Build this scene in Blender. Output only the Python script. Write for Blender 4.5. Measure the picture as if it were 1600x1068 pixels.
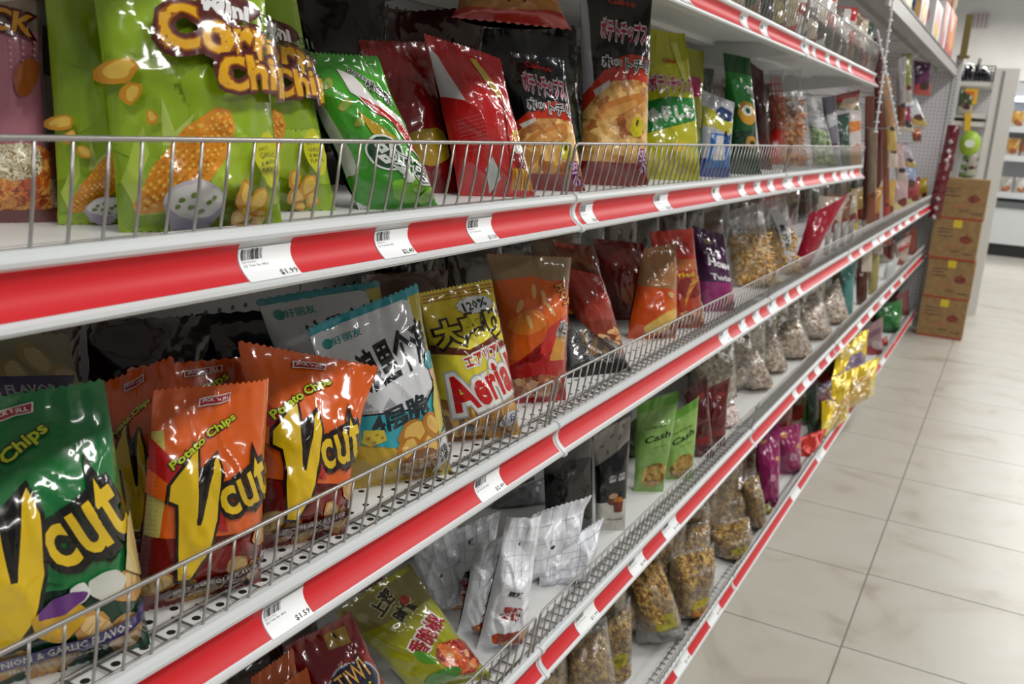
import bpy, bmesh, math, random
from mathutils import Vector, Matrix, noise, Quaternion
import numpy as np

SC = bpy.context.scene
for _o in list(bpy.data.objects):
    bpy.data.objects.remove(_o)
COL = SC.collection

# ------------------------------------------------------------------ camera
cam_d = bpy.data.cameras.new('camera')
cam = bpy.data.objects.new('camera', cam_d)
COL.objects.link(cam)
cam_d.sensor_width = 36.0
cam_d.lens = 36.0 * 1430 / 1600
cam_d.clip_start = 0.02
YAW, PITCH, ROLL = math.radians(27.92), math.radians(13.79), math.radians(-3.52)
_f = Vector((-math.sin(YAW) * math.cos(PITCH), math.cos(YAW) * math.cos(PITCH), -math.sin(PITCH)))
_r = Vector((math.cos(YAW), math.sin(YAW), 0))
_u = _r.cross(_f)
_m = Matrix((_r, _u, -_f)).transposed().to_4x4()
_m = _m @ Matrix.Rotation(-ROLL, 4, 'Z')
cam.matrix_world = Matrix.Translation((0, 0, 1.3)) @ _m
cam_d.dof.use_dof = True
cam_d.dof.focus_distance = 0.95
cam_d.dof.aperture_fstop = 10
SC.camera = cam

# ------------------------------------------------------------------ light
w = bpy.data.worlds.new('world')
SC.world = w
w.use_nodes = True
w.node_tree.nodes['Background'].inputs[0].default_value = (0.93, 0.96, 1.0, 1)
w.node_tree.nodes['Background'].inputs[1].default_value = 0.13


def area(name, loc, rot, sx, sy, power, col=(1, 0.98, 0.94)):
    d = bpy.data.lights.new(name, 'AREA')
    d.shape = 'RECTANGLE'
    d.size, d.size_y = sx, sy
    d.energy = power
    d.color = col
    o = bpy.data.objects.new(name, d)
    COL.objects.link(o)
    o.location = loc
    o.rotation_euler = rot
    return o


# fluorescent rows over the aisle
for _y in (-1.6, 0.6, 2.8, 5.0, 7.2, 9.4, 11.6):
    area('ceiling_or_fill_lamp', (0.75, _y, 3.0), (0, 0, 0), 0.28, 1.3, 31)
for _y in (0.0, 4.0, 8.0, 12.0):
    area('ceiling_or_fill_lamp', (2.9, _y, 3.0), (0, 0, 0), 0.28, 1.3, 30 if _y < 7 else 55)
area('ceiling_or_fill_lamp', (0.4, 13.2, 3.0), (0, 0, 0), 3.0, 0.3, 120)  # wide fill light, added to brighten the far wall

SC.view_settings.view_transform = 'Standard'
SC.view_settings.look = 'None'
SC.view_settings.gamma = 1
SC.view_settings.use_curve_mapping = False
SC.view_settings.exposure = 0.0
SC.cycles.max_bounces = 6
SC.cycles.transparent_max_bounces = 12
SC.cycles.caustics_reflective = False
SC.cycles.caustics_refractive = False
SC.cycles.use_denoising = True
SC.cycles.sample_clamp_indirect = 6

# ------------------------------------------------------------------ materials


def lin(h):
    if not isinstance(h, str):
        return tuple(h) + (1,)
    c = [int(h[i:i + 2], 16) / 255 for i in (0, 2, 4)]
    return tuple((x / 12.92 if x <= 0.04045 else ((x + 0.055) / 1.055) ** 2.4) for x in c) + (1,)


MATS = {}


def newmat(key):
    m = bpy.data.materials.new(key)
    m.use_nodes = True
    MATS[key] = m
    return m, m.node_tree, m.node_tree.nodes['Principled BSDF']


def setp(b, **k):
    for n, v in k.items():
        n = {'base': 'Base Color', 'rough': 'Roughness', 'metal': 'Metallic', 'coat': 'Coat Weight',
             'coatr': 'Coat Roughness', 'alpha': 'Alpha', 'spec': 'Specular IOR Level', 'emit': 'Emission Color',
             'estr': 'Emission Strength', 'trans': 'Transmission Weight', 'ior': 'IOR'}[n]
        b.inputs[n].default_value = v


def add_bump(nt, b, scale, strength, dist, detail=3, kind='noise', stretch=(1, 1, 1)):
    tc = nt.nodes.new('ShaderNodeTexCoord')
    mp = nt.nodes.new('ShaderNodeMapping')
    mp.inputs['Scale'].default_value = stretch
    nt.links.new(tc.outputs['Object'], mp.inputs[0])
    if kind == 'noise':
        t = nt.nodes.new('ShaderNodeTexNoise')
        t.inputs['Scale'].default_value = scale
        t.inputs['Detail'].default_value = detail
        out = t.outputs[0]
    else:
        t = nt.nodes.new('ShaderNodeTexVoronoi')
        t.inputs['Scale'].default_value = scale
        out = t.outputs['Distance']
    nt.links.new(mp.outputs[0], t.inputs['Vector'])
    bp = nt.nodes.new('ShaderNodeBump')
    bp.inputs['Strength'].default_value = strength
    bp.inputs['Distance'].default_value = dist
    nt.links.new(out, bp.inputs['Height'])
    nt.links.new(bp.outputs[0], b.inputs['Normal'])
    return t, bp


def film(c, rough=0.2, metal=0.0):
    """printed plastic film of a snack bag"""
    key = 'film_%s_%g_%g' % (c, rough, metal)
    if key in MATS:
        return MATS[key]
    m, nt, b = newmat(key)
    k_ = lin(c)
    setp(b, base=tuple(v * 0.74 for v in k_[:3]) + (1,), rough=rough, metal=metal, coat=0.9, coatr=0.045, spec=0.4)
    t, bp = add_bump(nt, b, 26, 0.55, 0.005, 2)
    nt.links.new(bp.outputs[0], b.inputs['Coat Normal'])
    return m


def paint(c, rough=0.4, metal=0.0, spec=0.5, name=None):
    key = name or 'paint_%s_%g_%g' % (c, rough, metal)
    if key in MATS:
        return MATS[key]
    m, nt, b = newmat(key)
    setp(b, base=lin(c), rough=rough, metal=metal, spec=spec)
    return m


def pieces_mat(c1, c2, rough=0.45, c3=None):
    """loose food: every piece a slightly different tone"""
    key = 'food_%s_%s' % (c1, c2)
    if key in MATS:
        return MATS[key]
    m, nt, b = newmat(key)
    setp(b, rough=rough)
    tc = nt.nodes.new('ShaderNodeTexCoord')
    t = nt.nodes.new('ShaderNodeTexNoise')
    t.inputs['Scale'].default_value = 90
    t.inputs['Detail'].default_value = 2
    nt.links.new(tc.outputs['Object'], t.inputs['Vector'])
    r = nt.nodes.new('ShaderNodeValToRGB')
    r.color_ramp.elements[0].position = 0.36
    r.color_ramp.elements[0].color = lin(c1)
    r.color_ramp.elements[1].position = 0.62
    r.color_ramp.elements[1].color = lin(c2)
    if c3:
        e = r.color_ramp.elements.new(0.5)
        e.color = lin(c3)
    nt.links.new(t.outputs[0], r.inputs[0])
    nt.links.new(r.outputs[0], b.inputs['Base Color'])
    bp = nt.nodes.new('ShaderNodeBump')
    bp.inputs['Strength'].default_value = 0.5
    bp.inputs['Distance'].default_value = 0.002
    nt.links.new(t.outputs[0], bp.inputs['Height'])
    nt.links.new(bp.outputs[0], b.inputs['Normal'])
    return m


def print_mat(c1, c2, c3, scale=40, rough=0.28):
    """busy printed food picture: cells of three ink colours under gloss"""
    key = 'print_%s_%s_%s_%g' % (c1, c2, c3, scale)
    if key in MATS:
        return MATS[key]
    m, nt, b = newmat(key)
    setp(b, rough=rough, coat=0.6, coatr=0.1)
    tc = nt.nodes.new('ShaderNodeTexCoord')
    v = nt.nodes.new('ShaderNodeTexVoronoi')
    v.inputs['Scale'].default_value = scale
    n = nt.nodes.new('ShaderNodeTexNoise')
    n.inputs['Scale'].default_value = scale * 1.3
    n.inputs['Detail'].default_value = 4
    nt.links.new(tc.outputs['Object'], n.inputs['Vector'])
    mx0 = nt.nodes.new('ShaderNodeMixRGB')
    mx0.inputs[0].default_value = 0.03
    nt.links.new(tc.outputs['Object'], mx0.inputs[1])
    nt.links.new(n.outputs['Color'], mx0.inputs[2])
    nt.links.new(mx0.outputs[0], v.inputs['Vector'])
    sep = nt.nodes.new('ShaderNodeSeparateColor')
    nt.links.new(v.outputs['Color'], sep.inputs[0])
    r = nt.nodes.new('ShaderNodeValToRGB')
    r.color_ramp.elements[0].position = 0.15
    r.color_ramp.elements[0].color = lin(c1)
    r.color_ramp.elements[1].position = 0.85
    r.color_ramp.elements[1].color = lin(c3)
    e = r.color_ramp.elements.new(0.5)
    e.color = lin(c2)
    nt.links.new(sep.outputs[0], r.inputs[0])
    mx = nt.nodes.new('ShaderNodeMixRGB')
    mx.blend_type = 'MULTIPLY'
    mx.inputs[0].default_value = 0.55
    nt.links.new(r.outputs[0], mx.inputs[1])
    r2 = nt.nodes.new('ShaderNodeValToRGB')
    r2.color_ramp.elements[0].position = 0.3
    r2.color_ramp.elements[0].color = (0.25, 0.2, 0.18, 1)
    r2.color_ramp.elements[1].position = 0.62
    r2.color_ramp.elements[1].color = (1, 1, 1, 1)
    nt.links.new(n.outputs[0], r2.inputs[0])
    nt.links.new(r2.outputs[0], mx.inputs[2])
    nt.links.new(mx.outputs[0], b.inputs['Base Color'])
    t, bp = add_bump(nt, b, 38, 0.5, 0.0035, 3)
    return m


def clear_film():
    """clear crackly plastic: mostly see-through with sharp reflections"""
    if 'clear_film' in MATS:
        return MATS['clear_film']
    m = bpy.data.materials.new('clear_film')
    MATS['clear_film'] = m
    m.use_nodes = True
    nt = m.node_tree
    nt.nodes.clear()
    out = nt.nodes.new('ShaderNodeOutputMaterial')
    tr = nt.nodes.new('ShaderNodeBsdfTransparent')
    tr.inputs[0].default_value = (0.93, 0.94, 0.94, 1)
    gl = nt.nodes.new('ShaderNodeBsdfGlossy')
    gl.inputs['Roughness'].default_value = 0.12
    df = nt.nodes.new('ShaderNodeBsdfDiffuse')
    df.inputs[0].default_value = (0.75, 0.76, 0.78, 1)
    mx = nt.nodes.new('ShaderNodeMixShader')
    mx2 = nt.nodes.new('ShaderNodeMixShader')
    lw = nt.nodes.new('ShaderNodeLayerWeight')
    lw.inputs[0].default_value = 0.3
    tc = nt.nodes.new('ShaderNodeTexCoord')
    n = nt.nodes.new('ShaderNodeTexNoise')
    n.inputs['Scale'].default_value = 45
    n.inputs['Detail'].default_value = 4
    nt.links.new(tc.outputs['Object'], n.inputs['Vector'])
    bp = nt.nodes.new('ShaderNodeBump')
    bp.inputs['Strength'].default_value = 0.8
    bp.inputs['Distance'].default_value = 0.006
    nt.links.new(n.outputs[0], bp.inputs['Height'])
    for x in (gl, df, lw):
        nt.links.new(bp.outputs[0], x.inputs['Normal'])
    ma = nt.nodes.new('ShaderNodeMath')
    ma.operation = 'MULTIPLY_ADD'
    ma.inputs[1].default_value = 0.75
    ma.inputs[2].default_value = 0.05
    nt.links.new(lw.outputs['Facing'], ma.inputs[0])
    nt.links.new(ma.outputs[0], mx.inputs[0])
    nt.links.new(tr.outputs[0], mx.inputs[1])
    nt.links.new(gl.outputs[0], mx.inputs[2])
    mx2.inputs[0].default_value = 0.06
    nt.links.new(mx.outputs[0], mx2.inputs[1])
    nt.links.new(df.outputs[0], mx2.inputs[2])
    nt.links.new(mx2.outputs[0], out.inputs[0])
    return m


def foil(c, rough=0.3, metal=0.75):
    key = 'foil_%s_%g' % (c, rough)
    if key in MATS:
        return MATS[key]
    m, nt, b = newmat(key)
    setp(b, base=lin(c), rough=rough, metal=metal, coat=0.3, coatr=0.1)
    add_bump(nt, b, 30, 0.8, 0.006, 4)
    return m


def speckle(key, c1, c2, scale=60, rough=0.5, bump=0.0, lo=0.4, hi=0.6, metal=0.0, detail=5):
    if key in MATS:
        return MATS[key]
    m, nt, b = newmat(key)
    setp(b, rough=rough, metal=metal)
    tc = nt.nodes.new('ShaderNodeTexCoord')
    t = nt.nodes.new('ShaderNodeTexNoise')
    t.inputs['Scale'].default_value = scale
    t.inputs['Detail'].default_value = detail
    nt.links.new(tc.outputs['Object'], t.inputs['Vector'])
    r = nt.nodes.new('ShaderNodeValToRGB')
    r.color_ramp.elements[0].position = lo
    r.color_ramp.elements[0].color = lin(c1)
    r.color_ramp.elements[1].position = hi
    r.color_ramp.elements[1].color = lin(c2)
    nt.links.new(t.outputs[0], r.inputs[0])
    nt.links.new(r.outputs[0], b.inputs['Base Color'])
    if bump:
        bp = nt.nodes.new('ShaderNodeBump')
        bp.inputs['Strength'].default_value = bump
        bp.inputs['Distance'].default_value = 0.002
        nt.links.new(t.outputs[0], bp.inputs['Height'])
        nt.links.new(bp.outputs[0], b.inputs['Normal'])
    return m


def deck_mat():
    """white powder-coated shelf sheet with rows of small punched holes"""
    m, nt, b = newmat('shelf_enamel')
    setp(b, rough=0.38)
    tc = nt.nodes.new('ShaderNodeTexCoord')
    sep = nt.nodes.new('ShaderNodeSeparateXYZ')
    nt.links.new(tc.outputs['Object'], sep.inputs[0])

    def M(op, a, bb=None, c=None):
        n = nt.nodes.new('ShaderNodeMath')
        n.operation = op
        for i, v in enumerate((a, bb, c)):
            if v is None:
                continue
            if isinstance(v, (int, float)):
                n.inputs[i].default_value = v
            else:
                nt.links.new(v, n.inputs[i])
        return n.outputs[0]
    P = 0.0254
    # holes at a 25 mm pitch along, 25 mm across, only in the front band of the sheet
    fy = M('SUBTRACT', M('FRACT', M('DIVIDE', sep.outputs['Y'], P)), 0.5)
    fx = M('SUBTRACT', M('FRACT', M('DIVIDE', sep.outputs['X'], P)), 0.5)
    d = M('SQRT', M('ADD', M('MULTIPLY', fy, fy), M('MULTIPLY', fx, fx)))
    hole = M('LESS_THAN', d, 0.14)
    up = nt.nodes.new('ShaderNodeNewGeometry')
    sn = nt.nodes.new('ShaderNodeSeparateXYZ')
    nt.links.new(up.outputs['Normal'], sn.inputs[0])
    hole = M('MULTIPLY', hole, M('GREATER_THAN', sn.outputs['Z'], 0.9))
    hole = M('MULTIPLY', hole, M('GREATER_THAN', sep.outputs['X'], -0.59))
    mx = nt.nodes.new('ShaderNodeMixRGB')
    mx.inputs[1].default_value = lin('dfe0df')
    mx.inputs[2].default_value = lin('1c1b1a')
    nt.links.new(hole, mx.inputs[0])
    nt.links.new(mx.outputs[0], b.inputs['Base Color'])
    return m


PUNCHED = deck_mat()
ENAMEL = paint('dfe0df', 0.38, name='white_enamel')
RAIL = paint('cfd3d5', 0.33, name='rail_white_plastic')
REDP = paint('c8222a', 0.42, 0.0, 0.3, name='red_strip_card')
LABEL = paint('eef0f2', 0.35, name='label_paper')
INK = paint('1c1c20', 0.5, name='label_ink')
CHROME = paint('a8a5a2', 0.3, 0.75, name='chrome_wire')
STEEL = paint('cfd0d0', 0.35, 0.0, name='grey_enamel')


def floor_mat():
    m, nt, b = newmat('floor_tiles')
    setp(b, rough=0.3, spec=0.5)
    tc = nt.nodes.new('ShaderNodeTexCoord')
    mp = nt.nodes.new('ShaderNodeMapping')
    nt.links.new(tc.outputs['Object'], mp.inputs[0])
    n1 = nt.nodes.new('ShaderNodeTexNoise')
    n1.inputs['Scale'].default_value = 3.2
    n1.inputs['Detail'].default_value = 7
    n1.inputs['Distortion'].default_value = 1.2
    nt.links.new(mp.outputs[0], n1.inputs['Vector'])
    r = nt.nodes.new('ShaderNodeValToRGB')
    cr = r.color_ramp
    cr.elements[0].position = 0.3
    cr.elements[0].color = lin('a8a295')
    cr.elements[1].position = 0.6
    cr.elements[1].color = lin('bfbbb1')
    e = cr.elements.new(0.42)
    e.color = lin('bab5aa')
    nt.links.new(n1.outputs[0], r.inputs[0])
    nt.links.new(r.outputs[0], b.inputs['Base Color'])
    n2 = nt.nodes.new('ShaderNodeTexNoise')
    n2.inputs['Scale'].default_value = 14
    nt.links.new(mp.outputs[0], n2.inputs['Vector'])
    mr = nt.nodes.new('ShaderNodeMapRange')
    mr.inputs['To Min'].default_value = 0.26
    mr.inputs['To Max'].default_value = 0.4
    nt.links.new(n2.outputs[0], mr.inputs[0])
    nt.links.new(mr.outputs[0], b.inputs['Roughness'])
    return m


def peg_mat():
    m, nt, b = newmat('perforated_panel')
    setp(b, rough=0.4)
    tc = nt.nodes.new('ShaderNodeTexCoord')
    sep = nt.nodes.new('ShaderNodeSeparateXYZ')
    nt.links.new(tc.outputs['Object'], sep.inputs[0])

    def M(op, a, bb=None):
        n = nt.nodes.new('ShaderNodeMath')
        n.operation = op
        for i, v in enumerate((a, bb)):
            if v is None:
                continue
            if isinstance(v, (int, float)):
                n.inputs[i].default_value = v
            else:
                nt.links.new(v, n.inputs[i])
        return n.outputs[0]
    fx = M('SUBTRACT', M('FRACT', M('DIVIDE', M('ADD', sep.outputs['X'], sep.outputs['Y']), 0.025)), 0.5)
    fz = M('SUBTRACT', M('FRACT', M('DIVIDE', sep.outputs['Z'], 0.025)), 0.5)
    d = M('SQRT', M('ADD', M('MULTIPLY', fx, fx), M('MULTIPLY', fz, fz)))
    mx = nt.nodes.new('ShaderNodeMixRGB')
    mx.inputs[1].default_value = lin('d2d0d4')
    mx.inputs[2].default_value = lin('4c4a4c')
    nt.links.new(M('LESS_THAN', d, 0.15), mx.inputs[0])
    nt.links.new(mx.outputs[0], b.inputs['Base Color'])
    return m


PEG = peg_mat()

# ------------------------------------------------------------------ object helpers


def tag(o, label, cat, group=None, kind=None):
    if label:
        o['label'] = label
    if cat:
        o['category'] = cat
    if group:
        o['group'] = group
    if kind:
        o['kind'] = kind
    return o


def thing(name, label, cat, loc=(0, 0, 0), group=None):
    o = bpy.data.objects.new(name, None)
    o.empty_display_size = 0.03
    COL.objects.link(o)
    o.location = loc
    return tag(o, label, cat, group)


def link(name, me, parent=None):
    o = bpy.data.objects.new(name, me)
    COL.objects.link(o)
    if parent is not None:
        o.parent = parent
        o.matrix_parent_inverse = Matrix.Translation(-Vector(parent.location))
    return o


class MB:
    """collects shapes into one mesh"""

    def __init__(s):
        s.v, s.f, s.m, s.mats, s.sm = [], [], [], [], []

    def mi(s, mat):
        if mat not in s.mats:
            s.mats.append(mat)
        return s.mats.index(mat)

    def add(s, vs, fs, mat, smooth=False):
        o = len(s.v)
        s.v.extend([tuple(v) for v in vs])
        k = s.mi(mat)
        for f in fs:
            s.f.append(tuple(i + o for i in f))
            s.m.append(k)
            s.sm.append(smooth)

    def box(s, a, b, mat, M=None):
        x0, y0, z0 = a
        x1, y1, z1 = b
        vs = [Vector(p) for p in ((x0, y0, z0), (x1, y0, z0), (x1, y1, z0), (x0, y1, z0), (x0, y0, z1), (x1, y0, z1), (x1, y1, z1), (x0, y1, z1))]
        if M is not None:
            vs = [M @ v for v in vs]
        s.add(vs, [(0, 3, 2, 1), (4, 5, 6, 7), (0, 1, 5, 4), (1, 2, 6, 5), (2, 3, 7, 6), (3, 0, 4, 7)], mat)

    def prism(s, prof, y0, y1, mat, smooth=False, closed=True):
        """profile of (x, z) swept along y"""
        n = len(prof)
        vs = [(x, y0, z) for x, z in prof] + [(x, y1, z) for x, z in prof]
        fs = [(i, (i + 1) % n, n + (i + 1) % n, n + i) for i in range(n if closed else n - 1)]
        s.add(vs, fs, mat, smooth)
        if closed:
            s.add([(x, y0, z) for x, z in prof], [tuple(range(n))[::-1]], mat)
            s.add([(x, y1, z) for x, z in prof], [tuple(range(n))], mat)

    def tube(s, pts, r, mat, n=6, caps=True):
        pts = [Vector(p) for p in pts]
        rings = []
        t0 = (pts[1] - pts[0]).normalized()
        up = Vector((0, 0, 1)) if abs(t0.z) < 0.9 else Vector((1, 0, 0))
        a = t0.cross(up).normalized()
        for i, p in enumerate(pts):
            t = (pts[min(i + 1, len(pts) - 1)] - pts[max(i - 1, 0)]).normalized()
            a = (a - t * a.dot(t)).normalized()
            b = t.cross(a)
            rr = r[i] if isinstance(r, (list, tuple)) else r
            rings.append([p + (a * math.cos(2 * math.pi * k / n) + b * math.sin(2 * math.pi * k / n)) * rr for k in range(n)])
        vs = [v for R in rings for v in R]
        fs = []
        for i in range(len(pts) - 1):
            for k in range(n):
                fs.append((i * n + k, i * n + (k + 1) % n, (i + 1) * n + (k + 1) % n, (i + 1) * n + k))
        if caps:
            fs.append(tuple(range(n))[::-1])
            fs.append(tuple((len(pts) - 1) * n + k for k in range(n)))
        s.add(vs, fs, mat, True)

    def cyl(s, c, r, h, mat, n=24, r2=None, axis='Z'):
        r2 = r if r2 is None else r2
        vs = []
        for k in range(n):
            a = 2 * math.pi * k / n
            vs.append((math.cos(a) * r, math.sin(a) * r, 0))
        for k in range(n):
            a = 2 * math.pi * k / n
            vs.append((math.cos(a) * r2, math.sin(a) * r2, h))
        vs = [Vector(v) + Vector(c) for v in vs]
        fs = [(k, (k + 1) % n, n + (k + 1) % n, n + k) for k in range(n)]
        s.add(vs, fs, mat, True)
        s.add(vs[:n], [tuple(range(n))[::-1]], mat)
        s.add(vs[n:], [tuple(range(n))], mat)

    def build(s, name, parent=None, kind=None, bevel=0.0):
        me = bpy.data.meshes.new(name)
        me.from_pydata(s.v, [], s.f)
        for m in s.mats:
            me.materials.append(m)
        me.polygons.foreach_set('material_index', s.m)
        me.polygons.foreach_set('use_smooth', s.sm)
        me.update()
        o = link(name, me, parent)
        if kind:
            o['kind'] = kind
        if bevel:
            md = o.modifiers.new('bevel', 'BEVEL')
            md.width = bevel
            md.segments = 2
        return o


# ------------------------------------------------------------------ room
FLOOR_TILE = 0.4765
GX = -0.205
fm = floor_mat()
grout = paint('77726a', 0.7, name='grout')
fb = MB()
# grout bed and individual tiles with a 3 mm gap, all one floor
fb.box((-3.2, -2.5, -0.05), (5.4, 15.0, -0.0015), grout)
TLX = 0.96
y0 = 2.337 - FLOOR_TILE * 10
off = 0.006
for j in range(38):
    for i, xs in enumerate(range(-3, 6)):
        xa = GX + xs * TLX
        ya = y0 + j * FLOOR_TILE + (off if xs >= 0 else 0)
        g = 0.0022
        fb.box((xa + g, ya + g, -0.0015), (xa + TLX - g, ya + FLOOR_TILE - g, 0.0), fm)
fb.build('floor', kind='structure')

wallm = speckle('wall_paint', 'd2cfca', 'd8d5d0', 3, 0.8)
wb = MB()
wb.box((-3.2, 14.9, 0), (5.4, 15.0, 3.4), wallm)
wb.build('wall_back', kind='structure')
wb = MB()
wb.box((-3.3, -2.5, 0), (-3.2, 15.0, 3.4), wallm)
wb.build('wall_left', kind='structure')
wb = MB()
wb.box((5.4, -2.5, 0), (5.5, 15.0, 3.4), wallm)
wb.build('wall_right', kind='structure')

# ------------------------------------------------------------------ gondola
LIP = {'T': 1.475, 'A': 1.163, 'B': 0.857, 'C': 0.513, 'D': 0.100}
WORD = {'T': 'top', 'A': 'second', 'B': 'third', 'C': 'fourth', 'D': 'bottom'}
BAY = 1.2
BAY0 = -0.12
XB = -0.95          # back panel
DECK = {k: v + 0.037 for k, v in LIP.items()}
DECK['D'] = 0.112
PLACE = ['nearest bay', 'second bay', 'third bay', 'fourth bay', 'fifth bay', 'farthest bay']


def rail_profile():
    p = [(-0.4800, 0.0), (-0.4785, 0.0025), (-0.4790, 0.0055), (-0.4815, 0.0068)]
    # concave face
    for k in range(1, 8):
        t = k / 8
        x = -0.4815 * (1 - t) ** 2 + 2 * t * (1 - t) * -0.5035 + t * t * -0.4905
        z = 0.0068 + t * 0.0297
        p.append((x, z))
    p += [(-0.4890, 0.0370), (-0.4885, 0.0400), (-0.4900, 0.0440), (-0.4940, 0.0460), (-0.5000, 0.0460), (-0.5000, 0.0)]
    return p


def strip_profile(off, t0=0.0, t1=1.0, n=8):
    p = []
    for k in range(n + 1):
        t = t0 + (t1 - t0) * k / n
        x = -0.4815 * (1 - t) ** 2 + 2 * t * (1 - t) * -0.5035 + t * t * -0.4905
        z = 0.0068 + t * 0.0297
        p.append((x + off, z))
    return p


def add_strip(mb, y0, y1, z, off, mat, t0=0.0, t1=1.0):
    p = [(x, zz + z) for x, zz in strip_profile(off, t0, t1)]
    vs = [(x, y0, zz) for x, zz in p] + [(x, y1, zz) for x, zz in p]
    n = len(p)
    mb.add(vs, [(i, n + i, n + i + 1, i + 1) for i in range(n - 1)], mat, True)


def on_strip(t, off):
    x = -0.4815 * (1 - t) ** 2 + 2 * t * (1 - t) * -0.5035 + t * t * -0.4905
    return x + off, 0.0068 + t * 0.0297


_txtcache = {}


def text_mesh(s, bold=0.0, res=3, sp=1.0):
    k = (s, bold, res, sp)
    if k in _txtcache:
        return _txtcache[k]
    c = bpy.data.curves.new('t', 'FONT')
    c.body = s
    c.offset = bold
    c.space_character = sp
    c.resolution_u = res
    o = bpy.data.objects.new('t', c)
    COL.objects.link(o)
    dg = bpy.context.evaluated_depsgraph_get()
    ev = o.evaluated_get(dg)
    me = ev.to_mesh()
    vs = [(v.co.x, v.co.y) for v in me.vertices]
    fs = [tuple(p.vertices) for p in me.polygons]
    ev.to_mesh_clear()
    bpy.data.objects.remove(o)
    bpy.data.curves.remove(c)
    _txtcache[k] = (vs, fs)
    return vs, fs


def bbox(vs):
    xs = [v[0] for v in vs]
    ys = [v[1] for v in vs]
    return min(xs), min(ys), max(xs), max(ys)


def rail_text(mb, s, ya, yb, t0, t1, z, off, mat=None, bold=0.0):
    vs, fs = text_mesh(s, bold, 1)
    a, b, c, d = bbox(vs)
    out = []
    for x, y in vs:
        u = (x - a) / (c - a)
        v = (y - b) / (d - b)
        X, Z = on_strip(t0 + (t1 - t0) * v, off)
        out.append((X, ya + (yb - ya) * u, Z + z))
    mb.add(out, fs, mat or INK)


LABELS = {'A': [(0.493, 0.55), (0.658, 0.71), (0.815, 0.867), (1.097, 1.139), (1.374, 1.441), (1.683, 1.733), (1.864, 1.914), (1.991, 2.048), (2.111, 2.167), (2.262, 2.37), (2.436, 2.492), (2.718, 2.787), (2.928, 2.995), (3.073, 3.198), (3.246, 3.328)], 'B': [(0.515, 0.567), (0.86, 0.92), (1.85, 1.923), (2.002, 2.061), (2.126, 2.191), (2.283, 2.365), (2.455, 2.514), (2.616, 2.663), (3.5, 3.563), (3.747, 3.837), (4.088, 4.26), (4.303, 4.493), (4.71, 4.849), (5.012, 5.168), (5.328, 5.54), (5.822, 6.03)], 'C': [(1.198, 1.275), (1.424, 1.496), (1.602, 1.684), (2.768, 2.822), (2.918, 3.001), (3.106, 3.185), (3.312, 3.386), (3.576, 3.644), (4.023, 4.128), (4.336, 4.482), (4.715, 4.886), (5.142, 5.274), (5.569, 5.723)], 'D': [(1.798, 1.897), (2.049, 2.151), (2.991, 3.107), (3.43, 3.578), (4.049, 4.159), (4.475, 4.607), (5.211, 5.386)], 'T': [(1.385, 1.444), (1.741, 1.792), (1.887, 1.946), (2.289, 2.359), (2.396, 2.441), (2.571, 2.631), (2.733, 2.79), (2.937, 2.991)]}

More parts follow.
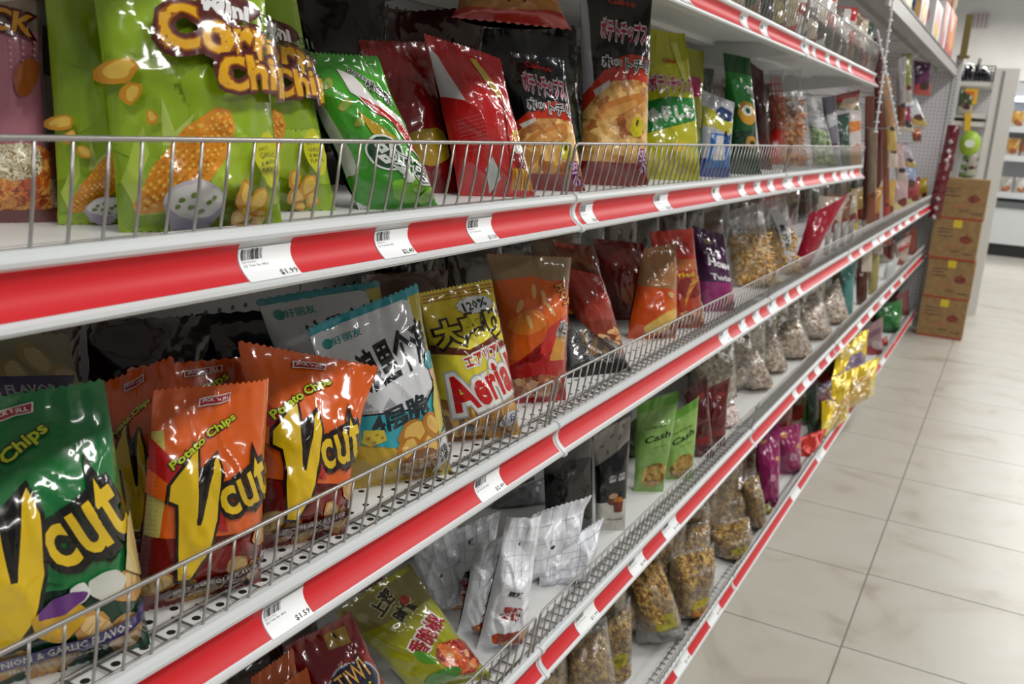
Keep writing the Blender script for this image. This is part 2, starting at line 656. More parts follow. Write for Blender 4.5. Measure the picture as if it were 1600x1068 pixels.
SHELF_BAYS = {'T': range(0, 3), 'A': range(0, 3), 'B': range(0, 6), 'C': range(0, 6), 'D': range(0, 6)}
LABEL_NOTE = {'A': [], 'B': [], 'C': [], 'D': [], 'T': []}
PRICES = ['$1.99', '$2.49', '$1.59', '$3.29', '$2.19', '$1.29']
random.seed(4)
for sh in 'TABCD':
    z = LIP[sh]
    for b in SHELF_BAYS[sh]:
        ya, yb = BAY0 + b * BAY, BAY0 + (b + 1) * BAY
        t = thing('gondola_shelf', 'white metal shelf with red front strip, %s level, %s from the camera' % (WORD[sh], PLACE[b]), 'shelf',
                  (-0.72, (ya + yb) / 2, z), 'shelves of the long gondola')
        d = MB()
        d.box((XB, ya + 0.001, DECK[sh] - 0.006), (-0.5005, yb - 0.001, DECK[sh]), PUNCHED if sh == 'B' else ENAMEL)      # sheet
        d.box((-0.5125, ya + 0.001, z + 0.004), (-0.5005, yb - 0.001, z + 0.031), ENAMEL)  # turned-down front
        d.box((XB, ya + 0.001, z + 0.004), (XB + 0.012, yb - 0.001, z + 0.031), ENAMEL)
        d.box((-0.74, ya + 0.001, DECK[sh] - 0.015), (-0.70, yb - 0.001, DECK[sh] - 0.006), ENAMEL)     # stiffener
        if sh != 'D':
            for yy in (ya + 0.004, yb - 0.007):                                             # tapering brackets
                d.add([(XB, yy, z - 0.05), (XB, yy, z + 0.030), (-0.515, yy, z + 0.030), (-0.515, yy, z + 0.006),
                       (XB, yy + 0.003, z - 0.05), (XB, yy + 0.003, z + 0.030), (-0.515, yy + 0.003, z + 0.030), (-0.515, yy + 0.003, z + 0.006)],
                      [(0, 1, 2, 3), (7, 6, 5, 4), (0, 3, 7, 4), (3, 2, 6, 7), (1, 0, 4, 5)], ENAMEL)
        else:
            d.box((-0.56, ya + 0.001, 0.0), (-0.545, yb - 0.001, DECK[sh] - 0.006), STEEL)          # kick plate
        d.build('deck', t)
        r = MB()
        prof = [(x, zz + z) for x, zz in rail_profile()]
        r.prism(prof, ya + 0.002, yb - 0.0065, RAIL)
        # end cap ring at the joint between two bays
        cap = [(x + (0.0022 if x > -0.4995 else 0), zz + z + (0.0012 if zz > 0.03 else -0.0012 if zz < 0.004 else 0)) for x, zz in rail_profile()]
        r.prism(cap, yb - 0.0075, yb + 0.0015, RAIL)
        r.build('price_channel', t)
        # red card pieces between the price labels
        labs = [l for l in LABELS[sh] if l[1] > ya and l[0] < yb]
        cur = ya + 0.004
        segs = []
        for la, lb in labs:
            if la > cur:
                segs.append((cur, min(la, yb - 0.012)))
            cur = max(cur, lb)
        if cur < yb - 0.02:
            segs.append((cur, yb - 0.012))
        for s0, s1 in segs:
            if s1 - s0 < 0.004:
                continue
            m_ = MB()
            add_strip(m_, s0, s1, z, 0.0006, REDP, 0.04, 0.98)
            m_.build('red_strip', t)
    for i, (la, lb) in enumerate(LABELS[sh]):
        m_ = MB()
        add_strip(m_, la + 0.0006, lb - 0.0006, z, 0.0012, LABEL, 0.02, 0.80)
        yl = lb - la
        if la < 2.6:
            # bar code, two lines of small print, price
            y = la + 0.05 * yl
            nb = 14
            for k in range(nb):
                wd = random.choice((0.3, 0.5, 0.8)) * 0.38 * yl / nb
                p = [(x, zz + z) for x, zz in strip_profile(0.0014, 0.50, 0.78, 2)]
                vs = [(x, y, zz) for x, zz in p] + [(x, y + wd, zz) for x, zz in p]
                m_.add(vs, [(q, 3 + q, 4 + q, q + 1) for q in range(2)], INK)
                y += 0.40 * yl / nb
            rail_text(m_, 'JNS Net 40 g', la + 0.06 * yl, la + 0.30 * yl, 0.42, 0.47, z, 0.0014)
            rail_text(m_, '(J.J) Twin Bar BBQ', la + 0.06 * yl, la + 0.52 * yl, 0.32, 0.39, z, 0.0014)
            rail_text(m_, PRICES[i % 6] if not (sh == 'B' and i == 0) else '$1.59', la + 0.62 * yl, la + 0.97 * yl, 0.06, 0.19, z, 0.0014, None, 0.02)
        o = m_.build('price_label')
        note = LABEL_NOTE[sh][i] if i < len(LABEL_NOTE[sh]) else None
        tag(o, note or 'white price label number %d from the near end of the %s shelf front' % (i + 1, WORD[sh]), 'price label', 'price labels in the shelf fronts')

# back panels and uprights
for b in range(6):
    ya, yb = BAY0 + b * BAY, BAY0 + (b + 1) * BAY
    m_ = MB()
    m_.box((XB - 0.012, ya + 0.002, 0.0), (XB - 0.0005, yb - 0.002, 2.0), PEG)
    o = m_.build('back_panel')
    tag(o, 'grey perforated back panel behind the shelves, %s' % PLACE[b], 'panel', 'back panels of the gondola')


def wire_fence(sh, b, y0, y1, hgt, step=0.0246, hx=0.0):
    z = DECK[sh] + 0.0015
    t = thing('wire_fence', 'chrome wire guard along the front of the %s shelf, %s' % (WORD[sh], PLACE[b]), 'shelf guard',
              (-0.497, (y0 + y1) / 2, z), 'wire guards of the shelf fronts')
    xb, xt = -0.4975, -0.488
    f = MB()
    r = 0.0019

    def P(y, h):
        return (xb + (xt - xb) * h / hgt, y, z + h)
    pts = []
    c = 0.008
    # rounded rectangle of thicker wire
    corners = [(y0, 0.002), (y1, 0.002), (y1, hgt), (y0, hgt)]
    pts = []
    for (cy, ch), (dy, dh) in zip(corners, ((1, 1), (-1, 1), (-1, -1), (1, -1))):
        arc = []
        for k in range(5):
            a = k / 4 * math.pi / 2
            arc.append((cy + dy * c * (1 - math.sin(a)), ch + dh * c * (1 - math.cos(a))))
        if (cy, ch) in (corners[0], corners[2]):
            arc = arc[::-1]
        pts += arc
    pts = [P(a, h) for a, h in pts]
    f.tube(pts + [pts[0]], r, CHROME, 8)
    f.build('frame', t)
    g = MB()
    n = int((y1 - y0) / step)
    for k in range(1, n):
        y = y0 + k * step + hx
        if y > y1 - 0.004 or y < y0 + 0.003:
            continue
        g.tube([(xb - 0.035, y, z + 0.0015), (xb - 0.006, y, z + 0.0015), (xb - 0.0015, y, z + 0.0045), P(y, hgt * 0.5), P(y, hgt - 0.001)], 0.00125, CHROME, 5 if b < 2 else 4)
    g.tube([(xb - 0.009, y0, z + 0.003), (xb - 0.009, y1, z + 0.003)], 0.0014, CHROME, 5)
    g.tube([(xb - 0.030, y0, z + 0.003), (xb - 0.030, y1, z + 0.003)], 0.0014, CHROME, 5)
    g.build('wire_grille', t)


FH = {'T': 0.095, 'A': 0.071, 'B': 0.074, 'C': 0.074, 'D': 0.060}
for sh in 'TABCD':
    for b in SHELF_BAYS[sh]:
        y0, y1 = BAY0 + b * BAY + 0.006, BAY0 + (b + 1) * BAY - 0.010
        if b == 0:
            y1 = 1.045
        if b == 1:
            y0 = 1.058
        wire_fence(sh, b, y0, y1, FH[sh], hx=0.0043 if b == 0 else 0.0)

CANO = paint('a09e9c', 0.4)
# canopy shelf of the far bays and the end frame
for b in range(3, 6):
    ya, yb = BAY0 + b * BAY, BAY0 + (b + 1) * BAY
    t = thing('canopy_shelf', 'grey canopy shelf with a black edge line above the hanging packs, %s' % PLACE[b], 'shelf', (-0.72, (ya + yb) / 2, 1.755), 'canopy shelves of the far bays')
    d = MB()
    cz = 1.742
    d.box((XB, ya + 0.001, cz + 0.045), (-0.482, yb - 0.001, cz + 0.052), CANO)
    d.box((-0.494, ya + 0.001, cz), (-0.482, yb - 0.001, cz + 0.045), CANO)
    d.box((-0.62, ya + 0.001, cz + 0.024), (-0.605, yb - 0.001, cz + 0.045), CANO)
    d.build('deck', t)
    e = MB()
    e.box((-0.4825, ya + 0.001, cz + 0.0525), (-0.4790, yb - 0.001, cz + 0.062), paint('26262a', 0.4))
    e.build('edge_trim', t)

t = thing('gondola_end', 'white slotted end post and perforated side panel closing the far end of the shelves', 'shelf end', (-0.72, 7.09, 0))
m_ = MB()
m_.box((-0.50, 7.083, 0.0), (-0.455, 7.128, 1.86), STEEL)
sl = paint('4a4a50', 0.6)
for k in range(70):
    zz = 0.06 + k * 0.0255
    m_.box((-0.4845, 7.0815, zz), (-0.4785, 7.0835, zz + 0.013), sl)
m_.build('post', t)
m_ = MB()
m_.box((XB, 7.098, 0.03), (-0.501, 7.11, 1.80), PEG)
m_.build('side_panel', t)

# ------------------------------------------------------------------ snack bags
FORCE = ['']


def sstep(a, b, x):
    t = min(1.0, max(0.0, (x - a) / (b - a)))
    return t * t * (3 - 2 * t)


class Bag:
    """pillow bag spanned by four corner points (bottom-left, bottom-right, top-right, top-left)"""

    def __init__(s, P, T=0.05, nu=24, nv=32, seal=(0.035, 0.05), waist=0.05, curl=0.0, seed=1, rough=1.0,
                 back='c8c8c8', base='ffffff', puff=0.5, saw=True, bow=0.0, dent=1.0, drop=0.0, share=0.5):
        s.P = [Vector(p) for p in P]
        bl, br, tr, tl = s.P
        s.W = ((br - bl).length + (tr - tl).length) / 2
        s.H = ((tl - bl).length + (tr - br).length) / 2
        s.A = s.H / s.W
        s.nu, s.nv = nu, nv
        n = (br - bl).cross(tl - bl).normalized()
        n2 = (tr - tl).cross(tr - br).normalized()
        n = (n + n2 * 0.5).normalized()
        if n.dot(Vector((0, 0, 1.3)) - bl) < 0:
            n = -n
        s.n = n
        s.T = T
        s.seed = seed
        sb, st = seal
        F = np.zeros((nv + 1, nu + 1, 3))
        B = np.zeros((nv + 1, nu + 1, 3))
        sx, sy = s.W, s.H
        o = seed * 7.13
        rs = random.Random(seed * 31 + 5)
        creases = []
        for _ in range(11 if nu > 20 else 5):
            cu, cv = rs.random(), rs.choice((rs.uniform(0.0, 0.3), rs.uniform(0.55, 1.0), rs.random()))
            an = rs.gauss(math.pi / 2, 0.55) if rs.random() < 0.7 else rs.uniform(0, math.pi)
            creases.append((cu * sx, cv * sy, math.cos(an), math.sin(an), rs.uniform(0.02, 0.05), rs.uniform(0.0032, 0.006), rs.choice((-1, 1)) * rs.uniform(0.0012, 0.0030) * rough))
        for j in range(nv + 1):
            v = j / nv
            cb = sstep(sb * 0.6, sb + 0.16, v) ** 0.5
            ct = (1 - sstep(1 - st - 0.42, 1 - st * 0.8, v)) ** (puff + 0.25)
            pv = cb * ct
            wv = waist * math.sin(math.pi * min(1, max(0, (v - sb) / (1 - sb - st)))) ** 0.7
            for i in range(nu + 1):
                u = i / nu
                e = abs(2 * u - 1)
                pu = (1 - e ** 2.6) ** 0.62
                uu = 0.5 + (u - 0.5) * (1 - wv * 2 * (0.6 + 0.4 * noise.noise((v * 5 + o, 3.1, 0))))
                vv = v
                if saw and j in (0, nv):
                    vv += (0.0011 / s.H) * (1 if i % 2 else -1)
                p = (bl * (1 - uu) + br * uu) * (1 - vv) + (tl * (1 - uu) + tr * uu) * vv
                th = T * 0.5 * pu * pv
                # soft dents, sharper film wrinkles, pleats running away from the seals
                x, y = u * sx, v * sy
                inner = min(1.0, pv * 1.5)
                d = noise.noise((x * 14 + o, y * 11, 1.7)) * 0.16 * T * dent * inner * (0.35 + pu)
                w1 = noise.noise((x * 40 + y * 18 + o, y * 22 - x * 12, 4.2))
                d += (1 - abs(w1) * 2) ** 3 * 0.0022 * rough * inner if abs(w1) < 0.5 else 0
                pt = math.exp(-max(0, 1 - st - v) / 0.10) * (1 if v < 1 - st * 0.5 else 0.35)
                pb = math.exp(-max(0, v - sb) / 0.07) * (1 if v > sb * 0.5 else 0.35)
                d += noise.noise((x * 85 + o, v * 2.0, 9.0)) * 0.0042 * rough * (pt + pb * 0.8)
                d += noise.noise((x * 9 + o, v * 1.3, 5.5)) * 0.25 * T * sstep(0.6, 1.0, v) * dent
                for (cx, cy, ca, sa, ln, wd, am) in creases:
                    t1 = (x - cx) * ca + (y - cy) * sa
                    t2 = -(x - cx) * sa + (y - cy) * ca
                    t2 += 0.15 * t1 * math.sin(t1 * 60)
                    if abs(t1) < ln * 2.5 and abs(t2) < wd * 4:
                        d += am * math.exp(-(t1 / ln) ** 2) * math.exp(-abs(t2) / wd) * min(1, inner + 0.3)
                side = 1 - e ** 6
                th_f = th * 2 * share + d * side
                c = curl * sstep(0.72, 1.0, v) ** 1.5 + bow * (1 - (2 * u - 1) ** 2) * (0.3 + 0.7 * v)
                q = p + n * (th_f + c)
                if drop:
                    q.z -= drop * sstep(0.75, 1.0, v) ** 1.5
                F[j, i] = q
                q = p + n * (-th * 2 * (1 - share) + d * side * 0.8 - 0.0006 + c)
                if drop:
                    q.z -= drop * sstep(0.75, 1.0, v) ** 1.5
                if i in (0, nu) or j in (0, nv):
                    q = Vector(F[j, i]) - n * 0.0004
                B[j, i] = q
        s.F, s.B = F, B
        # normals of the front grid
        du = np.gradient(F, axis=1)
        dv = np.gradient(F, axis=0)
        N = np.cross(du, dv)
        N /= np.linalg.norm(N, axis=2, keepdims=True) + 1e-12
        if (N @ np.array(n)).mean() < 0:
            N = -N
            s.flip = True
        else:
            s.flip = False
        s.N = N
        s.mb = MB()
        s.normals = []
        s.layer = 0
        bm_ = base if not isinstance(base, str) else film(base)
        bk = back if not isinstance(back, str) else film(back)
        vs = [tuple(F[j, i]) for j in range(nv + 1) for i in range(nu + 1)]
        q = lambda i, j: j * (nu + 1) + i
        fs = []
        for j in range(nv):
            for i in range(nu):
                fs += [(q(i, j), q(i + 1, j), q(i + 1, j + 1)), (q(i, j), q(i + 1, j + 1), q(i, j + 1))]
        if s.flip:
            fs = [f[::-1] for f in fs]
        s.mb.add(vs, fs, bm_, True)
        s.normals += [tuple(N[j, i]) for j in range(nv + 1) for i in range(nu + 1)]
        vs = [tuple(B[j, i]) for j in range(nv + 1) for i in range(nu + 1)]
        fs = [f[::-1] for f in fs]
        s.mb.add(vs, fs, bk, True)
        nb = [tuple(-N[j, i]) for j in range(nv + 1) for i in range(nu + 1)]
        s.normals += nb
        # rim
        off = (nu + 1) * (nv + 1)
        rim = [q(i, 0) for i in range(nu)] + [q(nu, j) for j in range(nv)] + [q(i, nv) for i in range(nu, 0, -1)] + [q(0, j) for j in range(nv, 0, -1)]
        for k in range(len(rim)):
            a, b = rim[k], rim[(k + 1) % len(rim)]
            f = (a, a + off, b + off, b)
            s.mb.f.append(f)
            s.mb.m.append(s.mb.mi(bk))
            s.mb.sm.append(True)

    def at(s, u, v, off):
        x, y = u * s.nu, v * s.nv
        i = min(s.nu - 1, max(0, int(x)))
        j = min(s.nv - 1, max(0, int(y)))
        a, b = x - i, y - j
        # the two triangles of the cell share the diagonal (0,0)-(1,1)
        w = (1 - a, a - b, 0.0, b) if a >= b else (1 - b, 0.0, b - a, a)
        p = s.F[j, i] * w[0] + s.F[j, i + 1] * w[1] + s.F[j + 1, i] * w[2] + s.F[j + 1, i + 1] * w[3]
        n = s.N[j, i] * w[0] + s.N[j, i + 1] * w[1] + s.N[j + 1, i] * w[2] + s.N[j + 1, i + 1] * w[3]
        n = n / (np.linalg.norm(n) + 1e-9)
        return p + n * off, n

    def decal(s, vs, fs, mat, sub=1):
        """vs in metric units (x 0..1, y 0..A) -> wrapped on to the bag front"""
        if not vs:
            return
        s.layer += 1
        bm = bmesh.new()
        bv = [bm.verts.new((x, y / s.A, 0)) for x, y in vs]
        for f in fs:
            try:
                bm.faces.new([bv[i] for i in f])
            except ValueError:
                pass
        bmesh.ops.triangulate(bm, faces=bm.faces[:], ngon_method='EAR_CLIP')
        a, b, c, d = bbox([(v.co.x, v.co.y) for v in bm.verts])

        def cut(axis, val, clear_in=False, clear_out=False):
            co = [0, 0, 0]
            co[axis] = val
            no = [0, 0, 0]
            no[axis] = 1
            g = bm.verts[:] + bm.edges[:] + bm.faces[:]
            bmesh.ops.bisect_plane(bm, geom=g, dist=1e-7, plane_co=co, plane_no=no, clear_inner=clear_in, clear_outer=clear_out)
        e = 0.004
        if a < e:
            cut(0, e, clear_in=True)
        if c > 1 - e:
            cut(0, 1 - e, clear_out=True)
        if b < 0.002:
            cut(1, 0.002, clear_in=True)
        if d > 0.998:
            cut(1, 0.998, clear_out=True)
        for k in range(1, s.nu):
            if a < k / s.nu < c:
                cut(0, k / s.nu)
        for k in range(1, s.nv):
            if b < k / s.nv < d:
                cut(1, k / s.nv)
        if not bm.faces:
            bm.free()
            return
        ks = [v.co.x * s.nu - v.co.y * s.nv for v in bm.verts]
        for k in range(math.ceil(min(ks)), math.floor(max(ks)) + 1):
            g = bm.verts[:] + bm.edges[:] + bm.faces[:]
            bmesh.ops.bisect_plane(bm, geom=g, dist=1e-7, plane_co=(k / s.nu, 0, 0), plane_no=(s.nu, -s.nv, 0))
        off = 0.0001 + 0.00006 * s.layer
        out = []
        bm.verts.index_update()
        base = len(s.mb.v)
        for v in bm.verts:
            p, n = s.at(v.co.x, v.co.y, off)
            out.append(tuple(p))
            s.normals.append(tuple(n))
        ff = []
        for f in bm.faces:
            t = tuple(v.index for v in f.verts)
            if len(t) < 3 or f.calc_area() < 1e-10:
                continue
            # orient like the front
            w = f.normal.z > 0
            if w == s.flip:
                t = t[::-1]
            ff.append(t)
        s.mb.add(out, ff, mat, True)
        bm.free()

    def col(s, c):
        return film(c) if isinstance(c, str) else c

    def poly(s, pts, c):
        s.decal(list(pts), [tuple(range(len(pts)))], s.col(c))

    def rect(s, x0, y0, x1, y1, c):
        s.poly([(x0, y0), (x1, y0), (x1, y1), (x0, y1)], c)

    def ell(s, cx, cy, rx, ry, c, rot=0, nz=0.0, n=28, k=0):
        pts = []
        R = math.radians(rot)
        for i in range(n):
            a = 2 * math.pi * i / n
            f = 1 + nz * noise.noise((math.cos(a) * 1.7 + k * 3.3, math.sin(a) * 1.7, s.seed * 1.3 + k))
            x, y = math.cos(a) * rx * f, math.sin(a) * ry * f
            pts.append((cx + x * math.cos(R) - y * math.sin(R), cy + x * math.sin(R) + y * math.cos(R)))
        s.poly(pts, c)

    def burst(s, cx, cy, rx, ry, c, n=16, dep=0.25, rot=0):
        pts = []
        for i in range(2 * n):
            a = math.pi * i / n + rot
            f = 1 if i % 2 else 1 - dep
            pts.append((cx + math.cos(a) * rx * f, cy + math.sin(a) * ry * f))
        s.poly(pts, c)

    def text(s, t, cx, cy, w, h=None, rot=0, cols=(('ffffff', 0.0),), shear=0.0, arc=0.0, res=3, grow=0.0, sp=1.0):
        """cols: (colour, outline offset) from the lowest layer to the top one"""
        R = math.radians(rot)
        ref, _ = text_mesh(t, cols[-1][1], res, sp)
        if not ref:
            return
        a, b, c, d = bbox(ref)
        bw, bh = c - a, d - b
        if h is None:
            h = w * bh / bw
        for color, off in cols:
            vs, fs = text_mesh(t, off, res, sp)
            out = []
            for x, y in vs:
                X = (x - (a + c) / 2) / bw
                Y = (y - (b + d) / 2) / bh
                Y *= 1 + grow * X
                X, Y = X * w, Y * h
                X += shear * Y
                Y += arc * (1 - (2 * X / w) ** 2)
                out.append((cx + X * math.cos(R) - Y * math.sin(R), cy + X * math.sin(R) + Y * math.cos(R)))
            s.decal(out, fs, s.col(color))

    def chip(s, cx, cy, r, rot=0, c='e0a040', c2='f2cc70', k=0):
        s.ell(cx, cy, r, r * 0.72, c, rot, 0.25, 18, k)
        s.ell(cx + r * 0.08, cy + r * 0.08, r * 0.72, r * 0.48, c2, rot + 10, 0.25, 14, k + 1)

    def finish(s, name='printed_film', parent=None):
        me = bpy.data.meshes.new(name)
        me.from_pydata(s.mb.v, [], s.mb.f)
        for m in s.mb.mats:
            me.materials.append(m)
        me.polygons.foreach_set('material_index', s.mb.m)
        me.polygons.foreach_set('use_smooth', [True] * len(s.mb.f))
        me.update()
        try:
            me.normals_split_custom_set_from_vertices(s.normals)
        except Exception:
            pass
        return link(name, me, parent)


# ---------------------------------------------------------------- printed designs
def art_corn(a, title=True):
    A = a.A
    a.ell(0.2, A * 0.12, 0.5, 0.16, '86a81e', 10, 0.3)
    a.ell(0.8, A * 0.22, 0.35, 0.2, 'b4d23c', 0, 0.3, k=2)
    a.ell(0.12, A * 0.45, 0.25, 0.3, 'a2c42c', 0, 0.4, k=5)
    # husk, cob, leaf
    a.poly([(0.10, 0.10), (0.02, 0.30), (0.10, 0.52), (0.16, 0.62), (0.17, 0.45), (0.28, 0.30), (0.30, 0.12)], 'c3dc54')
    a.poly([(0.13, 0.10), (0.10, 0.30), (0.18, 0.48), (0.26, 0.34), (0.28, 0.16)], '9cbf34')
    a.poly([(0.24, 0.50), (0.26, 0.78), (0.31, 0.58), (0.42, 0.68), (0.34, 0.50)], 'c8e070')
    cob = print_mat('d87a10', 'e8921e', 'f4b848', 260)
    a.poly([(0.07, 0.16), (0.17, 0.37), (0.36, 0.60), (0.54, 0.715), (0.64, 0.70), (0.66, 0.60), (0.59, 0.43), (0.42, 0.25), (0.20, 0.12), (0.09, 0.11)], 'f2a028')
    # kernels in rows along the cob
    for r in range(7):
        for k in range(19):
            t = (k + 0.5) / 19
            x0, y0, x1, y1 = 0.11, 0.15, 0.61, 0.67
            wd = 0.085 * math.sin(math.pi * (0.06 + 0.80 * t)) ** 0.8
            q = (r - 3) / 3.4
            x = x0 + (x1 - x0) * t - q * wd * 0.95
            y = y0 + (y1 - y0) * t + q * wd
            a.ell(x, y, 0.0105, 0.0085, 'ffc850' if (r + k) % 3 else 'e88a18', 47, 0, 6)
    # dip bowl
    a.ell(0.38, 0.20, 0.155, 0.10, 'd7d0dc', 0)
    a.poly([(0.225, 0.20), (0.27, 0.07), (0.33, 0.04), (0.44, 0.04), (0.49, 0.07), (0.535, 0.20)], 'b9aec6')
    a.ell(0.38, 0.21, 0.14, 0.075, 'ece8e6', 0)
    for x, y in ((0.31, 0.22), (0.36, 0.24), (0.35, 0.19), (0.43, 0.21), (0.46, 0.23), (0.40, 0.17), (0.29, 0.19)):
        a.ell(x, y, 0.016, 0.012, '6f8a2a', 20, 0.3, 8)
    # chips
    for i, (x, y, r) in enumerate(((0.66, 0.14, 0.07), (0.74, 0.20, 0.075), (0.64, 0.24, 0.06), (0.78, 0.12, 0.06), (0.70, 0.07, 0.05), (0.08, 0.92, 0.085), (0.13, 0.80, 0.07), (0.22, 0.66, 0.055))):
        a.chip(x, y, r, i * 40, 'dc9a28', 'f6cc58', i)
    a.ell(0.82, 0.42, 0.085, 0.16, 'd8d820', 8, 0)
    a.text('HOT\nGARLIC\n& MAYO\nFLAVOR', 0.82, 0.42, 0.12, 0.15, 6, (('5c6a18', 0.01),), res=1)
    a.poly([(0.83, 0.60), (0.80, 0.53), (0.88, 0.53)], 'd8d820')
    if not title:
        return
    # lettering
    dk = '5a1d16'
    a.burst(0.68, 1.235, 0.20, 0.085, dk, 14, 0.22)
    a.text('Mini', 0.66, 1.235, 0.26, 0.11, -12, (('ffffff', 0.05),), res=2)
    a.text('Corn', 0.60, 1.10, 0.62, 0.25, -9, ((dk, 0.15), ('a35a10', 0.065), ('f6b81e', 0.03)), res=3, sp=1.04)
    a.text('Chips', 0.84, 0.885, 0.60, 0.22, 4, ((dk, 0.15), ('a35a10', 0.065), ('f6b81e', 0.03)), res=3, sp=1.04)
    a.text('미니\n콘칩', 0.93, 1.14, 0.17, 0.16, -4, (('2c4a12', 0.02),), res=1)


def art_corn_side(a):
    art_corn(a, False)


def art_pinksnack(a):
    A = a.A
    a.rect(0, A * 0.62, 1, A, 'a89484')
    a.ell(0.55, A * 0.8, 0.45, 0.22, 'e6e2da', 0, 0.3)
    for i in range(9):
        for j in range(5):
            a.ell(0.15 + i * 0.09, A * 0.50 + j * 0.05, 0.012, 0.012, 'f4b8c4', n=6)
    a.text('KKI', 0.70, A * 0.80, 0.55, 0.26, -4, (('b81c28', 0.12), ('f2ece0', 0.03)))
    a.text('ACK', 0.62, A * 0.65, 0.5, 0.17, -12, (('5a1412', 0.13), ('e8a02a', 0.03)))
    a.ell(0.80, A * 0.47, 0.09, 0.16, 'c0662e', -25, 0.2)
    a.ell(0.5, A * 0.14, 0.6, 0.30, print_mat('8a2c14', 'c8581e', 'e6a850', 132), 0, 0.2)
    a.ell(0.65, A * 0.20, 0.25, 0.14, print_mat('8a6a3a', 'd8cfa8', 'eee6cc', 198), 0, 0.3)
    a.ell(0.25, A * 0.15, 0.17, 0.12, 'd4622c', 0, 0.3)
    a.rect(0, 0, 1, A * 0.05, '7a4440')


def art_shrimp(a):
    """bright green bag with a red and white streak"""
    A = a.A
    a.poly([(0, 0), (0.13, 0), (0.07, A * 0.5), (0.02, A * 0.9), (0, A)], 'c8cdc4')
    a.rect(0.01, A * 0.05, 0.08, A * 0.22, '8c2a20')
    a.ell(0.4, A * 0.18, 0.55, 0.22, '3c9a26', 12, 0.3)
    a.ell(0.7, A * 0.12, 0.3, 0.14, '84c832', 0, 0.3, k=3)
    for i, (x, y) in enumerate(((0.18, 0.80), (0.22, 0.66), (0.3, 0.56), (0.14, 0.92))):
        a.ell(x, A * y, 0.10, 0.035, 'b8a848', 35, 0.2, k=i)
        a.ell(x, A * y, 0.07, 0.02, '8ec050', 35, 0.2, k=i)
    a.poly([(0.30, A * .62), (0.36, A * .48), (0.58, A * .40), (0.66, A * .46), (0.5, A * .52)], 'c8a62a')
    a.poly([(0.40, A * .90), (0.55, A * .86), (0.62, A * .70), (0.86, A * .60), (0.98, A * .34), (0.93, A * .30), (0.7, A * .56), (0.5, A * .62), (0.36, A * .74)], 'f2ecec')
    a.poly([(0.42, A * .72), (0.62, A * .66), (0.90, A * .50), (0.98, A * .33), (0.80, A * .44), (0.70, A * .56), (0.5, A * .62)], 'c8261e')
    a.poly([(0.45, A * .69), (0.60, A * .64), (0.58, A * .62)], 'f2ecec')
    for q, (tx, x, y, w, h) in enumerate((('맛있는', 0.62, 0.86, .22, .07), ('새우칩', 0.76, 0.76, 0.30, 0.17))):
        a.text(tx, x, A * y, w, h, -38, (('f0f0f0', 0.08), ('18181c', 0.03)), res=1)
    a.ell(0.45, A * 0.36, 0.24, 0.20, 'eef4ec', 0)
    a.ell(0.45, A * 0.36, 0.215, 0.175, '0e4426', 0)
    a.text('양', 0.44, A * 0.36, 0.27, 0.25, -18, (('f4f8f4', 0.05),), res=1)
    a.ell(0.60, A * 0.20, 0.06, 0.05, 'eef4ec', 0, 0.3)
    a.ell(0.66, A * 0.13, 0.05, 0.035, '84c832', 0, 0.3)
    a.text('파링', 0.70, A * 0.26, 0.40, 0.22, -32, (('eef4ec', 0.14), ('0e4426', 0.06), ('f4f8f4', 0.01)), res=1)
    a.ell(0.80, A * 0.09, 0.12, 0.06, '9cd44a', 20, 0.4)


def art_redback(a):
    A = a.A
    a.poly([(0, A * 0.62), (0.22, A * 0.60), (0.10, A * 0.88), (0, A * 0.93)], 'd8d4d4')
    for k in range(9):
        a.text('spicy potato snack 140 g', 0.24, A * (0.50 - 0.025 * k), 0.30, 0.016, 18, (('e49090', 0.0),), res=1)
    a.poly([(0.52, A * 0.92), (0.62, A * 0.93), (0.80, A * 0.70), (0.76, A * 0.66), (0.58, A * 0.78)], 'c8a824')
    a.poly([(0.30, A * 0.17), (0.42, A * 0.26), (0.52, A * 0.12), (0.40, A * 0.02)], 'c6ccc8')
    a.poly([(0.62, 0.02), (0.78, 0.02), (0.9, A * 0.5), (0.78, A * 0.62)], 'e0301c')
    a.poly([(0.60, A * .02), (0.625, A * .02), (0.80, A * .66), (0.78, A * .67)], '8c1214')
    a.text('매운', 0.86, A * 0.43, 0.13, 0.17, -70, (('f0d820', 0.03),), res=1)
    a.ell(0.85, A * 0.26, 0.16, 0.17, '8c1410', 0, 0.2)
    a.ell(0.84, A * 0.34, 0.09, 0.07, 'd8d0c8', 20, 0.2)
    for k in range(7):
        x = 0.66 + k * 0.045
        a.poly([(x, A * 0.05), (x + 0.035, A * 0.05), (x + 0.05, A * 0.19), (x + 0.015, A * 0.2)], 'e4b036' if k % 2 else 'c88c20')


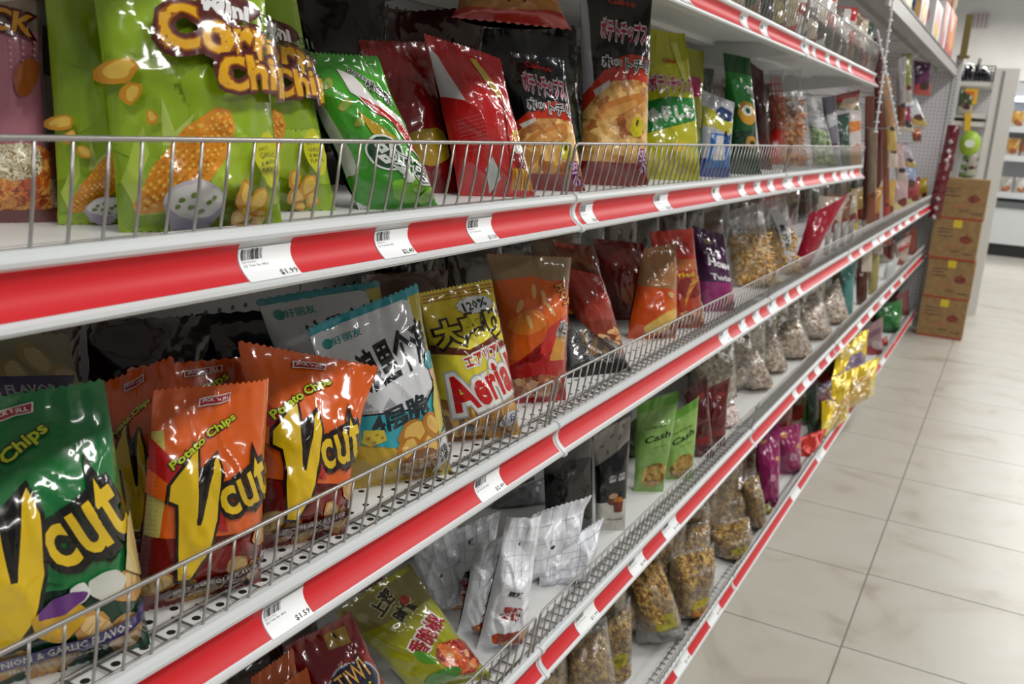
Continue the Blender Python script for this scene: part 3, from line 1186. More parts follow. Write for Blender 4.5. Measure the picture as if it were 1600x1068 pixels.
def art_hot(a, top=True, big=False):
    """black top, red arch, potato-chip picture"""
    A = a.A
    a.rect(0, 0, 1, A * 0.18, '8c2420')
    a.poly([(0, A * .12), (1, A * .12), (1, A * .50), (0.85, A * .54), (0.5, A * .545), (0.2, A * .5), (0, A * .38)], print_mat('a8622a', 'd29a4e', 'e8bc70', 48))
    red = [(0, A * 0.36)]
    for k in range(13):
        t = k / 12
        red.append((t, A * (0.40 + 0.26 * math.sin(math.pi * (0.06 + 0.60 * t)))))
    red += [(1, A * 0.52), (0.7, A * 0.535), (0.4, A * 0.52), (0.2, A * 0.47)]
    a.poly(red, 'cc3414')
    a.poly([(0.12, A * .47), (0.35, A * .525), (0.36, A * .50), (0.16, A * .44)], 'ddd6cc')
    a.ell(0.50, A * 0.40, 0.40, 0.10, 'd88a3e', 22, 0.2)
    a.ell(0.48, A * 0.38, 0.30, 0.06, 'e8aa5a', 24, 0.2)
    a.text('ポテトチップス', 0.60, A * 0.77, 0.66, 0.30, -4, (('f6eef2', 0.10), ('c01858', 0.03)), res=1)
    a.text('Calbee', 0.58, A * 0.92, 0.40, 0.10, -6, (('c82a28', 0.03),), res=1)
    a.text('ホットチリ', 0.62, A * 0.605, 0.72, 0.17, -3, (('101010', 0.14), ('e8e8e8', 0.09), ('282828', 0.02)), res=1)
    a.ell(0.76, A * 0.30, 0.10, 0.13, 'e4d820', -15, 0.15)
    a.ell(0.76, A * 0.32, 0.02, 0.05, '5a4a10', -15)
    a.text('BIG', 0.86, A * 0.13, 0.3, 0.12, -80, (('5c1468', 0.1), ('f0b8e0', 0.02)), res=1)


def art_hotbig(a):
    A = a.A
    a.poly([(0, 0), (0.06, 0), (0.13, A * .5), (0.10, A), (0, A)], 'c4c2cc')
    art_hot(a)


def art_nori(a):
    A = a.A
    a.poly([(0, 0), (1, 0), (1, A * .42), (0, A * .30)], 'c8c41e')
    for k in range(9):
        a.ell(0.1 + 0.1 * k, A * (0.10 + 0.05 * math.sin(k * 2)), 0.10, 0.08, 'dccf3a' if k % 2 else 'b8a824', k * 30, 0.3, 14, k)
    a.poly([(0, A * .28), (0.5, A * .36), (1, A * .42), (1, A * .56), (0.5, A * .55), (0, A * .50)], '1f8a34')
    a.text('のりしお', 0.52, A * 0.44, 0.80, 0.22, 8, (('f4f6ee', 0.10), ('2a6a34', 0.05), ('f4f6ee', 0.01)), res=1)
    a.text('ポテトチップス', 0.55, A * 0.64, 0.86, 0.32, 3, (('f4ecec', 0.10), ('c81a64', 0.04)), res=1)
    a.text('Calbee', 0.52, A * 0.80, 0.32, 0.09, 0, (('c84a18', 0.04),), res=1)
    a.poly([(0.6, A * .93), (0.78, A * .93), (0.9, A * .68), (0.8, A * .66)], 'e2e868')
    a.ell(0.62, A * 0.22, 0.14, 0.09, 'e8c820', 20, 0.3)


def art_chiplay(a):
    A = a.A
    a.rect(0, A * 0.3, 1, A, print_mat('b0682a', 'd09a48', 'e2b868', 55))
    a.rect(0, 0, 1, A * 0.32, 'c43020')
    a.ell(0.5, A * 0.45, 0.5, A * 0.22, 'c88a44', 0, 0.3)
    for x in (0.40, 0.55):
        a.ell(x, A * 0.62, 0.02, 0.06, '2a1410', 15)
    a.text('ポテト', 0.6, A * 0.8, 0.4, A * 0.2, 0, (('f0d8d8', 0.06), ('b01840', 0.02)), res=1)


def vcut(a, c1, c2, c3, lab, flav, chips=True, dark='22140c', potato='c8d820'):
    A = a.A
    # lower picture
    a.poly([(0, 0), (1, 0), (1, A * .30), (0.6, A * .26), (0, A * .36)], c2)
    for i, (x, y, r) in enumerate(((0.10, .14, .13), (0.30, .09, .12), (0.86, .10, .13), (0.70, .17, .11), (0.93, .27, .12), (0.5, .05, .13))):
        a.chip(x, A * y, r, 20 + i * 37, 'c8924a', 'e6c384', i)
        for q in range(3):
            a.ell(x + (q - 1) * r * .35, A * y, r * 0.05, r * 0.5, 'c89a58', 20 + i * 37, 0, 6)
    a.poly([(0, A * .80), (0.25, A * .62), (0.55, A * .46), (0.60, A * .34), (0.30, A * .42), (0, A * .60)], c3)
    a.poly([(0, A * .66), (0.30, A * .50), (0.34, A * .45), (0, A * .55)], c1)
    # Vcut
    ol, ye, yo = dark, 'f0c81c', 'd89a10'
    V = [(0.14, .585), (0.30, .715), (0.335, .73), (0.335, .64), (0.345, .40), (0.375, .395), (0.47, .66), (0.50, .69), (0.53, .60),
         (0.505, .40), (0.43, .25), (0.315, .16), (0.235, .165), (0.215, .40), (0.20, .50), (0.135, .52)]
    V = [(x, y * A) for x, y in V]
    cx = sum(p[0] for p in V) / len(V)
    cy = sum(p[1] for p in V) / len(V)

    def grow(pts, g):
        out = []
        n = len(pts)
        area = sum(pts[i][0] * pts[(i + 1) % n][1] - pts[(i + 1) % n][0] * pts[i][1] for i in range(n))
        sg = -1 if area > 0 else 1
        for i in range(n):
            p, q, r = Vector(pts[i - 1]), Vector(pts[i]), Vector(pts[(i + 1) % n])
            d1, d2 = (q - p).normalized(), (r - q).normalized()
            n1, n2 = Vector((-d1.y, d1.x)), Vector((-d2.y, d2.x))
            m = (n1 + n2)
            m = m.normalized() * min(1.7, 1 / max(0.45, (1 + n1.dot(n2)) / 2) ** 0.5) if m.length > 0.1 else n1
            out.append(tuple(q + m * g * sg))
        return out
    a.poly(grow(V, 0.025), ol)
    a.text('cut', 0.735, A * 0.525, 0.43, 0.34, 21, ((ol, 0.11), (ye, 0.022)), res=3, grow=0.25, sp=1.06)
    a.poly(V, ye)
    a.text('Potato Chips', 0.40, A * 0.755, 0.62, 0.085, 33, ((ol, 0.10), (potato, 0.03)), res=2, arc=0.02)
    # maker's plate
    a.poly([(0.36, A * .905), (0.62, A * .925), (0.63, A * .965), (0.37, A * .945)], 'e8e4e0')
    a.poly([(0.37, A * .910), (0.61, A * .928), (0.62, A * .960), (0.38, A * .940)], 'a01c24')
    a.text("JACK 'n JILL", 0.495, A * 0.936, 0.21, 0.035, 3, (('f0e8e8', 0.02),), res=1)
    # flavour ribbon
    a.poly([(0.12, A * .085), (0.20, A * .125), (0.90, A * .165), (0.98, A * .19), (0.95, A * .13), (0.88, A * .115), (0.2, A * .07)], lab)
    a.text(flav, 0.55, A * 0.122, 0.66, 0.05, 6, (('f0ece4', 0.02),), res=1)
    a.text('Made from real potatoes', 0.55, A * 0.075, 0.5, 0.04, 6, (('e8e4d8', 0.01),), res=1)


def art_vgreen(a):
    A = a.A
    a.poly([(0, A * .30), (1, A * .26), (1, 0), (0, 0)], '12402a')
    vcut(a, '1c7a3c', '123a26', '186e36', '3c2a78', 'ONION & GARLIC FLAVOR', dark='14100c')
    a.ell(0.80, A * .30, 0.10, 0.07, 'd8d8cc', 0, 0.2)
    a.ell(0.66, A * .30, 0.05, 0.05, 'e8e8e0', 0, 0.2)
    a.ell(0.55, A * 0.23, 0.13, 0.10, 'd8a828', 10, 0.2)
    a.ell(0.57, A * 0.275, 0.13, 0.045, '6c3a82', 14, 0.1)
    a.poly([(0.90, A * .33), (0.96, A * .50), (1, A * .52), (1, A * .27)], 'dcc88c')


def art_vorange(a):
    A = a.A
    vcut(a, 'e8641a', '7c1a14', 'b81e20', '4c1220', 'SPICY BARBEQUE FLAVOR')


def art_vorange2(a):
    A = a.A
    a.poly([(0, 0), (0.05, 0), (0.10, A * .5), (0.09, A * .82), (0, A * .82)], 'd8c86a')
    vcut(a, 'e8641a', '7c1a14', 'b81e20', '4c1220', 'SPICY BARBEQUE FLAVOR')
    for k in range(34):
        a.text('potato salt', 0.045, A * (0.08 + 0.021 * k), 0.06, 0.012, 0, (('6a5a2a', 0.0),), res=1)


def art_wave(a):
    """white and turquoise bag with a black brushed title"""
    A = a.A
    a.poly([(0, 0), (1, 0), (1, A * .50), (0, A * .52)], '35aebd')
    a.poly([(0, 0), (1, 0), (1, A * .12), (0.5, A * .19), (0, A * .30)], 'd0ac38')
    zig = [(0.12, A * .52), (0.03, A * .45)]
    zig = [(0.0, A * .95), (0.0, A * .50)]
    for k in range(9):
        x = 0.06 + k * 0.095
        zig += [(x, A * (0.46 if k % 2 else 0.54) - 0.012 * k)]
    zig += [(0.90, A * .50), (0.88, A * .58), (1.0, A * .62), (0.90, A * .70), (0.97, A * .78), (0.88, A * .82), (0.90, A * .93), (0.80, A * .96)]
    a.poly([(x * 1.02, y - 0.015) for x, y in zig], '16181c')
    a.poly(zig, 'e4e6ea')
    a.poly([(0.86, A * .97), (0.9, A * .80), (0.97, A * .80), (0.92, A * .68), (1, A * .60), (1, A)], 'cdbb4a')
    a.poly([(0, A * .955), (1, A * .955), (1, A), (0, A)], '2c9aa8')
    a.text('好丽友', 0.30, A * .875, 0.26, 0.07, 2, (('1f9a96', 0.02),), res=1)
    a.ell(0.13, A * .872, 0.045, 0.045, '1f9a96')
    a.text('浪里个浪', 0.62, A * .70, 0.70, 0.34, 10, (('14161a', 0.035),), res=1, shear=0.15)
    a.text('4层脆', 0.52, A * .40, 0.56, 0.20, 8, (('1c2a34', 0.03),), res=1)
    # cheese and crisps
    a.poly([(0.14, A * .29), (0.18, A * .36), (0.34, A * .34), (0.34, A * .28), (0.20, A * .26)], 'e6cc48')
    for x, y in ((.2, .31), (.27, .32), (.24, .28), (.31, .30)):
        a.ell(x, A * y, 0.015, 0.012, 'b8982c')
    for i, (x, y, r) in enumerate(((.60, .28, .16), (.52, .20, .13), (.72, .18, .15), (.62, .10, .14), (.80, .30, .12))):
        a.chip(x, A * y, r, 20 + i * 25, 'c07c20', 'eec060', i)
    a.ell(0.62, A * .12, 0.22, 0.11, '8c5a34', 8, 0.15)
    a.text('韩国泡菜味', 0.62, A * .12, 0.30, 0.10, 8, (('d8b88c', 0.02),), res=1)
    # plain coloured figure shapes at the right edge
    a.poly([(0.90, A * .52), (1, A * .60), (1, A * .30), (0.86, A * .24), (0.84, A * .40)], 'e0c850')
    a.ell(0.94, A * .56, 0.06, 0.08, 'e8b890', 0, 0.2)
    a.ell(0.93, A * .62, 0.08, 0.07, '2a9aa0', 20, 0.3)
    a.poly([(0.78, A * .04), (0.96, A * .10), (1, A * .26), (0.86, A * .24), (0.78, A * .14)], 'e8e8ea')
    a.text('薄脆', 0.88, A * .14, 0.12, 0.14, 20, (('1c1c20', 0.03),), res=1)


def art_aerial(a):
    A = a.A
    a.poly([(0, 0), (1, 0), (1, A * .30), (0, A * .34)], print_mat('7a4818', 'b07a30', 'd8a850', 39))
    for k in range(8):
        x = 0.10 + k * 0.085
        a.poly([(x, A * .05), (x + 0.05, A * .05), (x + 0.06, A * .30), (x + 0.01, A * .31)], 'b87c2c' if k % 2 else '8c5a20')
    a.poly([(0, A * .30), (0.5, A * .22), (1, A * .30), (1, A * .80), (0, A * .62)], 'eadb3e')
    a.poly([(0, A * .66), (0.4, A * .60), (0.8, A * .66), (1, A * .60), (1, A * .55), (0.45, A * .56), (0, A * .60)], '6a2a12')
    for k in range(3):
        a.rect(0.02, A * (0.925 + 0.022 * k), 0.98, A * (0.935 + 0.022 * k), 'b87a26')
    a.burst(0.68, A * 0.865, 0.26, 0.11, 'eceef0', 12, 0.2)
    a.text('120%', 0.68, A * 0.865, 0.34, 0.12, 6, (('16181c', 0.03),), res=1)
    a.text('大盛り', 0.52, A * 0.725, 0.92, 0.34, 4, (('2c180c', 0.13), ('e6d81c', 0.04)), res=2)
    a.text('エアリアル', 0.62, A * 0.555, 0.66, 0.15, 12, (('f0eee8', 0.14), ('c8281e', 0.03)), res=1)
    a.text('Aerial', 0.52, A * 0.375, 0.98, 0.46, 14, (('b8b8b4', 0.16), ('f4f2ee', 0.12), ('cc1c1e', 0.035)), res=3, sp=1.06)
    a.ell(0.78, A * 0.13, 0.16, 0.10, 'd8dcd8', 10, 0.2)
    a.text('しお', 0.78, A * 0.13, 0.22, 0.12, 22, (('1c3aa8', 0.03),), res=1)
    a.rect(0.16, A * .08, 0.26, A * .13, '3a3430')


def art_cheezy(a):
    A = a.A
    a.poly([(0, A * .82), (1, A * .84), (1, A), (0, A)], 'a08460')
    a.poly([(0, A * .30), (1, A * .30), (1, A * .78), (0.5, A * .86), (0, A * .82)], 'e8661c')
    a.ell(0.3, A * 0.55, 0.25, 0.15, 'f08a30', 20, 0.2)
    for i, (x, y) in enumerate(((.22, .66), (.45, .76), (.55, .72), (.30, .56), (.62, .64))):
        a.ell(x, A * y, 0.10, 0.03, 'f0b878', 60 + i * 15, 0.2)
    a.poly([(0, 0), (1, 0), (1, A * .60), (0.7, A * .52), (0.4, A * .30), (0, A * .25)], 'b81c1a')
    a.poly([(0.40, A * .34), (0.95, A * .42), (0.9, A * .62), (0.55, A * .52)], 'd42a20')
    for k in range(6):
        a.poly([(0.55 + k * .05, A * .30), (0.60 + k * .05, A * .30), (0.78 + k * .03, A * .52), (0.75 + k * .03, A * .52)], 'e09a38')
    a.text('HOT', 0.85, A * .74, 0.3, 0.15, -70, (('7a1410', 0.1), ('f0a030', 0.03)), res=1)
    a.text('새우', 0.80, A * .50, 0.2, 0.24, -15, (('f0f0f0', 0.1), ('202024', 0.03)), res=1)
    a.ell(0.4, A * .12, 0.45, 0.16, print_mat('7a2a18', 'b06a44', 'd8a878', 66), 0, 0.2)


def art_puffs(a):
    A = a.A
    a.poly([(0, A * .42), (1, A * .36), (1, A * .60), (0.6, A * .80), (0, A * .85)], 'a83018')
    a.poly([(0, A * .80), (0.5, A * .86), (1, A * .75), (1, A), (0, A)], '7a3c1c')
    a.ell(0.80, A * .62, 0.22, 0.24, 'b81c1c', 0, 0.1)
    a.text('BIG', 0.80, A * .68, 0.3, 0.14, -60, (('e8b0a8', 0.03),), res=1)
    a.text('STIX', 0.84, A * .56, 0.3, 0.14, -60, (('e8b0a8', 0.03),), res=1)
    a.poly([(0.05, A * .37), (1, A * .40), (1, 0), (0.05, 0)], '8c2c14')
    random.seed(3)
    for i in range(16):
        x, y = random.uniform(.15, .95), A * random.uniform(.05, .33)
        a.ell(x, y, 0.15, 0.045, random.choice(('e8a868', 'd88c48', 'f0bc80')), random.uniform(-50, 30), 0.2, 12, i)


def art_black(a):
    A = a.A
    a.poly([(0.3, A * .25), (0.9, A * .25), (0.9, A * .62), (0.3, A * .62)], print_mat('20120a', '3a2410', '8a6428', 110))
    a.text('ZOROK', 0.18, A * .45, 0.70, 0.22, -72, (('8c8c8c', 0.035), ('101012', 0.005)), res=2)
    a.text('SNACK', 0.5, A * .18, 0.4, 0.08, -10, (('b0b0b0', 0.01),), res=1)
    a.poly([(0.2, A * .88), (0.55, A * .88), (0.5, A * .96), (0.2, A * .96)], 'c88820')


def art_black2(a):
    A = a.A
    a.ell(0.62, A * 0.22, 0.34, 0.14, print_mat('7a2c10', 'b05a2c', 'd88a58', 88), 10, 0.3)
    a.text('ZOR', 0.2, A * .55, 0.4, 0.2, -70, (('8c8c8c', 0.06), ('101012', 0.02)), res=1)


def art_chix(a):
    A = a.A
    a.poly([(0, 0), (1, 0), (1, A * .50), (0.6, A * .58), (0, A * .62)], 'e0561a')
    for k, c in enumerate(('e4641c', 'e8741e', 'ec8424', 'f0962c', 'f2a636', 'f4b644')):
        f = 1 - k * 0.11
        a.poly([(1 - .75 * f, 0), (1, 0), (1, A * .46 * f), (1 - .32 * f, A * .44 * f), (1 - .55 * f, A * .30 * f)], c)
    a.ell(0.62, A * .20, 0.42, 0.20, 'f4c860', 30, 0.2)
    a.poly([(0.5, 0), (1, 0), (1, A * .22), (0.8, A * .20)], print_mat('7a1a14', 'b04028', 'd89868', 88))
    a.ell(0.75, A * .48, 0.10, 0.06, 'e8b880', -30, 0.2)
    a.poly([(0, A * .60), (1, A * .52), (1, A), (0, A)], 'b07a4c')


def art_chix2(a):
    A = a.A
    a.poly([(0, A * .70), (1, A * .66), (1, A), (0, A)], 'd83820')
    a.ell(0.5, A * .84, 0.3, 0.12, 'b81818', 0, 0.3)
    a.poly([(0, A * .60), (1, A * .60), (1, A * .70), (0, A * .72)], 'c0703c')
    a.text('Fried', 0.5, A * .56, 0.6, 0.13, 0, (('a81818', 0.09), ('e8c020', 0.03)), res=1)
    a.ell(0.58, A * .42, 0.34, 0.24, '8c1210', 0, 0.25)
    for i in range(7):
        a.ell(0.45 + .06 * i, A * (.30 + .035 * i), 0.16, 0.035, 'e0983c' if i % 2 else 'c87828', 60 - 8 * i, 0.2)
    a.ell(0.5, A * .12, 0.5, 0.16, print_mat('8c2a1c', 'c87848', 'e8b890', 77), 0, 0.3)
    a.poly([(0, 0), (0.2, 0), (0.22, A * .3), (0, A * .45)], 'd83014')


def art_purple(a):
    A = a.A
    a.poly([(0, 0), (1, 0), (1, A * .38), (0, A * .36)], 'a82878')
    a.text('Hone', 0.62, A * .60, 0.80, 0.24, -6, (('f4f0f4', 0.05),), res=2)
    a.text('Twist', 0.62, A * .43, 0.80, 0.18, -2, (('f4f0f4', 0.04),), res=2)
    a.text('honey', 0.35, A * .70, 0.4, 0.09, 0, (('d8c8d8', 0.02),), res=1)
    for i in range(6):
        a.ell(0.60 + .06 * i, A * (.08 + .04 * i), 0.14, 0.035, 'e8a860', 55, 0.2)
    a.ell(0.4, A * .85, 0.18, 0.08, 'a08060', 0, 0.4)


def art_pepper(a):
    """silver bag with a red dish picture"""
    A = a.A
    for k in range(4):
        y = A * (0.62 + 0.1 * k)
        a.poly([(0.02, y), (0.98, y + 0.03), (0.98, y + 0.034), (0.02, y + 0.004)], '9a9ea8')
        x = 0.15 + 0.22 * k
        a.poly([(x, A * .55), (x + .006, A * .55), (x + .02, A * .95), (x + .014, A * .95)], '9a9ea8')
    a.text('辣', 0.5, A * .80, 0.10, 0.10, 5, (('24262c', 0.02),), res=1)
    a.text('麻辣', 0.5, A * .48, 0.34, 0.18, -8, (('24262c', 0.02),), res=1)
    a.text('香辣\n火锅', 0.5, A * .33, 0.46, 0.34, -8, (('b82018', 0.04),), res=1)
    a.ell(0.6, A * .14, 0.42, 0.20, print_mat('8c1c0c', 'b84a1c', 'd89a4c', 66), 0, 0.3)


def art_fold(a):
    A = a.A
    for k in range(4):
        y = A * (0.15 + 0.2 * k)
        a.poly([(0.02, y), (0.98, y + 0.06), (0.98, y + 0.065), (0.02, y + 0.005)], 'a0a4b0')
        x = 0.12 + 0.24 * k
        a.poly([(x, 0), (x + .006, 0), (x + .03, A), (x + .024, A)], 'a0a4b0')
    a.ell(0.42, A * .5, 0.04, 0.03, '3a3c44', 20, 0.3)


def art_fruit(a):
    A = a.A
    a.rect(0, A * .72, 1, A, '8c8448')
    a.ell(0.18, A * .84, 0.06, 0.06, 'a8a068')
    a.text('上海', 0.48, A * .86, 0.36, 0.18, 20, (('cfc890', 0.12), ('20201c', 0.04)), res=1)
    a.text('时代', 0.62, A * .74, 0.32, 0.17, 20, (('cfc890', 0.12), ('20201c', 0.04)), res=1)
    a.ell(0.70, A * .80, 0.06, 0.05, 'b83018', 20, 0.3)
    a.text('香脆椒', 0.62, A * .50, 0.62, 0.22, 30, (('f0e8e0', 0.12), ('a81c38', 0.03)), res=1)
    a.ell(0.42, A * .34, 0.12, 0.08, '58a028', -50, 0.3)
    a.ell(0.80, A * .26, 0.26, 0.24, print_mat('8c1410', 'b83018', 'e07838', 88), 0, 0.25)
    for i, (x, y) in enumerate(((.70, .30), (.82, .34), (.90, .26), (.78, .20), (.86, .16), (.70, .18))):
        a.ell(x, A * y, 0.05, 0.03, 'd8502c' if i % 2 else 'e8b070', 30 * i, 0.2, 12)
    a.ell(0.45, A * .14, 0.25, 0.10, '48902a', 20, 0.4)


def art_tiwi(a):
    A = a.A
    a.poly([(0.52, A * .95), (0.84, A * .94), (0.82, A * .83), (0.50, A * .85)], 'a8881c')
    a.ell(0.66, A * .91, 0.02, 0.035, '2a1208', 20)
    a.ell(0.62, A * .60, 0.36, 0.26, 'a8acb8', 0, 0.15)
    a.ell(0.62, A * .60, 0.33, 0.235, '181838', 0, 0.15)
    a.text('TIWI', 0.62, A * .65, 0.46, 0.22, 12, (('0c0c20', 0.10), ('d8a050', 0.01)), res=2, grow=0.3)
    a.text('RINGS', 0.70, A * .50, 0.34, 0.14, 34, (('0c0c20', 0.08), ('d8d020', 0.02)), res=1)
    a.ell(0.6, A * .06, 0.6, 0.20, print_mat('a8482c', 'c87850', 'dca070', 44), 0, 0.3)


def art_brownchoc(a):
    A = a.A
    a.rect(0.1, A * .5, 0.5, A * .9, '4a1c10')
    a.text('CHOCO', 0.5, A * .3, 0.5, 0.14, 0, (('a85a20', 0.02),), res=1)


def art_nutbox(a):
    A = a.A
    a.poly([(0, 0), (1, 0), (1, A * .30), (0, A * .30)], 'd8d4ca')
    a.poly([(0, A * .68), (0.5, A * .76), (1, A * .80), (1, A), (0, A)], 'bdb4aa')
    for i, (x, y) in enumerate(((.2, .85), (.5, .9), (.7, .86), (.35, .78), (.8, .94))):
        a.ell(x, A * y, 0.07, 0.04, '8c8078', 30 * i, 0.3, 12)
    a.text('초코\n볼볼', 0.62, A * .52, 0.50, 0.20, 0, (('d8d8dc', 0.02),), res=1)
    a.ell(0.55, A * .31, 0.22, 0.13, '6a3a1c', 0, 0.1)
    a.ell(0.52, A * .355, 0.14, 0.08, 'c8a080', 0)
    a.ell(0.68, A * .30, 0.15, 0.12, 'c87a28', 0)
    a.poly([(0.52, A * .30), (0.84, A * .29), (0.80, A * .20), (0.56, A * .20)], '7a2c18')
    a.text('macadamia', 0.58, A * .13, 0.55, 0.06, 2, (('4a4a3c', 0.02),), res=1)


def art_blackpouch(a):
    A = a.A
    a.poly([(0, A * .72), (0.5, A * .80), (1, A * .72), (1, A), (0, A)], '6a6462')
    for i in range(6):
        a.text('roasted nuts in dark coat', 0.55, A * (0.50 - 0.04 * i), 0.55, 0.03, 4, (('6a6a66', 0.0),), res=1)
    a.text('75', 0.5, A * .66, 0.2, 0.07, 0, (('9a9a96', 0.02),), res=1)


def art_cashew(a):
    A = a.A
    a.rect(0, A * .88, 1, A, '6fae3c')
    a.ell(0.55, A * .20, 0.40, 0.34, print_mat('7a5418', 'b08a34', 'd0b060', 66), 20, 0.2)
    for i in range(9):
        a.ell(0.40 + .13 * (i % 3), A * (.10 + .08 * (i // 3)), 0.10, 0.06, 'd0a850' if i % 2 else 'b48c3c', 40 + 30 * i, 0.3, 14, i)
    a.text('ROASTED SALTED', 0.50, A * .70, 0.62, 0.05, 0, (('2c4418', 0.01),), res=1)
    a.text('Cash', 0.54, A * .60, 0.70, 0.17, 6, (('22341a', 0.02),), res=2, shear=0.25)
    a.text('CRISPY NUTS', 0.60, A * .50, 0.4, 0.03, 4, (('4a6a38', 0.01),), res=1)


def art_maroon(a):
    A = a.A
    a.ell(0.6, A * .8, 0.25, 0.1, '8c2c2c', 0, 0.3)
    a.text('COCOA', 0.5, A * .5, 0.6, 0.12, 10, (('a86060', 0.01),), res=1)
    a.rect(0.1, A * .2, 0.8, A * .3, '8c1c1c')


def art_face(a):
    """green bag with a ring of orange fruit slices"""
    A = a.A
    a.poly([(0, A * .55), (1, A * .60), (1, A * .85), (0, A * .85)], '2f9a3c')
    a.poly([(0, 0), (1, 0), (1, A * .4), (0, A * .35)], '12402a')
    a.ell(0.55, A * .52, 0.36, 0.36, 'd8a02c', 0, 0.1)
    a.ell(0.55, A * .54, 0.20, 0.16, 'e8ece0', 0, 0.1)
    a.ell(0.57, A * .54, 0.10, 0.09, '1c4a28', 0, 0.1)
    a.ell(0.62, A * .28, 0.22, 0.18, 'c89428', 0, 0.2)
    a.ell(0.66, A * .27, 0.10, 0.08, '123820', 0, 0.2)
    a.poly([(0.85, A * .2), (1, A * .2), (1, A * .75), (0.9, A * .75)], 'dfe4e6')
    a.text('脆', 0.8, A * .72, 0.25, 0.25, -10, (('e8f0e8', 0.02),), res=1)


def art_blue(a):
    A = a.A
    a.rect(0, 0, 1, A * .22, '1c3c9a')
    a.poly([(0.15, A * .10), (0.9, A * .14), (0.9, A * .55), (0.2, A * .52)], '2a78c8')
    a.poly([(0.3, A * .2), (0.7, A * .22), (0.62, A * .52), (0.36, A * .5)], 'e8e8ec')
    a.poly([(0, A * .60), (1, A * .55), (1, A * .80), (0, A * .82)], 'c8c43c')
    a.ell(0.7, A * .80, 0.3, 0.18, '1c3a6a', 0, 0.3)
    a.text('칩스', 0.78, A * .5, 0.3, 0.4, -10, (('1a1a24', 0.02),), res=1)


def art_gingham(a):
    A = a.A
    for k in range(12):
        y = A * (0.08 + 0.07 * k)
        a.rect(0.02, y, 0.34, y + 0.03, 'c83c38')
    for k in range(4):
        a.rect(0.05 + .08 * k, A * .06, 0.08 + .08 * k, A * .93, 'd8605a')
    a.poly([(0.45, A * .66), (0.66, A * .74), (0.82, A * .66), (0.62, A * .58)], 'eef0f2')
    a.rect(0.04, A * .05, 0.22, A * .40, 'cc2a24')
    a.text('米', 0.13, A * .25, 0.14, 0.16, 0, (('f0f0f0', 0.02),), res=1)


def art_labelv(a):
    A = a.A
    a.poly([(0.35, A * .15), (0.75, A * .12), (0.65, A * .85), (0.3, A * .85)], 'e8e8ea')
    a.text('麻\n花\n条', 0.5, A * .5, 0.22, 0.9, 4, (('24242a', 0.02),), res=1)


def art_tag(a):
    A = a.A
    a.poly([(0.30, A * .28), (0.72, A * .32), (0.70, A * .48), (0.30, A * .44)], 'b8b428')
    a.text('花生', 0.5, A * .38, 0.26, 0.12, 4, (('6a3a10', 0.02),), res=1)


def art_tag2(a):
    A = a.A
    a.poly([(0.35, A * .26), (0.85, A * .30), (0.82, A * .42), (0.40, A * .36)], 'c8b828')
    a.poly([(0.40, A * .13), (0.85, A * .16), (0.82, A * .26), (0.36, A * .24)], 'c87c28')
    a.poly([(0.25, A * .08), (0.8, A * .06), (0.85, A * .12), (0.3, A * .14)], '8aa48c')


def art_ribbon(a):
    A = a.A
    a.poly([(0, A * .30), (1, A * .35), (1, A * .62), (0, A * .60)], '26382c')
    for i in range(5):
        a.chip(0.2 + .18 * i, A * (.86 if i % 2 else .78), 0.14, i * 40, 'a08a58', 'bcaa7c', i)
    a.poly([(0, A * .66), (0.9, A * .70), (0.98, A * .80), (0.8, A * .79), (0, A * .76)], '2c2258')
    a.text('& GARLIC FLAVOR', 0.42, A * .72, 0.80, 0.07, 3, (('a8a4b0', 0.03),), res=1)
    a.text('from real potatoes', 0.50, A * .52, 0.70, 0.07, 3, (('9ab0a0', 0.02),), res=1)


def art_magenta(a):
    A = a.A
    a.ell(0.3, A * .85, 0.12, 0.08, 'e8a058', 0, 0.3)
    a.ell(0.75, A * .62, 0.10, 0.07, 'e8a058', 0, 0.3)
    a.text('B', 0.5, A * .42, 0.3, 0.28, -10, (('e8b0d0', 0.03),), res=1)
    a.rect(0, 0, 1, A * .06, 'd8609c')


def art_generic(a, cols, title=None):
    A = a.A
    random.seed(a.seed)
    n = len(cols)
    a.poly([(0, 0), (1, 0), (1, A * .38), (0, A * .30)], cols[1 % n])
    a.ell(0.55, A * .30, 0.34, 0.22, cols[2 % n], random.uniform(-30, 30), 0.3)
    a.poly([(0.08, A * .56), (0.92, A * .62), (0.9, A * .78), (0.1, A * .74)], cols[3 % n])
    if title:
        a.text(title, 0.5, A * .67, 0.62, 0.18, 4, ((cols[4 % n], 0.03),), res=1)


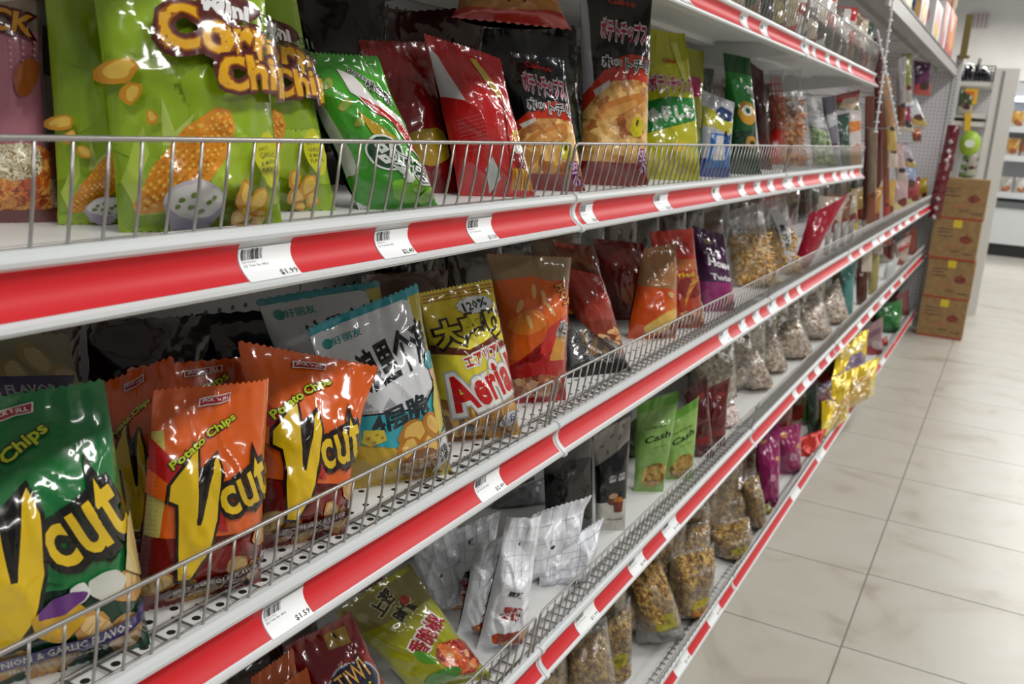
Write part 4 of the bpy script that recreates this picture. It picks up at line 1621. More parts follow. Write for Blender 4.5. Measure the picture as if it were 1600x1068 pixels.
# ---------------------------------------------------------------- loose contents under clear film
def add_pieces(mb, B, kind, mat, n, seed, v0=0.06, v1=0.8, size=0.008):
    random.seed(seed)
    for k in range(n):
        u = random.uniform(0.05, 0.95)
        v = random.uniform(v0, v1)
        p, nn = B.at(u, v, -size * 0.35)
        p = Vector(p)
        q = Quaternion(Vector((random.gauss(0, 1), random.gauss(0, 1), random.gauss(0, 1))).normalized(), random.uniform(0, 6.28))
        if kind == 'nut':
            sx, sy, sz = size * random.uniform(0.8, 1.2), size * 0.62, size * 0.6
            vs = []
            m, r = 6, 4
            for j in range(r + 1):
                th = math.pi * j / r
                for i in range(m):
                    ph = 2 * math.pi * i / m
                    pinch = 1 - 0.18 * math.exp(-((math.cos(th)) / 0.3) ** 2)
                    vs.append(p + q @ Vector((sx * math.cos(th), sy * math.sin(th) * math.cos(ph) * pinch, sz * math.sin(th) * math.sin(ph) * pinch)))
            fs = [(j * m + i, j * m + (i + 1) % m, (j + 1) * m + (i + 1) % m, (j + 1) * m + i) for j in range(r) for i in range(m)]
            mb.add(vs, fs, mat, True)
        elif kind == 'stick':
            L = size * random.uniform(1.5, 3.5)
            bend = random.uniform(-0.4, 0.4) * L
            d = q @ Vector((1, 0, 0))
            d = (d - Vector(nn) * d.dot(Vector(nn)) * 0.75).normalized()
            e = Vector(nn).cross(d)
            pts = [p - d * L, p + e * bend * 0.6, p + d * L + e * bend * 0.1]
            mb.tube(pts, size * 0.30, mat, 5)
        elif kind == 'flake':
            a1 = q @ Vector((1, 0, 0))
            b1 = q @ Vector((0, 1, 0))
            c1 = a1.cross(b1)
            s_ = size * random.uniform(0.7, 1.4)
            vs = [p + a1 * math.cos(t) * s_ + b1 * math.sin(t) * s_ * 0.75 + c1 * 0.25 * s_ * math.cos(2 * t) for t in (0, 1.05, 2.1, 3.14, 4.2, 5.2)]
            mb.add(vs + [p + c1 * s_ * 0.15], [(i, (i + 1) % 6, 6) for i in range(6)], mat, True)


def grade(s):
    """one bag, from its table row"""
    P = s['P']
    t = thing(s['name'], s['label'], s['cat'], tuple((Vector(P[0]) + Vector(P[1])) / 2), s.get('group'))
    kw = dict(T=s.get('T', 0.05), seed=s.get('seed', 1), share=0.4)
    for k in ('nu', 'nv', 'seal', 'waist', 'curl', 'rough', 'puff', 'saw', 'bow', 'dent', 'drop', 'share'):
        if k in s:
            kw[k] = s[k]
    clear = s.get('clear')
    if clear:
        # contents
        C = s['contents']          # kind, c1, c2, n, size, v0, v1
        kw2 = dict(kw)
        kw2['T'] = kw['T'] * 0.92
        kw2['saw'] = False
        v0, v1 = C[5], C[6]
        bl, br, tr, tl = [Vector(p) for p in P]
        lo_l, lo_r = bl.lerp(tl, v0), br.lerp(tr, v0)
        hi_l, hi_r = bl.lerp(tl, v1), br.lerp(tr, v1)
        ins = 0.04
        Q = [lo_l.lerp(lo_r, ins), lo_r.lerp(lo_l, ins), hi_r.lerp(hi_l, ins), hi_l.lerp(hi_r, ins)]
        kw2['seal'] = (0.0, 0.0)
        kw2['puff'] = 0.1
        kw2['nu'], kw2['nv'] = 16, 20
        pm = pieces_mat(C[1], C[2], 0.45, C[7] if len(C) > 7 else None)
        G = Bag(Q, base=pm, back=pm, **kw2)
        cm = MB()
        cm.v, cm.f, cm.m, cm.mats, cm.sm = G.mb.v, G.mb.f, G.mb.m, G.mb.mats, G.mb.sm
        add_pieces(cm, G, C[0], pm, C[3], s.get('seed', 1), 0.02, 0.99, C[4])
        o = cm.build('contents', t)
        o['kind'] = 'stuff'
        F = Bag(P, base=clear_film(), back=clear_film(), **kw)
        F.finish('clear_film', t)
        if s.get('art'):
            L = Bag(P, base='ffffff', back='ffffff', **kw)
            base_v, base_f = len(L.mb.v), len(L.mb.f)
            globals()['art_' + s['art']](L)
            # keep only the printed label
            nf = len(L.mb.f) - base_f
            vs = L.mb.v[base_v:]
            fs = [tuple(i - base_v for i in f) for f in L.mb.f[base_f:]]
            ms = L.mb.m[base_f:]
            me = bpy.data.meshes.new('printed_label')
            me.from_pydata(vs, [], fs)
            for m in L.mb.mats:
                me.materials.append(m)
            me.polygons.foreach_set('material_index', ms)
            me.polygons.foreach_set('use_smooth', [True] * len(fs))
            link('printed_label', me, t)
        return t
    base = s.get('base', 'cccccc')
    if s.get('foil'):
        base = foil(base, s.get('frough', 0.3), s.get('foil'))
    if s.get('matte'):
        base = paint(base, 0.45)
    B = Bag(P, base=base, back=s.get('back', s.get('base', 'cccccc')), **kw)
    if s.get('art') == 'generic':
        art_generic(B, s['cols'], s.get('title'))
    elif s.get('art'):
        globals()['art_' + s['art']](B)
    B.finish('printed_film', t)
    return t


BAGS = [
    dict(name='snack_bag', label='pink and brown snack bag at the left end of the second shelf', cat='snack bag', seed=1, T=0.062, base='d88a9c', art='pinksnack', nu=26, nv=34, P=[(-0.6874, 0.3743, 1.2), (-0.6487, 0.4572, 1.2), (-0.6749, 0.4756, 1.424), (-0.7092, 0.3972, 1.4097)]),
    dict(name='corn_chip_bag', label='green corn snack bag half hidden behind the biggest one, left of it', cat='snack bag', seed=2, T=0.045, base='9dbf22', art='corn_side', nu=26, nv=34, group='green corn snack bags', P=[(-0.6308, 0.4459, 1.2), (-0.6, 0.5221, 1.2), (-0.62, 0.5343, 1.4196), (-0.6495, 0.4567, 1.4041)]),
    dict(name='corn_chip_bag', label='largest bright green corn snack bag in front, whole cob and dip bowl showing', cat='snack bag', seed=3, T=0.07, base='9dbf22', art='corn', nu=40, nv=52, waist=0.02, P=[(-0.5733, 0.4543, 1.2), (-0.52, 0.5687, 1.2), (-0.5426, 0.5713, 1.4054), (-0.5949, 0.4558, 1.3918)]),
    dict(name='corn_chip_bag', label='green corn snack bag behind the biggest one, its right edge showing', cat='snack bag', seed=4, T=0.05, base='93b420', art='corn', nu=26, nv=34, waist=0.02, P=[(-0.6446, 0.5883, 1.2), (-0.585, 0.7161, 1.2), (-0.6277, 0.6986, 1.4225), (-0.6752, 0.5949, 1.4173)]),
    dict(name='onion_snack_bag', label='bright green bag with a red and white streak, leaning left behind the wire guard', cat='snack bag', seed=5, T=0.062, base='4aa82e', art='shrimp', nu=40, nv=52, P=[(-0.5775, 0.7423, 1.2), (-0.5372, 0.8287, 1.2), (-0.5883, 0.7822, 1.3512), (-0.6276, 0.696, 1.3466)]),
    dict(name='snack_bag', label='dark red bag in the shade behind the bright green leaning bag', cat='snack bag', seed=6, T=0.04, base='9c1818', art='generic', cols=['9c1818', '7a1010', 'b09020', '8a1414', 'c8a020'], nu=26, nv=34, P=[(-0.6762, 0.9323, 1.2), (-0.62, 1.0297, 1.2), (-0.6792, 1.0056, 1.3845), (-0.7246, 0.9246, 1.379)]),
    dict(name='snack_bag', label='red bag turned sideways with a white corner and small print', cat='snack bag', seed=7, T=0.07, base='c41c1e', art='redback', nu=40, nv=52, P=[(-0.6104, 0.9859, 1.2), (-0.5485, 1.0744, 1.2), (-0.5963, 1.0476, 1.3698), (-0.6578, 0.9651, 1.3913)]),
    dict(name='chip_bag', label='small black and orange potato chip bag right of the sideways red bag', cat='snack bag', seed=8, T=0.062, base='141214', art='hot', nu=40, nv=52, P=[(-0.6273, 1.1578, 1.2), (-0.549, 1.2361, 1.2), (-0.5955, 1.2263, 1.3842), (-0.666, 1.1563, 1.3871)]),
    dict(name='chip_bag', label='tall black-topped potato chip bag with a red arch and silver edge', cat='snack bag', seed=9, T=0.062, base='141214', art='hotbig', nu=40, nv=52, P=[(-0.624, 1.3813, 1.2), (-0.535, 1.456, 1.2), (-0.5609, 1.4629, 1.5136), (-0.6541, 1.3846, 1.5128)]),
    dict(name='chip_bag', label='yellow seaweed potato chip bag with a green band', cat='snack bag', seed=10, T=0.07, base='c9c91e', art='nori', nu=40, nv=52, waist=-0.06, P=[(-0.647, 1.6666, 1.2), (-0.54, 1.7564, 1.2), (-0.6004, 1.7558, 1.4732), (-0.6576, 1.7083, 1.4757)]),
    dict(name='chip_bag', label='second yellow potato chip bag, only its crumpled top showing behind the first', cat='snack bag', seed=11, T=0.062, base='b8b81e', art='generic', cols=['c9c91e', '2f8a34', 'd8d048', 'c81a64', 'f0f0e0'], nu=26, nv=34, P=[(-0.7465, 1.9796, 1.2), (-0.63, 2.0773, 1.2), (-0.6611, 2.0757, 1.4672), (-0.7324, 2.0174, 1.485)]),
    dict(name='chip_bag', label='red and tan chip bag lying across the tops of the dark bags', cat='snack bag', seed=12, T=0.062, base='b02820', art='chiplay', nu=26, nv=34, P=[(-0.6929, 1.0798, 1.4229), (-0.58, 1.2143, 1.4229), (-0.6033, 1.2105, 1.4764), (-0.6933, 1.0948, 1.4577)]),
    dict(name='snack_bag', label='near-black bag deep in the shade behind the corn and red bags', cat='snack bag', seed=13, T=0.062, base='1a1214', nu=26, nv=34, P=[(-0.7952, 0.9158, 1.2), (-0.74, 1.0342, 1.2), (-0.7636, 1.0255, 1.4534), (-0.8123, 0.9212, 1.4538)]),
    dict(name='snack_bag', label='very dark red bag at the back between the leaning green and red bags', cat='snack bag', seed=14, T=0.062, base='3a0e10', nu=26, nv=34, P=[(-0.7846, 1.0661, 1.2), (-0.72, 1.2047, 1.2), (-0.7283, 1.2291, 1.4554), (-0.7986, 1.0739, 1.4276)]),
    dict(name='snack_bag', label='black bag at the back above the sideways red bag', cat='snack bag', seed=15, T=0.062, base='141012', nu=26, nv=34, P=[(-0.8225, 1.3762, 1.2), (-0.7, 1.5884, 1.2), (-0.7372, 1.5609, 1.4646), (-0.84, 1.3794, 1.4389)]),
    dict(name='snack_bag', label='small blue and white packet between the yellow bag and the green ring bag', cat='snack bag', seed=16, T=0.04, base='c8c8d0', art='blue', nu=26, nv=34, P=[(-0.5964, 1.9328, 1.2), (-0.5455, 1.9837, 1.2), (-0.5566, 1.9961, 1.3579), (-0.6129, 1.943, 1.3793)]),
    dict(name='snack_bag', label='green bag with orange rings and a clear top', cat='snack bag', seed=17, T=0.062, base='1f5a2a', art='face', nu=26, nv=34, puff=0.7, P=[(-0.5981, 2.1775, 1.2), (-0.5369, 2.2289, 1.2), (-0.5912, 2.2074, 1.4631), (-0.6435, 2.1643, 1.4725)]),
    dict(name='snack_bag', label='dark red packet just right of the green ring bag', cat='snack bag', seed=18, T=0.04, base='4a1418', nu=14, nv=18, P=[(-0.6442, 2.5688, 1.2), (-0.6, 2.6058, 1.2), (-0.655, 2.5896, 1.4623), (-0.6893, 2.5633, 1.4843)]),
    dict(name='noodle_snack_bag', label='clear bag of brown noodle snack with red gingham edge and white diamond sticker', cat='snack bag', seed=19, T=0.062, clear=1, contents=('stick', '9a5a2c', 'd89a60', 160, 0.009, 0.04, 0.72, 'b87440'), art='gingham', nu=26, nv=34, puff=0.8, P=[(-0.6411, 2.7128, 1.2), (-0.54, 2.7976, 1.2), (-0.5939, 2.778, 1.4808), (-0.6715, 2.7119, 1.4704)]),
    dict(name='snack_bag', label='clear and green packet leaning right of the gingham noodle bag', cat='snack bag', seed=20, T=0.04, clear=1, contents=('flake', '5a8a3a', 'c8d0b0', 90, 0.008, 0.03, 0.55, '88a868'), nu=14, nv=18, P=[(-0.5885, 3.1018, 1.2), (-0.514, 3.1643, 1.2), (-0.593, 3.1165, 1.4029), (-0.6387, 3.0815, 1.4387)]),
    dict(name='snack_bag', label='narrow silver and purple packet at the far part of the second shelf', cat='snack bag', seed=21, T=0.03, base='8a8494', art='generic', cols=['8a8494', 'b8b4c0', '5a3a6a', 'c8c8cc', '3a2a4a'], nu=14, nv=18, P=[(-0.5518, 3.175, 1.2), (-0.514, 3.2067, 1.2), (-0.5612, 3.1878, 1.4274), (-0.5986, 3.1558, 1.4203)]),
    dict(name='snack_bag', label='dark green packet beside the orange one near the far end of the second shelf', cat='snack bag', seed=22, T=0.03, base='3c5a4a', nu=14, nv=18, P=[(-0.5533, 3.3542, 1.2), (-0.514, 3.3872, 1.2), (-0.5433, 3.3792, 1.3822), (-0.5769, 3.35, 1.3711)]),
    dict(name='snack_bag', label='orange and white packet at the far end of the second shelf', cat='snack bag', seed=23, T=0.03, base='e8e0dc', art='generic', cols=['e8e0dc', 'e8a030', 'e8742c', 'e88a3c', 'c84a28'], nu=14, nv=18, P=[(-0.5594, 3.5775, 1.2), (-0.514, 3.6229, 1.2), (-0.5418, 3.6157, 1.408), (-0.588, 3.5695, 1.4086)]),
    dict(name='snack_bag', label='red packet lying above the green one near the far end of the second shelf', cat='snack bag', seed=24, T=0.03, base='b82830', art='generic', cols=['b82830', '6a7a48', 'e0c8b0', 'd84a50', 'f0d0c0'], nu=14, nv=18, P=[(-0.5871, 3.3099, 1.3928), (-0.514, 3.397, 1.3928), (-0.5285, 3.4421, 1.4622), (-0.599, 3.3315, 1.4326)]),
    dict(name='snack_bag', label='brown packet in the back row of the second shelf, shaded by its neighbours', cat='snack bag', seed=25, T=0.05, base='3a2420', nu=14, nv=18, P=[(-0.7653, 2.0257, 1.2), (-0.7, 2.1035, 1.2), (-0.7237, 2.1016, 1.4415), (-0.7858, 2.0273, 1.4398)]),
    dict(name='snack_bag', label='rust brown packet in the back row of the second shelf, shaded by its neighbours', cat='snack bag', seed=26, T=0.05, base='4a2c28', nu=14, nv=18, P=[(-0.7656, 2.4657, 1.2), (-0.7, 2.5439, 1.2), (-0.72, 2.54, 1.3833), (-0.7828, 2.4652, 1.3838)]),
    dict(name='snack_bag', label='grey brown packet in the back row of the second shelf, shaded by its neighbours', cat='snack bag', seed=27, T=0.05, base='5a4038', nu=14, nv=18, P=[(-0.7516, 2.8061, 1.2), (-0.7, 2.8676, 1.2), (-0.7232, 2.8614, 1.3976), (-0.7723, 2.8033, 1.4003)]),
    dict(name='potato_chip_bag', label='big green potato chip bag cut by the left edge, onion and garlic ribbon', cat='snack bag', seed=28, T=0.075, base='1c7a3c', art='vgreen', nu=40, nv=52, waist=0.01, P=[(-0.5777, 0.3006, 0.894), (-0.52, 0.4243, 0.894), (-0.565, 0.4289, 1.095), (-0.6172, 0.3127, 1.0867)]),
    dict(name='potato_chip_bag', label='tan and dark green chip bag behind the big green one, ribbon showing', cat='snack bag', seed=29, T=0.062, base='8a8468', art='ribbon', nu=26, nv=34, P=[(-0.7338, 0.4155, 0.894), (-0.68, 0.5309, 0.894), (-0.7469, 0.5307, 1.0803), (-0.8059, 0.4211, 1.1024)]),
    dict(name='potato_chip_bag', label='orange chip bag turned edgeways beside the big green bag', cat='snack bag', seed=30, T=0.045, base='d8581a', art='vorange', nu=26, nv=34, group='orange potato chip bags', P=[(-0.6568, 0.5122, 0.894), (-0.6, 0.552, 0.894), (-0.6426, 0.5605, 1.0721), (-0.6948, 0.5179, 1.044)]),
    dict(name='potato_chip_bag', label='orange chip bag whose sealed top rises behind the front orange one', cat='snack bag', seed=31, T=0.062, base='d8581a', art='vorange', nu=26, nv=34, group='orange potato chip bags', P=[(-0.6649, 0.5483, 0.894), (-0.61, 0.666, 0.894), (-0.6307, 0.6748, 1.0539), (-0.6897, 0.5484, 1.0539)]),
    dict(name='potato_chip_bag', label='front orange chip bag standing upright, yellow title across it', cat='snack bag', seed=32, T=0.07, base='e8641a', art='vorange2', nu=40, nv=52, waist=0.03, group='orange potato chip bags', P=[(-0.565, 0.4455, 0.894), (-0.52, 0.5419, 0.894), (-0.535, 0.5685, 1.0704), (-0.5755, 0.4819, 1.0714)]),
    dict(name='potato_chip_bag', label='orange chip bag with its wide top flopping to the right', cat='snack bag', seed=33, T=0.075, base='e8641a', art='vorange', nu=40, nv=52, waist=0.1, group='orange potato chip bags', P=[(-0.5656, 0.5789, 0.894), (-0.52, 0.658, 0.894), (-0.534, 0.7222, 1.0483), (-0.6108, 0.6089, 1.0828)]),
    dict(name='cracker_bag', label='white and turquoise crisp bag with black brushed title, front one of two', cat='snack bag', seed=34, T=0.075, base='35aebd', art='wave', nu=40, nv=52, waist=0.03, group='white and turquoise crisp bags', P=[(-0.5831, 0.7436, 0.894), (-0.52, 0.853, 0.894), (-0.5756, 0.8491, 1.1114), (-0.6335, 0.7308, 1.0689)]),
    dict(name='cracker_bag', label='white and turquoise crisp bag in the shade behind its twin', cat='snack bag', seed=35, T=0.062, base='35aebd', art='wave', nu=26, nv=34, waist=0.03, group='white and turquoise crisp bags', P=[(-0.7356, 0.8383, 0.894), (-0.66, 0.9692, 0.894), (-0.7071, 0.9543, 1.0831), (-0.7853, 0.813, 1.0665)]),
    dict(name='corn_snack_bag', label='yellow bag with a big red title between the turquoise and orange-red bags', cat='snack bag', seed=36, T=0.075, base='e6cc2e', art='aerial', nu=40, nv=52, waist=0.0, P=[(-0.5787, 0.9364, 0.894), (-0.52, 1.0203, 0.894), (-0.5745, 1.017, 1.0951), (-0.6293, 0.9332, 1.0802)]),
    dict(name='snack_bag', label='orange and red bag with a crumpled tan top, right of the yellow one', cat='snack bag', seed=37, T=0.075, base='d8541c', art='cheezy', nu=40, nv=52, waist=0.06, P=[(-0.5931, 1.1317, 0.894), (-0.5378, 1.1977, 0.894), (-0.5601, 1.2285, 1.1034), (-0.647, 1.1264, 1.1086)]),
    dict(name='snack_bag', label='brown and red bag of baked puffs right of the crumpled orange bag', cat='snack bag', seed=38, T=0.07, base='a83a1c', art='puffs', nu=26, nv=34, waist=-0.02, P=[(-0.5991, 1.385, 0.894), (-0.5414, 1.4538, 0.894), (-0.6129, 1.4241, 1.0963), (-0.6608, 1.3698, 1.1063)]),
    dict(name='snack_bag', label='small black packet leaning over the wire guard next to the joint', cat='snack bag', seed=39, T=0.035, matte=1, rough=0.5, base='121214', art='black', nu=26, nv=34, waist=0, P=[(-0.5865, 1.3075, 0.894), (-0.52, 1.4226, 0.894), (-0.5985, 1.4249, 0.9965), (-0.6396, 1.3539, 0.9966)]),
    dict(name='snack_bag', label='shaded dark red bag between the puffs and the orange bag', cat='snack bag', seed=40, T=0.062, base='8c2016', art='generic', cols=['8c2016', '701410', 'a85020', '8c2016', 'c88848'], nu=26, nv=34, P=[(-0.7049, 1.7759, 0.894), (-0.64, 1.8532, 0.894), (-0.6766, 1.8449, 1.0555), (-0.7558, 1.7526, 1.0652)]),
    dict(name='snack_bag', label='orange and yellow shaded bag turned left, beside the red sticks bag', cat='snack bag', seed=41, T=0.062, base='d84c18', art='chix', nu=26, nv=34, waist=-0.02, P=[(-0.6159, 1.642, 0.894), (-0.5425, 1.7155, 0.894), (-0.5643, 1.7213, 1.0798), (-0.6112, 1.6727, 1.0687)]),
    dict(name='snack_bag', label='red bag with fried sticks picture and a crumpled red top', cat='snack bag', seed=42, T=0.07, base='b84020', art='chix2', nu=26, nv=34, P=[(-0.5871, 1.7905, 0.894), (-0.5247, 1.853, 0.894), (-0.5695, 1.8389, 1.1004), (-0.6385, 1.7683, 1.0904)]),
    dict(name='snack_bag', label='purple and magenta twist snack bag', cat='snack bag', seed=43, T=0.062, base='4c1c4c', art='purple', nu=26, nv=34, waist=-0.03, P=[(-0.5804, 2.0265, 0.894), (-0.5249, 2.082, 0.894), (-0.5678, 2.0652, 1.0691), (-0.6248, 2.0108, 1.0873)]),
    dict(name='noodle_snack_bag', label='clear bag of tan noodle sticks right of the purple bag', cat='snack bag', seed=44, T=0.07, clear=1, contents=('stick', 'b07a34', 'e8cc90', 220, 0.009, 0.03, 0.66, 'd0a058'), nu=26, nv=34, puff=0.8, P=[(-0.6207, 2.4162, 0.894), (-0.52, 2.5169, 0.894), (-0.5879, 2.4769, 1.1189), (-0.6657, 2.3957, 1.0921)]),
    dict(name='noodle_snack_bag', label='clear bag of noodle sticks with a tall white label', cat='snack bag', seed=45, T=0.062, clear=1, contents=('stick', 'a87434', 'e0c080', 140, 0.009, 0.03, 0.62, 'c89850'), art='labelv', nu=26, nv=34, puff=0.8, P=[(-0.5897, 2.7332, 0.894), (-0.52, 2.8028, 0.894), (-0.5877, 2.7634, 1.1232), (-0.6453, 2.7033, 1.102)]),
    dict(name='snack_bag', label='long crimson packet bending up towards the shelf above', cat='snack bag', seed=46, T=0.035, base='b81838', nu=26, nv=34, bow=0.02, P=[(-0.5709, 2.9081, 0.894), (-0.5303, 2.9422, 0.894), (-0.4501, 3.0205, 1.1363), (-0.5478, 2.9353, 1.0643)]),
    dict(name='snack_bag', label='clear pinkish packet behind the crimson one', cat='snack bag', seed=47, T=0.062, clear=1, contents=('flake', 'a86a5a', 'd8c0a8', 80, 0.009, 0.03, 0.8, 'c09a80'), nu=14, nv=18, P=[(-0.7103, 3.8954, 0.894), (-0.62, 3.9711, 0.894), (-0.5922, 4.0074, 1.0833), (-0.714, 3.8995, 0.9988)]),
    dict(name='snack_bag', label='yellow and white packet behind the grey sticks on the third shelf', cat='snack bag', seed=48, T=0.04, base='c0b098', art='generic', cols=['c0b098', 'd0b840', '8a3a30', 'd8d0c0', '604030'], nu=14, nv=18, P=[(-0.6821, 4.369, 0.894), (-0.6, 4.4379, 0.894), (-0.6292, 4.4262, 1.0801), (-0.7049, 4.3588, 1.0244)]),
    dict(name='biscuit_stick', label='grey wrapped biscuit stick, leftmost in the row of four on the third shelf', cat='snack stick', seed=49, T=0.014, base='a8a4a4', nu=6, nv=10, P=[(-0.5566, 3.3394, 0.894), (-0.54, 3.3489, 0.894), (-0.5432, 3.3609, 1.0075), (-0.5594, 3.3503, 0.9975)]),
    dict(name='biscuit_stick', label='grey wrapped biscuit stick, second in the row of four on the third shelf', cat='snack stick', seed=50, T=0.014, base='a8a4a4', nu=6, nv=10, P=[(-0.5572, 3.4913, 0.894), (-0.54, 3.5012, 0.894), (-0.5418, 3.5132, 1.0016), (-0.5587, 3.5022, 0.9913)]),
    dict(name='biscuit_stick', label='grey wrapped biscuit stick, third in the row of four on the third shelf', cat='snack stick', seed=51, T=0.014, base='a8a4a4', nu=6, nv=10, P=[(-0.5579, 3.656, 0.894), (-0.54, 3.6663, 0.894), (-0.5403, 3.6785, 0.9953), (-0.5579, 3.667, 0.9845)]),
    dict(name='biscuit_stick', label='grey wrapped biscuit stick, rightmost in the row of four on the third shelf', cat='snack stick', seed=52, T=0.014, base='a8a4a4', nu=6, nv=10, P=[(-0.5587, 3.8352, 0.894), (-0.54, 3.846, 0.894), (-0.5386, 3.8583, 0.9885), (-0.557, 3.8463, 0.9772)]),
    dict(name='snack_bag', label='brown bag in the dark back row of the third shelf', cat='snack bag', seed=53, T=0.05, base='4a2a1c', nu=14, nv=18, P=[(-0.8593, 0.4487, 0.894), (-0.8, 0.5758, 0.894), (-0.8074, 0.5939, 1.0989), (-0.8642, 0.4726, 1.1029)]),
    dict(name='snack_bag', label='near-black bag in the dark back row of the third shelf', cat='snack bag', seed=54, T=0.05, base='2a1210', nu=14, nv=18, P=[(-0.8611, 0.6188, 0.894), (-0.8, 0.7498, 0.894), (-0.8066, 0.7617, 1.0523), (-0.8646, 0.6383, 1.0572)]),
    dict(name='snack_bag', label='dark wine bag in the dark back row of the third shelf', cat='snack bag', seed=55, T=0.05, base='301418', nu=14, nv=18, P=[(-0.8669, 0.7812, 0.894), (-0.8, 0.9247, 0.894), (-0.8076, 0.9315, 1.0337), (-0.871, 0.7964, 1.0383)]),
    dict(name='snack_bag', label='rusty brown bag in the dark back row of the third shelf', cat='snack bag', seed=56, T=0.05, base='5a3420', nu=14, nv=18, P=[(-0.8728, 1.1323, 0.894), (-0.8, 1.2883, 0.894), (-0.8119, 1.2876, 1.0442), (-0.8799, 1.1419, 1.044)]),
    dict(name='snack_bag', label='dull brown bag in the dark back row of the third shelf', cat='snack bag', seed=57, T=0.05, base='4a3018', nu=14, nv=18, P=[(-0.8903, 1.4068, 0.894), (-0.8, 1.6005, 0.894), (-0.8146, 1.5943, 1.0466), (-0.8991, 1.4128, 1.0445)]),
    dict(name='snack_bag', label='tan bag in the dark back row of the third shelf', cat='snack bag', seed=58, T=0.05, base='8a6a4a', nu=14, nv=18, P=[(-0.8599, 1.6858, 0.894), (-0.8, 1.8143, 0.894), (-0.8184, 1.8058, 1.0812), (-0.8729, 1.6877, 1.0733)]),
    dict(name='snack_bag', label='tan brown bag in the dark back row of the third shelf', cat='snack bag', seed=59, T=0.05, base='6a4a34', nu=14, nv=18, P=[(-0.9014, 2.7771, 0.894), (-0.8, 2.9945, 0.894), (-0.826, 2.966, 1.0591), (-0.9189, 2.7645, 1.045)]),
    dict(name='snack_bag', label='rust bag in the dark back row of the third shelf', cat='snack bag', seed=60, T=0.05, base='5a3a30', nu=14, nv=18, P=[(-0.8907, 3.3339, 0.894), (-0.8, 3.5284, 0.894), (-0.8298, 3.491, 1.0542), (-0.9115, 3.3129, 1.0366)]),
    dict(name='snack_bar_pack', label='dark chocolate packet lying at the lower left under the price label', cat='snack bag', seed=61, T=0.03, base='2a1408', art='brownchoc', nu=26, nv=34, P=[(-0.6339, 0.6373, 0.55), (-0.6, 0.6856, 0.55), (-0.66, 0.7206, 0.6984), (-0.6883, 0.6605, 0.6742)]),
    dict(name='snack_bar_pack', label='orange packet half covered by the dark red oval-badge bag, left one', cat='snack bag', seed=62, T=0.03, base='c85a18', nu=26, nv=34, P=[(-0.5988, 0.6152, 0.55), (-0.56, 0.6706, 0.55), (-0.6266, 0.7027, 0.7064), (-0.6468, 0.6577, 0.6865)]),
    dict(name='snack_bar_pack', label='orange packet half covered by the dark red oval-badge bag, lower one', cat='snack bag', seed=63, T=0.03, base='d0601c', nu=26, nv=34, P=[(-0.5798, 0.6329, 0.55), (-0.54, 0.6897, 0.55), (-0.6033, 0.6996, 0.6923), (-0.6257, 0.6531, 0.6718)]),
    dict(name='ring_snack_bag', label='dark red snack bag with a navy oval badge, below the third shelf', cat='snack bag', seed=64, T=0.05, base='8c1a1c', art='tiwi', nu=40, nv=52, P=[(-0.5861, 0.7264, 0.55), (-0.5249, 0.8138, 0.55), (-0.604, 0.7764, 0.7239), (-0.644, 0.7084, 0.6988)]),
    dict(name='pepper_snack_bag', label='yellow-green bag with red fried pepper picture leaning under the third shelf', cat='snack bag', seed=65, T=0.06, base='a8a81e', art='fruit', nu=40, nv=52, P=[(-0.5931, 0.8977, 0.55), (-0.52, 0.9849, 0.55), (-0.6361, 0.9438, 0.7048), (-0.6894, 0.8512, 0.6585)]),
    dict(name='foil_bag', label='silver foil packet farthest left of the cluster, mostly shaded', cat='snack bag', seed=66, T=0.065, base='e8eaf0', foil=0.04, art='fold', rough=2.6, dent=2.0, nu=26, nv=34, P=[(-0.6869, 1.0753, 0.55), (-0.6358, 1.1263, 0.55), (-0.6753, 1.1238, 0.6986), (-0.7209, 1.0678, 0.6563)]),
    dict(name='foil_bag', label='silver foil packet with one red character at its foot, second from the left', cat='snack bag', seed=67, T=0.065, base='e8eaf0', foil=0.04, art='pepper', rough=2.6, dent=2.0, nu=26, nv=34, P=[(-0.6703, 1.0862, 0.55), (-0.6176, 1.1389, 0.55), (-0.6203, 1.1668, 0.7041), (-0.683, 1.0978, 0.6722)]),
    dict(name='foil_bag', label='silver foil packet with a black character above a red dish, middle of the cluster', cat='snack bag', seed=68, T=0.065, base='e8eaf0', foil=0.04, art='pepper', rough=2.6, dent=2.0, nu=40, nv=52, P=[(-0.6156, 1.0433, 0.55), (-0.5548, 1.104, 0.55), (-0.5573, 1.1269, 0.7203), (-0.6088, 1.0714, 0.6936)]),
    dict(name='foil_bag', label='silver foil packet with a sagging open-looking top behind the upright one', cat='snack bag', seed=69, T=0.065, base='e8eaf0', foil=0.3, art='fold', rough=2.6, dent=2.0, nu=26, nv=34, curl=0.02, P=[(-0.6219, 1.2327, 0.55), (-0.5442, 1.3104, 0.55), (-0.5492, 1.3413, 0.6942), (-0.6192, 1.2643, 0.6663)]),
    dict(name='foil_bag', label='narrow upright silver packet with red lettering at the front of the cluster', cat='snack bag', seed=70, T=0.065, base='e8eaf0', foil=0.04, art='pepper', rough=2.6, dent=2.0, nu=40, nv=52, P=[(-0.5738, 1.0313, 0.55), (-0.52, 1.0765, 0.55), (-0.5169, 1.0975, 0.7515), (-0.5555, 1.0651, 0.7511)]),
    dict(name='foil_bag', label='silver foil packet slumped right against the wire guard', cat='snack bag', seed=71, T=0.065, base='e8eaf0', foil=0.3, art='fold', rough=2.6, dent=2.0, nu=40, nv=52, P=[(-0.5827, 1.2464, 0.55), (-0.52, 1.3091, 0.55), (-0.5178, 1.3478, 0.6536), (-0.5916, 1.2535, 0.5954)]),
